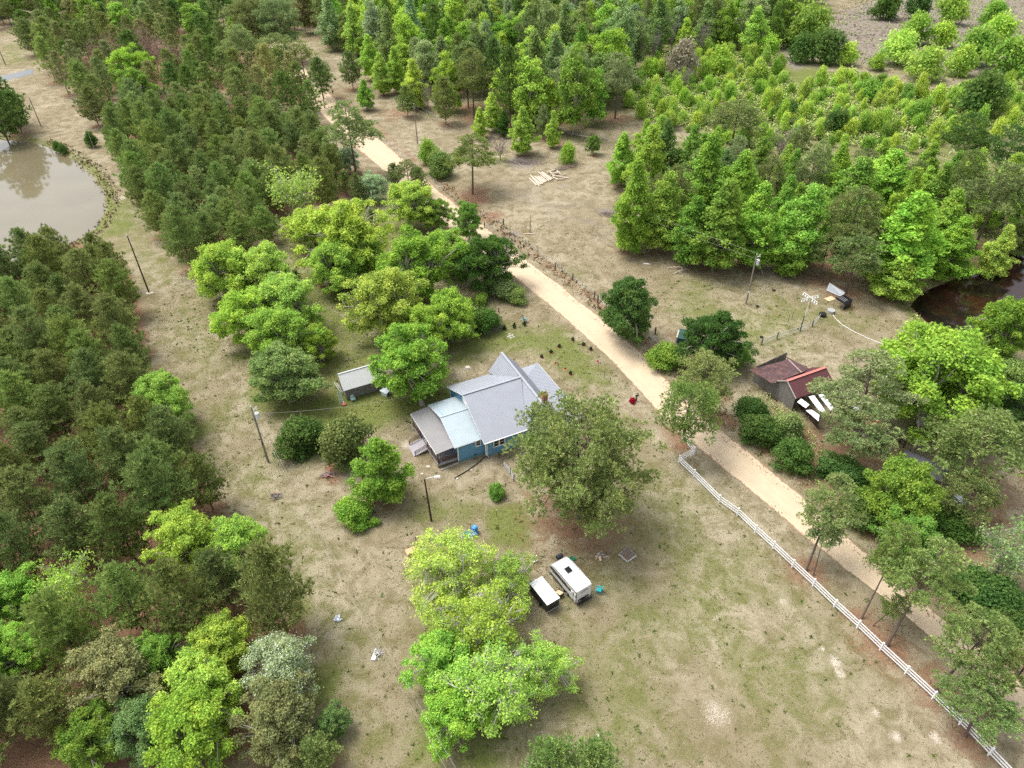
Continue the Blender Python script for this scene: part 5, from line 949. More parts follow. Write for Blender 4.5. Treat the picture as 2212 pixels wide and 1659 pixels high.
for i, (u, v, lb) in enumerate(MUL):
    o = thing('mulched_shrub', 'small dark ' + lb, 'shrub', P3(u, v), 0, 'young shrubs in red mulch rings'); k = 14; rr = [.42 * g.uniform(.8, 1.15) for _ in range(k)]; mb = MB(); mb.add([(0, 0, .09)] + [(rr[j] * math.cos(6.28 * j / k), rr[j] * math.sin(6.28 * j / k), .005) for j in range(k)], [(0, 1 + j, 1 + (j + 1) % k) for j in range(k)]); part('mulch_ring', mb, M_MULCH, o)
    s_ = .4 if i in (6, 7, 8) else 1.0; v_ = LIB['shrub'][i % 3]; c = link('crown', v_['crown'], o, (0, 0, .04)); c.scale = (.17 * s_, .17 * s_, .22 * s_); c.color = (.085, .10, .05, 1)
o = thing('garden_flag', 'white garden flag with dark emblem on a black pole by the road', 'flag', P3(1292, 800), R(25)); mb = MB(); mb.tube([(0, 0, 0), (0, 0, 1.9), (.55, 0, 1.9)], .025, 6); part('pole', mb, M_BLACK, o); mb = MB(); mb.box((.32, 0, 1.5), (.42, .02, .7)); part('banner', mb, M_WHITE, o)
mb = MB(); mb.box((.32, -.016, 1.52), (.2, .008, .26), ry=.6); mb.box((.32, -.018, 1.38), (.1, .008, .2)); part('emblem', mb, mat('plum_print', (.14, .08, .16), .8), o); mb = MB(); mb.box((.3, 0, 1.88), (.6, .05, .06)); part('crossbar', mb, mat('pink_print', (.6, .42, .52), .8), o)
for u, v, lb in [(1305, 817, 'black path light between garden flag and second path light'), (1317, 829, 'black path light nearest the mailbox')]: o = thing('path_light', lb, 'garden lamp', P3(u, v), R(30)); mb = MB(); mb.cyl((0, 0, 0), .035, 1.25, 6); part('stem', mb, M_BLACK, o); mb = MB(); mb.box((.06, 0, 1.28), (.22, .12, .1)); part('lamp_head', mb, M_BLACK, o)
o = thing('mailbox', 'black mailbox on a weathered post at the road edge', 'mailbox', P3(1374.5, 866), R(25)); mb = MB(); mb.box((0, 0, .55), (.14, .14, 1.1)); mb.box((-.22, .05, .42), (.05, .12, .85)); part('post', mb, M_CREO, o); mb = MB(); mb.box((.05, 0, 1.16), (.62, .26, .16)); mb.tube([(-.26, 0, 1.24), (.36, 0, 1.24)], .13, 12); part('box', mb, M_BLACK, o); mb = MB(); mb.box((.25, -.15, 1.3), (.03, .02, .16)); part('flag', mb, M_REDCAP, o)
V, mbx = broadleaf(77, .95, 1.15, .0, 16, .26, 150, 5, .075, 'bush', .05, 0, .07); o = thing('azalea', 'crimson flowering azalea beside the mailbox', 'shrub', P3(1366, 869)); c = link('blossoms', npmesh('blossoms', V[0], V[1], [M_LEAF]), o); c.color = (.42, .02, .055, 1); part('stems', mbx, M_BARK, o)
# ------------------------------------------------------------------ camper, cargo trailer and things around them
M_CAMPER = mat('camper_white', (.66, .66, .655), .35, .5); M_CBLK = mat('camper_black', (.012, .012, .015), .3, .5)
d2 = lambda x, y, h=0: at2(1108.8 + .11718 * x, 1166.4 + .11718 * y, h)
cr = np.array([7.74, 54.13]); cl = np.array([9.90, 55.31]); cf = np.array([4.78, 58.74]); cang = math.atan2(cf[1] - cr[1], cf[0] - cr[0]); CL_, CW = 5.75, 2.45
camper = thing('travel_trailer', 'white travel trailer with black side band and dark roof vent', 'camper', (*cr, 0), cang)   # x forward, y to the driver side (left)
# body profile (side view): rounded nose
prof = [(0, .62), (0, 2.85), (.05, 2.92), (4.7, 2.92), (5.25, 2.80), (5.62, 2.45), (5.75, 1.95), (5.70, 1.2), (5.45, .62)]
mb = MB(); n = len(prof); mb.add([(x, 0, z) for x, z in prof] + [(x, -CW, z) for x, z in prof], [tuple(range(n)), tuple(range(2 * n - 1, n - 1, -1))] + [(i + 1 if i + 1 < n else 0, i, n + i, n + (i + 1 if i + 1 < n else 0)) for i in range(n)]); part('body', mb, M_CAMPER, camper)
for y_, sgn in ((0.012, 1), (-CW - .012, -1)):
    mb = MB(); mb.add([(.02, y_, 1.62), (5.72, y_, 1.75), (5.66, y_, 2.30), (4.9, y_, 2.42), (.02, y_, 2.22)], [(0, 1, 2, 3, 4) if sgn < 0 else (4, 3, 2, 1, 0)]); part('side_band', mb, M_CBLK, camper)
    mb = MB(); mb.add([(.02, y_, .62), (5.45, y_, .62), (5.68, y_, 1.05), (3.6, y_, .95), (2.6, y_, .86), (.02, y_, .86)], [(0, 1, 2, 3, 4, 5) if sgn < 0 else (5, 4, 3, 2, 1, 0)]); part('lower_skirt', mb, M_CBLK, camper)
for x_, w_, h_ in ((4.75, .75, .5), (3.2, .55, .4), (.85, .40, .62), (.28, .34, .62)):
    mb = MB(); mb.box((x_, .03, 1.98), (w_, .03, h_)); f = part('window', mb, M_WHITE if x_ < 1 else M_CBLK, camper); mb = MB(); mb.box((x_, .05, 1.98), (w_ - .08, .02, h_ - .08)); part('pane', mb, M_GLASS if x_ > 1 else M_CAMPER, f)
mb = MB(); mb.box((1.0, .03, 1.25), (.75, .03, 1.0)); part('storage_hatch', mb, M_CAMPER, camper); mb = MB(); mb.box((.25, .03, 1.1), (.42, .03, .7)); part('rear_hatch', mb, M_CAMPER, camper)
mb = MB(); mb.box((3.35, -1.2, 3.03), (.78, .72, .22)); mb.box((3.35, -1.2, 3.15), (.62, .58, .06)); part('air_conditioner', mb, M_CBLK, camper); mb = MB(); mb.cyl((4.2, -2.0, 2.92), .22, .05, 14); part('roof_vent', mb, M_CAMPER, camper); mb = MB(); mb.box((.7, -1.2, 2.95), (.45, .45, .06)); part('roof_hatch', mb, M_CAMPER, camper)
mb = MB(); mb.tube([(.4, -CW - .12, 2.72), (4.6, -CW - .12, 2.72)], .09, 8); part('awning', mb, M_STEEL, camper); mb = MB(); mb.beam((0.02, .02, 2.88), (4.7, .02, 2.90), .05, .05); mb.beam((0.02, -CW - .02, 2.88), (4.7, -CW - .02, 2.90), .05, .05); mb.beam((-.02, 0, .7), (-.02, 0, 2.88), .06, .06, 0, (1, 0, 0)); part('edge_trim', mb, M_CBLK, camper)
for x_ in (2.0, 2.8):
    for y_ in (-.12, -CW + .12):
        mb = MB(); mb.tube([(x_, y_ - .11, .36), (x_, y_ + .11, .36)], .36, 16); w_ = part('wheel', mb, M_BLACK, camper); mb = MB(); mb.tube([(x_, y_ - .13, .36), (x_, y_ + .13, .36)], .2, 12); part('rim', mb, M_STEEL, w_)
mb = MB(); mb.box((-.32, -1.2, .52), (.16, 2.35, .14)); mb.box((-.15, -.5, .5), (.3, .08, .1)); mb.box((-.15, -1.9, .5), (.3, .08, .1)); part('bumper', mb, M_CBLK, camper); mb = MB(); mb.tube([(-.16, -1.2, .80), (-.36, -1.2, .80)], .34, 16); part('spare_wheel', mb, M_BLACK, camper)
mb = MB(); mb.box((-.02, -1.2, .95), (.03, 1.7, .32)); part('rear_panel', mb, M_CBLK, camper)
mb = MB(); mb.beam((5.3, -.4, .5), (6.7, -1.22, .5), .1, .12); mb.beam((5.3, -2.05, .5), (6.7, -1.22, .5), .1, .12); mb.cyl((6.55, -1.22, 0), .05, .7, 8); part('tow_bar', mb, M_CBLK, camper); mb = MB(); mb.cyl((5.95, -1.0, .55), .17, .5, 12); mb.cyl((5.95, -1.42, .55), .17, .5, 12); mb.box((6.1, -1.2, .9), (.5, .8, .6)); part('gas_bottle_cover', mb, M_CBLK, camper)
# lettering on the rear wall, dark script, with three clearance lights
cu = bpy.data.curves.new('rear_lettering', 'FONT'); cu.body = 'CATALINA'; cu.size = .27; cu.extrude = .004; cu.align_x = 'CENTER'; cu.shear = .3
ob_ = bpy.data.objects.new('tmp', cu); COL.objects.link(ob_); bpy.context.view_layer.update(); me_ = bpy.data.meshes.new_from_object(ob_.evaluated_get(bpy.context.evaluated_depsgraph_get())); bpy.data.objects.remove(ob_)
me_.materials.clear(); me_.materials.append(M_CBLK); l_ = link('rear_lettering', me_, camper, (-.015, -1.3, 2.22)); l_.rotation_euler = (R(90), 0, R(-90))
for y_ in (-.95, -1.2, -1.45): mb = MB(); mb.box((-.02, y_, 2.66), (.03, .09, .05)); part('clearance_light', mb, M_CBLK, camper)
chair('garden_chair', 'turquoise plastic garden chair beside the travel trailer', (*d2(1575, 950), 0), R(160), M_TEAL, 1.05)
o = thing('cargo_trailer', 'black cargo trailer with white roof half under the yellow-green tree', 'trailer', (3.98, 53.0, 0), cang); tl, tw_ = 3.9, 1.9
mb = MB(); mb.box((tl / 2, -tw_ / 2, 1.2), (tl, tw_, 1.6)); part('body', mb, M_CBLK, o); mb = MB(); mb.box((tl / 2, -tw_ / 2, 2.04), (tl + .1, tw_ + .1, .08)); mb.add([(tl + .05, -.9, 2.08), (tl + .45, -.95, 1.95), (tl + .05, -1.0, 2.08)], [(0, 1, 2)]); part('roof', mb, M_WHITE2, o); mb = MB(); mb.beam((-.03, .03, .42), (-.03, -tw_ - .03, .42), .06, .06); mb.beam((-.03, -tw_ - .02, .42), (-.03, -tw_ - .02, 2.0), .06, .06, 0, (1, 0, 0)); mb.box((-.05, -tw_ + .08, 1.5), (.04, .1, .12)); part('trim', mb, M_STEEL, o)
for y_ in (.12, -tw_ - .12): mb = MB(); mb.tube([(1.7, y_ - .1, .33), (1.7, y_ + .1, .33)], .33, 14); w_ = part('wheel', mb, M_BLACK, o); mb = MB(); mb.tube([(1.7, y_ - .11, .33), (1.7, y_ + .11, .33)], .18, 10); part('rim', mb, M_STEEL, w_)
mb = MB(); mb.beam((tl, -.4, .45), (tl + 1.2, -.95, .45), .08, .1); mb.beam((tl, -1.5, .45), (tl + 1.2, -.95, .45), .08, .1); part('tow_bar', mb, M_CBLK, o)
o = thing('side_cart', 'small black cart holding a tan board between the two trailers', 'cart', (*d2(850, 970, .6), 0), cang); mb = MB(); mb.box((0, 0, .45), (1.0, .8, .12)); mb.box((.45, 0, .6), (.06, .8, .3)); mb.box((-.45, 0, .6), (.06, .8, .3)); part('tray', mb, M_CBLK, o); mb = MB(); mb.box((.05, .05, .66), (1.0, .62, .04), .3); part('board', mb, M_LOGEND, o); mb = MB(); mb.tube([(0, -.42, .2), (0, -.34, .2)], .2, 12); mb.tube([(0, .34, .2), (0, .42, .2)], .2, 12); part('wheel', mb, M_BLACK, o)
o = thing('barbecue_grill', 'black covered grill by the tongue of the travel trailer', 'grill', (*d2(850, 320, .6), 0), cang); mb = MB(); mb.box((0, 0, .75), (.6, .9, .35)); mb.tube([(0, -.45, .92), (0, .45, .92)], .28, 12); part('hood', mb, mat('grill_cover', (.05, .055, .065), .5, .4), o); mb = MB(); 
for a_, b_ in ((-.25, -.4), (.25, -.4), (-.25, .4), (.25, .4)): mb.cyl((a_, b_, 0), .03, .6, 6)
part('legs', mb, M_BLACK, o)
o = thing('storage_tote', 'green storage tote beside the nose of the travel trailer', 'box', (*d2(1090, 345, .3), 0), cang + .2); mb = MB(); mb.box((0, 0, .2), (.7, .45, .4)); part('tub', mb, mat('green_plastic', (.02, .22, .09), .5, .3), o); mb = MB(); mb.box((0, 0, .43), (.76, .5, .06)); part('lid', mb, mat('green_lid', (.015, .16, .07), .5, .3), o)
o = thing('power_pedestal', 'power pedestal post with white boxes and orange cord near the trailers', 'power post', (*d2(400, 390), 0), .3); mb = MB(); mb.box((0, 0, .7), (.13, .13, 1.4)); part('post', mb, M_BLACK, o); mb = MB(); mb.box((.12, -.1, 1.05), (.22, .16, .4)); mb.box((-.2, -.2, .14), (.28, .2, .26)); mb.box((.25, -.1, .12), (.2, .16, .22)); part('outlet_box', mb, M_WHITE, o)
x0, y0 = d2(380, 420); pts = [d2(380, 420), d2(368, 470), d2(380, 530), d2(420, 560), d2(470, 590), d2(490, 630), d2(600, 680), d2(650, 730)]; mb = MB(); mb.tube([(x - x0, y - y0, .05) for x, y in pts], .035, 6); tag(link('extension_cord', mb.mesh('extension_cord', mat('dark_cord', (.12, .06, .03), .6)), None, (x0, y0, 0)), 'dark extension cord snaking from the power post to the trailers', 'cord')
# firewood heap and fire pit
def heap(name, label, cat, loc, n, sx, sy, hz, L_, r, g, m, m2=None, rz=0.0, pname='log'):
    o = thing(name, label, cat, loc, rz)
    for i in range(n):
        a = g.uniform(0, 6.28); c = np.array([g.normal() * sx * .45, g.normal() * sy * .45, 0]); c[2] = max(.06, hz * (1 - min(1, abs(c[0]) / sx)) * g.uniform(.1, 1)); l = L_ * g.uniform(.5, 1.1); d = np.array([math.cos(a), math.sin(a), g.uniform(-.25, .35)]); mb = MB(); rr = r * g.uniform(.6, 1.3); mb.tube([c - d * l / 2, c + d * l / 2], [rr, rr * .8], 6); part(pname, mb, m if (m2 is None or i % 3) else m2, o)
    return o
heap('firewood_heap', 'heap of cut firewood with a tan board, between camper and fire pit', 'woodpile', (*d2(1610, 300), 0), 34, 1.1, .55, .5, .8, .08, g, M_GREYBARK, M_LOG, R(20)); mb = MB(); mb.box((0, 0, .45), (.28, .65, .04), 0, 0, .35); tag(link('plank', mb.mesh('plank', M_LOGEND), None, (*d2(1600, 345, .4), 0), R(8)), 'short tan plank leaning on the firewood heap', 'plank')
fp = thing('fire_pit', 'square fire pit edged with pale blocks and filled with twigs', 'fire pit', (*d2(2105, 285), 0), R(38))
for s_ in range(4):
    for i in range(4): mb = MB(); a = s_ * math.pi / 2 + float(g.uniform(-.05, .05)); c = Matrix.Rotation(a, 3, 'Z') @ Vector((-.68 + i * .45, -.85, .09)); mb.box(c, (.40, .16, .18), a); part('block', mb, M_CONC if s_ in (0, 3) else M_GREYBOARD, fp)
mb = MB(); mb.box((0, 0, .03), (1.6, 1.6, .05)); part('ash_bed', mb, M_MULCHD := mat('ash_and_twigs', (.24, .17, .13), .95, .1, var=.4, scale=9), fp)
for i in range(26): a = g.uniform(0, 6.28); c = g.uniform(-.55, .55, 2); mb = MB(); d = np.array([math.cos(a), math.sin(a), g.uniform(-.2, .4)]) * g.uniform(.3, .7); p_ = np.array([*c, .12]); mb.tube([p_ - d * .5, p_ + d * .5], .035, 5); part('stick', mb, M_PINKTWIG if i % 2 else M_TWIG, fp)
# water tank and hose by the grove
o = thing('water_drum', 'blue plastic water drum above a coiled teal hose', 'drum', P3(1026, 1150)); mb = MB(); BLUE_P = mat('blue_plastic', (.02, .22, .62), .4, .4); mb.tube([(0, 0, 0), (0, 0, .1), (0, 0, .55), (0, 0, 1.05), (0, 0, 1.25), (0, 0, 1.3)], [.40, .44, .46, .45, .38, .25], 18); part('drum', mb, BLUE_P, o); mb = MB(); mb.cyl((0, 0, 1.3), .12, .08, 10); mb.tube([(0, 0, .45), (0, 0, .5)], .475, 18); part('lid', mb, mat('pale_blue_lid', (.25, .5, .75), .4), o)
o = thing('blue_bin', 'dark blue bin in front of the water drum', 'bin', P3(1026, 1158)); mb = MB(); mb.box((0, 0, .3), (.7, .6, .6), .4); part('tub', mb, mat('navy_plastic', (.02, .10, .38), .4, .4), o)
o = thing('garden_hose', 'teal garden hose coiled beside the blue bin', 'hose', P3(1010, 1158)); mb = MB(); mb.tube([((.35 + .28 * math.sin(i * .37)) * math.cos(i * .5) * 1.3, (.35 + .28 * math.cos(i * .23)) * math.sin(i * .5), .05 + .006 * i) for i in range(70)], .045, 5); part('coil', mb, mat('teal_hose', (.03, .42, .34), .5), o)
o = thing('plywood_box', 'tan plywood box at the edge of the camper grove', 'box', P3(888, 1197), .5); mb = MB(); mb.box((0, 0, .35), (1.2, .9, .7)); part('box', mb, M_LOGEND, o); mb = MB(); mb.box((0, 0, .73), (1.3, 1.0, .05)); part('lid', mb, mat('plywood', (.55, .36, .2), .8, var=.15, scale=3), o)
# scrap heaps in the power line cut
heap('scrap_pile', 'pile of red and white boards on straw below the olive bush', 'scrap pile', P3(710, 1028), 26, 1.3, .8, .6, 1.6, .07, g, M_GREYBOARD, M_REDCAP, 0, 'stick'); heap('board_pile', 'star-shaped pile of grey boards in the power line cut', 'scrap pile', P3(598, 1072), 14, .6, .5, .5, 1.9, .07, g, M_GREYBOARD, M_BRICK, 0, 'stick'); heap('junk_pile', 'pale junk heap with a white board under the power line', 'scrap pile', P3(816, 1412), 16, .6, .6, .4, 1.1, .07, g, M_CONC, M_GREYBOARD, 0, 'stick')
mb = MB(); mb.box((0, 0, .12), (.5, 1.5, .06), R(-12)); tag(link('board', mb.mesh('board', M_WHITE), None, P3(810, 1414)), 'white board lying against the junk heap under the power line', 'board'); heap('rag_pile', 'small bluish heap of rags beside the lower plantation', 'scrap pile', P3(730, 1338), 14, .6, .4, .25, .6, .09, g, mat('blue_rag', (.35, .42, .52), .9), M_WHITE, 0, 'rag')
mb = MB(); mb.tube([(-1.0, -.9, .06), (1.0, .9, .1)], [.05, .03], 6); tag(link('fallen_pole', mb.mesh('fallen_pole', M_LOG), None, P3(508, 1003)), 'thin pale pole lying in the grass near the transformer pole', 'pole')
rock('round white stone in the dry field below the power line', 932, 1580, .3); rock('white slab lying in the dry field near the bottom pines', 1290, 1590, .35)
# ------------------------------------------------------------------ pasture and field things
o = thing('animal_shelter', 'black tarp covered animal shelter at the pasture fence', 'shelter', P3(1818, 662), R(32)); mb = MB(); mb.slab([(-1.3, -1.1, 1.6), (1.3, -1.1, 1.6), (1.4, 1.1, 1.9), (-1.4, 1.1, 1.9)], .05); mb.box((.2, -1.1, .8), (2.2, .04, 1.6)); mb.box((1.35, 0, .85), (.04, 2.2, 1.7)); part('tarp', mb, mat('black_tarp', (.012, .013, .018), .35, .5), o); mb = MB()
for a_, b_ in ((-1.25, -1.05), (1.3, -1.05), (-1.3, 1.05), (1.3, 1.05)): mb.cyl((a_, b_, 0), .05, 1.6, 6)
part('frame', mb, M_GREYWOOD, o)
for i in range(3): mb = MB(); mb.box((-.6 + i * .5, .15, 1.80), (.06, 1.7, .02), 0, 0, .135); part('strap', mb, M_CONC, o)
o = thing('leaning_sheet', 'white metal sheet leaning on posts behind the black shelter', 'metal sheet', P3(1803, 634), R(-52)); mb = MB(); mb.slab([(-1.9, -.3, .15), (1.9, -.3, .15), (1.9, .35, 1.15), (-1.9, .35, 1.7)], .03); part('sheet', mb, M_STEEL, o); mb = MB(); mb.cyl((-1.8, .4, 0), .05, 1.9, 6); mb.cyl((1.8, .4, 0), .05, 1.4, 6); part('prop', mb, M_GREYWOOD, o)
mb = MB(); mb.box((0, 0, .05), (2.1, 1.3, .05)); tag(link('plywood_sheet', mb.mesh('plywood_sheet', M_LOGEND), None, P3(1793, 645), R(25)), 'tan plywood sheet on the ground before the white leaning sheet', 'board')
for u, v, lb, mm in [(1776, 683, 'black rubber water trough by the pasture fence', M_BLACK), (1794, 675, 'grey metal water trough fed by the white hose', M_STEEL)]:
    o = thing('water_trough', lb, 'trough', P3(u, v)); mb = MB(); mb.tube([(0, 0, 0), (0, 0, .6), (0, 0, .62), (0, 0, .6), (0, 0, .3)], [.66, .72, .75, .66, .62], 20, 0, True); part('tub', mb, mm, o); mb = MB(); mb.cyl((0, 0, .42), .64, .02, 20); part('water', mb, mat('trough_water', (.05, .045, .04), .1, .5), o)
rock('white bucket-sized stone beside the black trough', 1770, 687, .28)
x0, y0 = at2(1799, 683); pts = [(1799, 681), (1806, 690), (1820, 703), (1845, 717), (1875, 731), (1905, 743), (1934, 752)]; mb = MB(); mb.tube([(at2(u, v)[0] - x0, at2(u, v)[1] - y0, gz(*at2(u, v)) + .05) for u, v in pts], .05, 6); tag(link('white_hose', mb.mesh('white_hose', M_WHITE), None, (x0, y0, 0)), 'long white hose running from the grey trough across the grass', 'hose')
pf = thing('pasture_fence', 'board and mesh fence with green-grey posts beside the gourd rack', 'fence', P3(1645, 745)); L0 = pf.location; W3 = [Vector(P3(u, v)) - L0 for u, v in ((1645,745),(1678,732),(1728,716),(1754,706),(1770,690))]
for q in W3: mb = MB(); mb.cyl((q.x, q.y, 0), .11, 1.5, 8); part('post', mb, mat('green_grey_post', (.06, .085, .07), .8), pf)
for a, b in zip(W3[:-1], W3[1:]):
    mb = MB(); mb.beam(a + Vector((0, 0, 1.15)), b + Vector((0, 0, 1.15)), .05, .12); part('rail', mb, M_CONC, pf)
    for z in (.3, .5, .7, .9): mb = MB(); mb.tube([a + Vector((0, 0, z)), b + Vector((0, 0, z))], .016, 4); part('wire', mb, M_STEEL, pf)
for u, v, lb in [(1702, 696, 'thin dark stake in the pasture inside the mesh fence'), (1710, 690, 'second thin dark stake in the pasture, nearer the gourd rack'), (1748, 665, 'thin stake standing between gourd rack and black shelter')]: mb = MB(); mb.cyl((0, 0, 0), .045, 1.7, 6); tag(link('stake', mb.mesh('stake', M_CREO), None, P3(u, v)), lb, 'stake')
def tyre(u, v, lb): mb = MB(); n = 14; mb.tube([(.28 * math.cos(6.283 * i / n), .28 * math.sin(6.283 * i / n), .1) for i in range(n + 1)], .10, 6); tag(link('tyre', mb.mesh('tyre', M_BLACK), None, P3(u, v)), lb, 'tyre')
tyre(1671, 629, 'black tyre in the pasture between pole and shelter'); tyre(1636, 663, 'dark rubber ring in the grass at the foot of the pasture pole'); tyre(1645, 729, 'small dark ring in the grass above the mesh fence')
o = thing('green_box', 'dark green box trailer half hidden by the ragged dark tree', 'trailer', P3(1473, 738), R(70)); mb = MB(); mb.box((0, 0, 1.1), (3.4, 1.7, 1.5)); part('body', mb, mat('dark_green_paint', (.025, .07, .06), .5, .3, var=.1, scale=2), o); mb = MB(); mb.box((0, 1.0, 1.0), (2.6, .25, 1.4)); part('side_rack', mb, M_CONC, o); mb = MB()
for s_ in (-.9, .9): mb.tube([(0, s_ - .1, .33), (0, s_ + .1, .33)], .33, 12)
part('wheel', mb, M_BLACK, o)
o = thing('leaning_gate', 'grey gate leaning beside the fence post by the yellowish bush', 'gate', P3(1409, 735), R(-62)); mb = MB()
for z in (.2, .5, .8, 1.1): q = MB(); q.tube([(-1.2, 0, z), (1.2, .1, z + .05)], .03, 6); part('bar', q, M_STEEL, o)
for s_ in (-1.2, 1.2): q = MB(); q.tube([(s_, 0, .1), (s_, .05, 1.2)], .035, 6); part('upright', q, M_STEEL, o)
# logs and brush in the bare field
lp = thing('log_stack', 'row of peeled pale logs lying in the bare field', 'log pile', P3(1170, 386)); a_, L_ = heading(1150, 377, 1165, 400)
lq = lambda x, y, h=.15: np.array(at(993.6 + .2723 * x, 172.8 + .2723 * y, h))
for (x1, y1, x2, y2) in [(553,780,610,838),(560,755,632,842),(575,770,645,830),(595,765,658,825),(610,770,668,815),(620,765,680,812),(640,762,690,806),(622,730,708,800),(645,735,722,795),(655,732,732,788)]: a, b = lq(x1, y1), lq(x2, y2); mb = MB(); l0 = np.array(lp.location); mb.tube([a - l0, b - l0], [.2 * g.uniform(.8, 1.1), .24 * g.uniform(.8, 1.1)], 8); part('log', mb, M_LOG, lp)
o = thing('timber_heap', 'tangle of pale timbers and twigs beside the log row', 'log pile', tuple(lq(760, 745, 0))); l0 = np.array(o.location)
for (x1, y1, x2, y2, r_) in [(695,735,760,708,.2),(720,745,790,735,.3),(740,755,865,780,.18),(760,790,830,785,.14),(735,770,780,790,.16),(800,760,850,740,.1),(770,720,800,750,.14),(715,728,745,765,.16)]: mb = MB(); mb.tube([lq(x1, y1, .4) - l0, lq(x2, y2, .25) - l0], r_, 7); part('timber', mb, M_LOG, o)
def brush(name, label, u, v, n, sx, sy, hz, L_, m, rz=0.0):
    o = thing(name, label, 'brush pile', P3(u, v), rz); mb = MB()
    for i in range(n): a = g.normal() * .6; c = np.array([g.normal() * sx * .5, g.normal() * sy * .5, hz * g.uniform(.05, 1)]); d = np.array([math.cos(a), math.sin(a), g.uniform(-.15, .25)]) * L_ * g.uniform(.4, 1); limb(mb, c - d / 2, c + d / 2, .05, .015, g, .1, 3, 4)
    b = part('twigs', mb, m, o); b['kind'] = 'stuff'; return o
brush('brush_pile', 'long grey brush pile below the oval tree in the bare field', 1128, 352, 130, 6, 1.4, .8, 3.0, M_TWIG, R(-10)); brush('brush_pile', 'tall grey brush pile half hidden at the dark field edge', 1095, 214, 90, 3.5, 3, 2.2, 4.5, M_TWIG, R(20)); brush('brush_pile', 'brown twig heap beside the pale timbers', 1232, 362, 60, 3, 1.6, .7, 2.2, M_PINKTWIG); brush('brush_pile', 'grey twig heap behind the pale timbers', 1212, 366, 50, 1.6, 1.0, .7, 1.6, M_TWIG); brush('brush_pile', 'grey brush in front of the gum wood, by the fallen trunk', 1325, 468, 70, 5, 1.2, .6, 3.2, M_TWIG, R(-35)); brush('brush_pile', 'brush heap tangled with the fallen log at the field corner', 1236, 292, 70, 3.5, 1.2, 1.0, 3.0, M_TWIG, R(-15))
a, b = lq(800, 415, .3), lq(1030, 455, .3); mb = MB(); mb.tube([(0, 0, 0), tuple((b - a) * .5 + np.array([0, 0, .1])), tuple(b - a)], [.14, .2, .26], 8); tag(link('fallen_log', mb.mesh('fallen_log', M_LOG), None, tuple(a)), 'long pale fallen log at the corner of the bare field', 'log')
branch_thing('fallen_tree', 'grey fallen trunk with limbs at the front of the gum wood', 'fallen tree', P3(1330, 470), 9, g, lift=.8).rotation_euler.z = R(-38); branch_thing('fallen_branch', 'pale tangle of branches on the pasture beside the gum wood', 'branch', P3(1466, 582), 5, g, M_LOG).rotation_euler.z = R(-15); branch_thing('fallen_branch', 'second pale branch in the pasture tangle beside the gum wood', 'branch', P3(1472, 588), 4, g, M_LOG).rotation_euler.z = R(20)
mb = MB(); mb.box((0, 0, .08), (1.5, .3, .1)); tag(link('plank', mb.mesh('plank', M_WHITE), None, P3(1397, 571), R(-18)), 'white plank lying alone in the pasture', 'plank')
o = thing('dead_snag', 'thin dead tree standing in the bare field with a log at its foot', 'tree', P3(1145, 502)); mb = MB(); limb(mb, (0, 0, 0), (.1, 0, 4.6), .12, .03, g, .02, 5, 6)
for i in range(5): limb(mb, (.05, 0, 1.5 + i * .6), (g.uniform(-.7, .7), g.uniform(-.5, .5), 2.2 + i * .65), .04, .012, g, .08, 3, 4)
part('trunk', mb, M_BARK, o); mb = MB(); mb.tube([(-1.4, -.4, .12), (1.2, -.3, .14)], .13, 7); tag(link('fallen_log', mb.mesh('fallen_log', M_LOG), None, P3(1143, 505)), 'short pale log at the foot of the dead snag', 'log')
# ------------------------------------------------------------------ barn group across the road
bq_ = lambda x, y, h=0: Vector(at(1584 + .16275 * x, 748.8 + .16275 * y, h)); b0 = bq_(500, 640); barn = thing('barn', 'weathered board barn with dark rusty roof and red metal wing', 'barn', (b0.x, b0.y, 0)); B = lambda x, y, h: bq_(x, y, h) - Vector((b0.x, b0.y, 0))
def broof(name, P, m, ribs, parent=barn, rh=.04, rw=.06, t=.06):
    P = [Vector(p) for p in P]; mb = MB(); mb.slab(P, t); nrm = (P[1] - P[0]).cross(P[2] - P[0]).normalized(); nrm = nrm if nrm.z > 0 else -nrm
    for i in range(ribs + 1): s = i / ribs; mb.beam(P[0].lerp(P[1], s) + nrm * .02, P[3].lerp(P[2], s) + nrm * .02, rw, rh, 0, tuple(nrm))
    return part(name, mb, m, parent)
eN, eS = B(215, 310, 3.4), B(520, 490, 3.4); rN, rS = B(728, 172, 4.6), B(905, 345, 4.6); fN, fS = B(705, 134, 3.3), B(1012, 292, 3.3)
for i in range(7):
    a, b = i / 7, (i + 1) / 7 - .012; broof('roof_sheet', [eN.lerp(eS, a), eN.lerp(eS, b), rN.lerp(rS, b) + Vector((0, 0, .03 * (i % 2))), rN.lerp(rS, a) + Vector((0, 0, .03 * (i % 2)))], M_RUST, 2)
broof('roof_sheet', [fS, fN, rN, rS], M_RUST, 10)
mb = MB(); mb.beam(rN + Vector((0, 0, .06)), rS + Vector((0, 0, .06)), .22, .05); part('ridge_cap', mb, mat('worn_cap', (.33, .25, .23), .7, var=.2, scale=3), barn)
wa, wb, wc = B(258, 462, 0), B(505, 640, 0), B(835, 812, 0); board_wall(barn, wa.xy, wb.xy, .05, lambda s: 3.35, .20, g); ex = (fN - eN); ex.z = 0; board_wall(barn, (wa + ex * .82).xy, wa.xy, .05, lambda s: 3.35 + .8 * (1 - s / (ex.length * .82)), .28, g)
plank_wall(barn, wb.xy, wc.xy, .25, 2.75, .25, g, M_GREYWOOD, 'wall_log', .15)
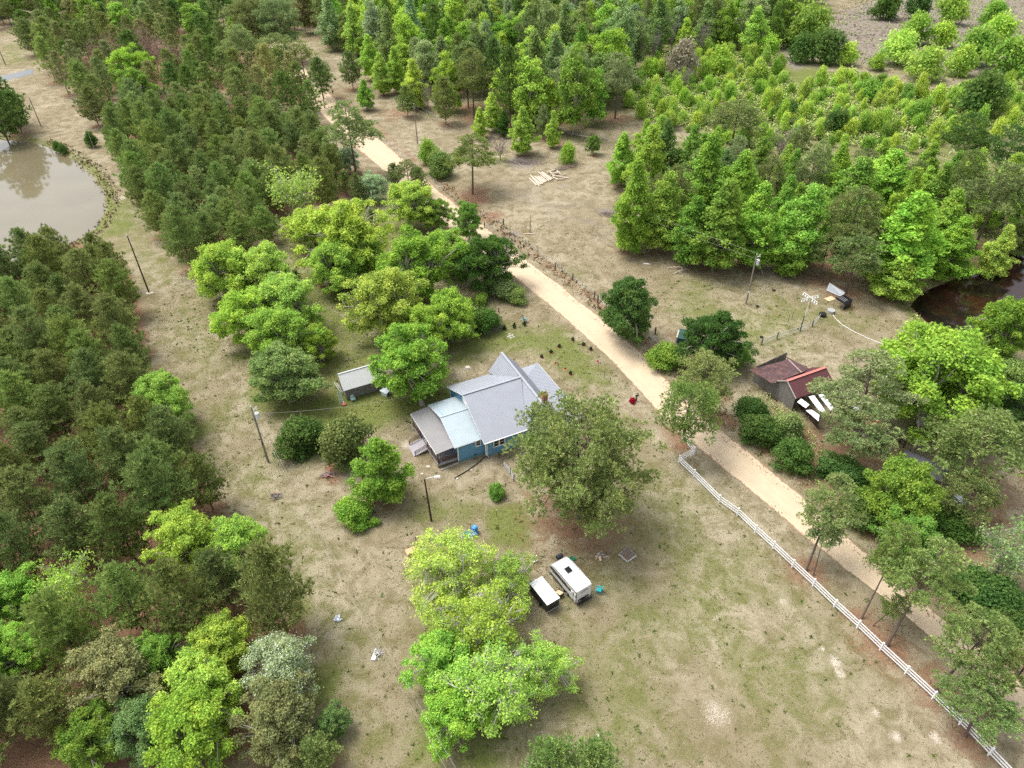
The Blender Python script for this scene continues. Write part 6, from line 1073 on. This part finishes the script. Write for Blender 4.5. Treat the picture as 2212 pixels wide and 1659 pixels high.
ra, rb = B(715, 455, 5.0), B(1228, 275, 5.0); ea = B(832, 692, 3.1); eb = ea + (rb - ra); broof('red_roof', [ea, eb, rb, ra], M_RED, 18); d_ = (ra - ea); ec = ra + Vector((d_.x, d_.y, -d_.z)); broof('red_roof', [ec + (rb - ra), ec, ra, rb], M_RED, 18); mb = MB(); mb.beam(ra + Vector((0, 0, .05)), rb + Vector((0, 0, .05)), .45, .06); part('ridge_cap', mb, M_REDCAP, barn); mb = MB(); mb.beam(ra + Vector((0, 0, .0)), ea, .10, .12); mb.beam(ra, ec, .10, .12); part('barge_board', mb, M_CONC, barn)
ga, gb = Vector((ec.x, ec.y, 0)).lerp(Vector((ea.x, ea.y, 0)), .06), Vector((ec.x, ec.y, 0)).lerp(Vector((ea.x, ea.y, 0)), .94); gl = (gb - ga).length; off = (rb - ra).normalized() * .25; off.z = 0; board_wall(barn, (ga + off).xy, (gb + off).xy, .1, lambda s: 3.05 + 1.8 * (1 - abs(s / gl - .5) * 2), .22, g)
mb = MB(); mb.beam(B(455, 625, .2), B(585, 715, .2), .3, .16); part('sill_beam', mb, M_CREO, barn)
lt = thing('lean_to', 'low lean-to of bright white roof sheets under the light pine', 'shed', (b0.x, b0.y, 0)); M_TIN = mat('white_tin', (.82, .83, .82), .35, .5, var=.04, scale=1)
for P in [[(850,735,2.6),(960,815,2.6),(1010,770,2.9),(905,690,2.9)],[(965,845,2.55),(1130,990,2.5),(1145,905,2.8),(1045,838,2.8)],[(1000,665,2.9),(1075,650,3.0),(1230,860,2.9),(1150,870,2.8)],[(1130,640,3.0),(1200,630,3.1),(1345,830,3.0),(1290,850,2.9)],[(1405,620,3.1),(1445,600,3.2),(1535,685,3.1),(1495,720,3.0)],[(1525,850,2.6),(1600,765,2.8),(1685,825,2.7),(1570,885,2.5)]]: Q = [B(*p) for p in P]; broof('roof_sheet', [Q[1], Q[2], Q[3], Q[0]] if (Q[1] - Q[0]).cross(Q[2] - Q[0]).z < 0 else Q, M_TIN, 5, lt, .03, .04, .03)
board_wall(lt, B(870, 800, 0).xy, B(1110, 1080, 0).xy, .0, lambda s: 2.4, .22, g, M_CREO); mb = MB()
for x_, y_, h_ in ((1200, 760, 2.8), (1330, 760, 2.9), (1500, 690, 3.0), (1300, 930, 2.4), (1600, 850, 2.5), (1000, 760, 2.8)): q = B(x_, y_, h_); mb.cyl((q.x, q.y, 0), .08, h_ - .05, 6)
part('post', mb, M_GREYWOOD, lt)
rs = thing('rusty_shed', 'small shed with a faded red corrugated roof under the lower light pine', 'shed', (58.2, 86.0, 0), R(-53)); broof('roof', [(-2.2, -1.1, 2.2), (2.2, -1.1, 2.2), (2.2, 1.1, 2.7), (-2.2, 1.1, 2.7)], M_REDCAP, 16, rs)
board_wall(rs, (-2, -1), (2, -1), 0, lambda s: 2.15, .25, g, M_GREYWOOD); board_wall(rs, (-2, 1), (-2, -1), 0, lambda s: 2.4, .25, g, M_GREYWOOD); board_wall(rs, (2, -1), (2, 1), 0, lambda s: 2.4, .25, g, M_GREYWOOD); board_wall(rs, (2, 1), (-2, 1), 0, lambda s: 2.6, .25, g, M_GREYWOOD)
posts_fence('brown_gate_posts', 'dark brown gate posts with a crossbar beside the sandy drive', [(1942,958),(1951,967),(1960,985)], [(0,1,1.0,1.0),(0,1,.5,.5)], 1.5, M_CREO, .12)
o = thing('grey_canopy', 'dark grey canopy roof half hidden behind the fresh green tree', 'canopy', P3(1985, 1030), R(-42)); mb = MB(); n = 10
arc = [(-1.9 + 3.8 * i / n, 2.5 + .75 * math.sin(math.pi * i / n)) for i in range(n + 1)]; mb.add([(-3.2, a, z) for a, z in arc] + [(3.2, a, z) for a, z in arc], [(i, i + n + 1, i + n + 2, i + 1) for i in range(n)]); part('cover', mb, mat('grey_canvas', (.085, .085, .10), .7, .3, var=.15, scale=1.5), o); mb = MB()
for s_ in (-3.1, 0, 3.1):
    for t_ in (-1.85, 1.85): mb.cyl((s_, t_, 0), .05, 2.5, 6)
part('frame', mb, M_STEEL, o)
heap('sheet_pile', 'pale bluish tin sheets and junk beside the dark lower pine', 'scrap pile', P3(2068, 1085), 14, 1.3, .8, .6, 1.7, .1, g, mat('pale_tin', (.5, .56, .62), .5, var=.1), M_GREYBOARD, 0, 'sheet'); o = thing('tin_sheet', 'large pale bent tin sheet on the junk beside the dark lower pine', 'metal sheet', P3(2062, 1085), .5); mb = MB(); mb.slab([(-1.4, -.6, .35), (0, -.6, .7), (0, .6, .8), (-1.4, .6, .45)], .03); mb.slab([(0, -.6, .7), (1.3, -.6, .5), (1.3, .6, .65), (0, .6, .8)], .03); part('sheet', mb, M_PALEB, o)
o = thing('marker_pole', 'thin yellow pole standing in the field at the picture edge', 'marker', P3(2128, 1120)); mb = MB(); mb.cyl((0, 0, 0), .05, 4.2, 6); part('rod', mb, mat('yellow_paint', (.60, .45, .05), .5), o)
branch_thing('driftwood', 'pale dead branch on the creek bank', 'branch', P3(2150, 545), 4, g, M_LOG); branch_thing('dead_limb', 'bleached dead limbs hanging below the light pine by the lean-to', 'branch', P3(1795, 945), 2.6, g, M_LOG)
# ------------------------------------------------------------------ low cover nobody could count
M_GRASS = bpy.data.materials.new('grass_blades'); M_GRASS.use_nodes = True
def _gm(m, cols):
    n = m.node_tree; L = n.links; b = n.nodes['Principled BSDF']; b.inputs['Roughness'].default_value = .9; b.inputs['Specular IOR Level'].default_value = .1
    g = n.nodes.new('ShaderNodeNewGeometry'); r = n.nodes.new('ShaderNodeValToRGB'); r.color_ramp.interpolation = 'CONSTANT'; e = r.color_ramp.elements
    while len(e) < len(cols): e.new(.5)
    for i, c in enumerate(cols): e[i].position = i / len(cols); e[i].color = (*c, 1)
    L.new(g.outputs['Random Per Island'], r.inputs[0]); L.new(r.outputs[0], b.inputs['Base Color'])
_gm(M_GRASS, [(.30,.22,.13), (.36,.28,.17), (.22,.16,.09), (.14,.15,.05), (.26,.19,.11), (.10,.11,.04)])
M_WEED = bpy.data.materials.new('green_weeds'); M_WEED.use_nodes = True; _gm(M_WEED, [(.10,.16,.03), (.14,.22,.04), (.18,.24,.05), (.08,.12,.03), (.20,.22,.07)])
M_UNDER = bpy.data.materials.new('undergrowth_leaf'); M_UNDER.use_nodes = True; _gm(M_UNDER, [(.38,.48,.12), (.30,.46,.09), (.46,.50,.17), (.20,.33,.06), (.42,.44,.18), (.14,.25,.05), (.38,.32,.20)])
def zone_at(x, y):
    i = np.clip(np.searchsorted(GX, x), 0, NX - 1); j = np.clip(np.searchsorted(GY, y), 0, NY - 1); return zone.reshape(NY, NX, 4)[j, i], Zg.reshape(NY, NX)[j, i]
def free(x, y, house=True):
    ok = (poly_sd(x, y, W(ROAD_L + ROAD_R[::-1])) < -.3)
    for P in (POND, CREEK): ok &= poly_sd(x, y, W(P)) < .3
    if house: ok &= poly_sd(x, y, HOUSE_FOOT) < 0
    return ok
def tufts(name, m, x, y, size, blades, g, up=.9):
    zn, z = zone_at(x, y); n = len(x); C = np.stack([x, y, z], 1); k = blades; C = np.repeat(C, k, 0); s = np.repeat(size, k)[:, None]
    D = unit(g.normal(size=(n * k, 3)) * .8 + np.array([0, 0, up])); b = unit(np.cross(D, g.normal(size=(n * k, 3)))) * s * .28; C = C + g.normal(size=C.shape) * s * np.array([.35, .35, 0])
    V = np.stack([C - b, C + b, C + D * s], 1).reshape(-1, 3); me = npmesh(name, V, np.arange(3 * n * k).reshape(-1, 3), [m]); o = link(name, me); o['kind'] = 'stuff'; return o
g = np.random.default_rng(11)
def sample(n, x0, x1, y0, y1): return g.uniform(x0, x1, n), g.uniform(y0, y1, n)
x, y = sample(150000, -75, 95, 33, 165); zn, _ = zone_at(x, y); cl = np.sin(x * .9 + 2 * np.sin(y * .37)) * np.sin(y * .8 + 2 * np.sin(x * .29))
k = free(x, y) & (zn[:, 2] < .5) & (g.uniform(size=len(x)) < .42 + .4 * cl); x, y = x[k], y[k]; tufts('dry_grass', M_GRASS, x, y, g.uniform(.07, .22, len(x)), 3, g)
x, y = sample(110000, -75, 95, 33, 165); zn, _ = zone_at(x, y); k = free(x, y) & (zn[:, 2] < .4) & (g.uniform(size=len(x)) < zn[:, 0] * .75 + .03); x, y = x[k], y[k]; tufts('green_grass', M_WEED, x, y, g.uniform(.06, .20, len(x)), 3, g)
# reeds and rank grass: pond rim, bank by the road, power line cut
xs, ys_ = sample(60000, -150, 95, 60, 270); dp = poly_sd(xs, ys_, W(POND)); dc = poly_sd(xs, ys_, W(CREEK)); db = line_d(xs, ys_, W(ROAD_R)); inr = poly_sd(xs, ys_, W(ROAD_L + ROAD_R[::-1]))
k = ((dp < .5) & (dp > -4)) | ((dc < .3) & (dc > -2.5)) | ((inr < -.8) & (db < 4.2) & (ys_ < 200)); xs, ys_ = xs[k], ys_[k]; tufts('rank_grass', M_GRASS, xs, ys_, g.uniform(.3, .8, len(xs)), 3, g)
def under(name, poly, dens, size, hh, zref=0):
    P = np.array(W(poly, zref)); x0, y0 = P.min(0); x1, y1 = P.max(0); n = int((x1 - x0) * (y1 - y0) * dens); x, y = sample(n, x0, x1, y0, y1)
    cl = np.sin(x * .33 + 1.7 * np.sin(y * .21)) * np.sin(y * .29 + 1.7 * np.sin(x * .19)); k = (poly_sd(x, y, P) > 0) & free(x, y) & (g.uniform(size=n) < .55 + .45 * cl); x, y, cl = x[k], y[k], cl[k]; zn, z = zone_at(x, y)
    q = 7; C = np.repeat(np.stack([x, y, z + hh * (.2 + .4 * (cl + 1)) * g.uniform(.2, 1, len(x))], 1), q, 0) + g.normal(size=(len(x) * q, 3)) * np.array([.45, .45, .3]); C[:, 2] = np.maximum(C[:, 2], .08)
    V, Fc = leaves(C, unit(g.normal(size=C.shape) * .6 + np.array([0, 0, .8])), size * g.uniform(.6, 1.3, len(C)), g); o = link(name, npmesh(name, V, Fc, [M_UNDER])); o['kind'] = 'stuff'
under('scrub_undergrowth', SCRUB, 2.6, .33, 2.0); under('clearing_regrowth', [(1790,60),(1850,10),(1900,-25),(2280,-50),(2280,170),(2060,165),(1960,140),(1900,150),(1800,120)], .10, .27, 1.6)
under('woodland_undergrowth', WOOD_R, .45, .26, 1.2); under('woodland_undergrowth', WOOD_T, .12, .5, 2.0)
under('roadside_undergrowth', [(1600,850),(1660,860),(1760,940),(1790,1030),(1740,1050),(1640,960)], 2.2, .16, 1.3)
under('roadside_undergrowth', [(1780,1090),(1960,1200),(2080,1330),(2220,1420),(2230,1150),(2040,1120),(1900,1100)], 1.0, .2, 1.3)
under('thicket_undergrowth', [(985,660),(1060,640),(1080,700),(1020,720),(990,710)], 2.0, .16, .8)
under('creek_undergrowth', [(1870,600),(1960,640),(1975,600),(2110,560),(2100,540),(1880,560)], 1.2, .22, 1.0)

# slash and dry stalks on the cleared ground
CLEAR = [(1790,60),(1850,10),(1900,-25),(2280,-50),(2280,170),(2060,165),(1960,140),(1900,150),(1800,120)]
P = np.array(W(CLEAR)); x, y = sample(9000, P[:,0].min(), P[:,0].max(), P[:,1].min(), P[:,1].max()); k = poly_sd(x, y, P) > -6; x, y = x[k], y[k]; tufts('dry_stalks', M_GRASS, x, y, g.uniform(.3, .9, len(x)), 3, g)
mb = MB(); n_ = 0
while n_ < 420:
    px_, py_ = g.uniform(P[:,0].min(), P[:,0].max()), g.uniform(P[:,1].min(), P[:,1].max())
    if poly_sd(np.array([px_]), np.array([py_]), P)[0] > -4 and math.sin(px_ * .11) + math.sin(py_ * .13) > -.6: a = g.uniform(0, 3.14); l = g.uniform(.8, 4.5); d = np.array([math.cos(a), math.sin(a), g.uniform(-.08, .12)]) * l / 2; c = np.array([px_, py_, .15]); mb.tube([c - d, c + d], [g.uniform(.06, .16), .05], 5); n_ += 1
sl = link('logging_slash', mb.mesh('logging_slash', M_TWIG)); sl['kind'] = 'stuff'

# brown leaf litter blown along the road edges and under the roadside pines
M_LIT = bpy.data.materials.new('leaf_litter'); M_LIT.use_nodes = True; _gm(M_LIT, [(.14,.07,.04), (.20,.10,.06), (.10,.055,.035), (.26,.16,.10)])
xs, ys_ = sample(260000, -50, 95, 33, 230); inr = poly_sd(xs, ys_, W(ROAD_L + ROAD_R[::-1])); cl = np.sin(xs * .55 + 2.1 * np.sin(ys_ * .41)) * np.sin(ys_ * .47 + 1.3 * np.sin(xs * .8)); dr = line_d(xs, ys_, W(ROAD_R)); dl_ = line_d(xs, ys_, W(ROAD_L))
pr = .85 * np.exp(-((dr - np.where(inr > 0, .9, 1.2)) / .55) ** 2) * (.35 + .65 * (cl > -.1)) + .4 * np.exp(-((dr - 3.2) / .8) ** 2) * (inr < 0) + .5 * np.exp(-((dl_ - .5) / .45) ** 2) * (cl > 0.1)
for u, v, r in ((1250,1120,40),(1890,1370,45),(1480,950,24),(1021,430,40),(1740,1235,20),(2020,1490,25)):
    x_, y_ = at2(u, v); r_ = r * pixm(x_, y_); pr = np.maximum(pr, .5 * np.exp(-((xs - x_) ** 2 + (ys_ - y_) ** 2) / r_ ** 2) * (inr < .2))
k = (g.uniform(size=len(xs)) < pr); xs, ys_, inr = xs[k], ys_[k], inr[k]; zn, z = zone_at(xs, ys_); C = np.stack([xs, ys_, z + np.where(inr > 0, .15, .05)], 1); V, Fc = leaves(C, unit(g.normal(size=C.shape) * .3 + np.array([0, 0, 1.0])), g.uniform(.05, .13, len(C)), g); lo = link('leaf_litter', npmesh('leaf_litter', V, Fc, [M_LIT])); lo['kind'] = 'stuff'

x, y = sample(7000, -75, 95, 33, 165); zn, _ = zone_at(x, y); k = free(x, y) & (g.uniform(size=len(x)) < .25 + .5 * zn[:, 0]) & (zn[:, 2] < .5); x, y = x[k], y[k]; tufts('weed_clumps', M_WEED, x, y, g.uniform(.14, .38, len(x)), 9, g)
# the far part of the upper wood, one mass
if FAR:
    VV, FF, o_ = [], [], 0
    for i, t in enumerate(FAR):
        v = LIB['woodland_tree'][i % 8]; me = v['crown']; co = np.empty(len(me.vertices) * 3, np.float32); me.vertices.foreach_get('co', co); co = co.reshape(-1, 4, 3)[::3] ; q = co.mean(1, keepdims=True); co = q + (co - q) * 1.7; co = co.reshape(-1, 3) * np.array([t['w'] / v['w'], t['w'] / v['w'], t['h'] / v['h']]) + np.array([t['x'], t['y'], 0]); VV.append(co); FF.append(np.arange(len(co)).reshape(-1, 4) + o_); o_ += len(co)
    fw = link('far_woods', npmesh('far_woods', np.concatenate(VV), np.concatenate(FF), [M_UNDER])); fw['kind'] = 'stuff'
# ------------------------------------------------------------------ labels for the trees of woods and plantation: look first, then the nearest landmark
MARKS = [(140,440,'the brown pond'),(322,632,'the dark wooden utility pole'),(580,998,'the transformer pole'),(775,830,'the log shed'),(800,380,'the road bend'),(780,120,'the sandy upper field'),(902,310,'the bare-field utility pole'),(30,165,'the paved road'),(1145,502,'the dead snag'),(1175,386,'the log row'),(1245,292,'the fallen log'),(1611,657,'the pasture utility pole'),(1818,662,'the black shelter'),(2050,640,'the dark creek'),(2000,90,'the grey clearing'),(1590,262,'the round-topped dark pine'),(600,1440,'the white-flowering tree'),(345,858,'the lone yellow-green tree'),(1095,214,'the tall brush pile'),(1472,128,'the whitish scrub bush'),(320,120,'the bare pinkish trees'),(153,1262,'the thin bare-limbed tree'),(710,1028,'the red-white scrap pile'),(89,273,'the pale leaning pole'),(1020,165,'the large dark pine'),(922,205,'the bare grey sapling'),(245,1450,'the brownish corner tree'),(40,100,'the far left meadow'),(1835,50,'the gap beside the clearing'),(2160,430,'the gum wood end'),(393,1160,'the yellow-green plantation pair'),(730,1338,'the bluish rag heap'),(1466,582,'the pale branch tangle'),(540,45,'the three big pale pines')]
MW = [(*at2(u, v), s) for u, v, s in MARKS]
NOUN = {YP: 'young pine', LP: 'tall pine', GT: 'tall gum tree', BT: 'broad tree', SH: 'bush', BR: 'bare tree', 'distant_pine': 'far pine', 'scrub_bush': 'scrub bush', 'woodland_tree': 'woodland tree', 'woodland_pine': 'woodland pine'}
GRP = {YP: 'young pines of the plantation', LP: 'tall pines', GT: 'gum trees of the wood by the pasture', BT: 'broad trees', SH: 'bushes', BR: 'bare trees', 'distant_pine': 'pines toward the paved road', 'scrub_bush': 'bushes of the overgrown clearing', 'woodland_tree': 'leafy trees of the upper wood', 'woodland_pine': 'pines of the upper wood'}
ORD = ['nearest', 'second nearest', 'third nearest', 'fourth nearest', 'fifth nearest', 'sixth nearest', 'seventh nearest', 'eighth nearest', 'ninth nearest', 'tenth nearest', 'eleventh nearest', 'twelfth nearest']
by = {}
for k in set(t['kind'] for t in TREES):
    ws = sorted(t['w'] for t in TREES if t['kind'] == k); a, b = ws[len(ws) // 3], ws[2 * len(ws) // 3]
    for t in TREES:
        if t['kind'] != k: continue
        t['group'] = GRP[k]
        if t['label']: continue
        size = 'narrow' if t['w'] < a else 'wide' if t['w'] >= b else 'middling'; d, i = min((math.hypot(t['x'] - x, t['y'] - y), i) for i, (x, y, s) in enumerate(MW))
        by.setdefault((k, t['tone'], size, i), []).append((d, t))
for (k, tone, size, i), L_ in by.items():
    L_.sort(key=lambda q: q[0])
    for j, (d, t) in enumerate(L_): t['label'] = f"{size} {WORD[tone]} {NOUN[k]}, {ORD[j] + ' to' if j < 11 else 'beyond the eleven nearest to'} {MW[i][2]}"
# ------------------------------------------------------------------ trees: every one an object with its own trunk and crown
def plant(t, i):
    k = t['kind']; lk = k
    if k == 'spreading_tree' and t['tone'] == 'frost': lk = 'frost_tree'
    if k == 'spreading_tree' and t['tone'] == 'lime' and t['man'] and t['x'] > -25 and t['y'] < 75 and t['x'] < 15: lk = 'airy_tree'
    if k == 'bare_tree': lk = 'pink_tree' if t['tone'] == 'pink' else 'bare_tree' if t['tone'] == 'grey' else 'half_bare_tree'
    if k == 'plantation_pine' and t['w'] < 4.2: lk = 'sapling_pine'
    if k == 'tall_pine' and t['w'] > 18: lk = 'huge_pine'
    if k == 'shrub' and t['y'] > 200: lk = 'scrub_bush'
    v = LIB[lk][i % len(LIB[lk])]; sx = t['w'] / v['w']; sz = t['h'] / v['h']
    o = thing(k, t.get('label') or 'tree', 'shrub' if k in ('shrub', 'scrub_bush') else 'pine tree' if 'pine' in k else 'tree', (t['x'], t['y'], gz(t['x'], t['y'])), float(rng.uniform(0, 6.28)), t.get('group')); tl = t.get('tilt')
    if tl:
        k_ = math.hypot(*tl); a_ = min(math.atan(k_), R(22)); o.rotation_mode = 'QUATERNION'; o.rotation_quaternion = (Matrix.Rotation(a_, 4, Vector((-tl[1], tl[0], 0)).normalized()) @ Matrix.Rotation(float(rng.uniform(0, 6.28)), 4, 'Z')).to_quaternion() if k_ > .01 else o.rotation_quaternion
    o.scale = (sx, sx * float(rng.uniform(.92, 1.08)), sz)
    tr = link('stems' if 'bush' in k or k == 'shrub' else 'trunk', v['trunk'], o); c = link('crown', v['crown'], o)
    tn = np.array(TONE[t['tone']]) * rng.uniform(.86, 1.14) * np.array([rng.uniform(.9, 1.12), 1, rng.uniform(.85, 1.15)]); c.color = (*[float(q) for q in tn], 1)
    return o
for i, t in enumerate(TREES): plant(t, i)
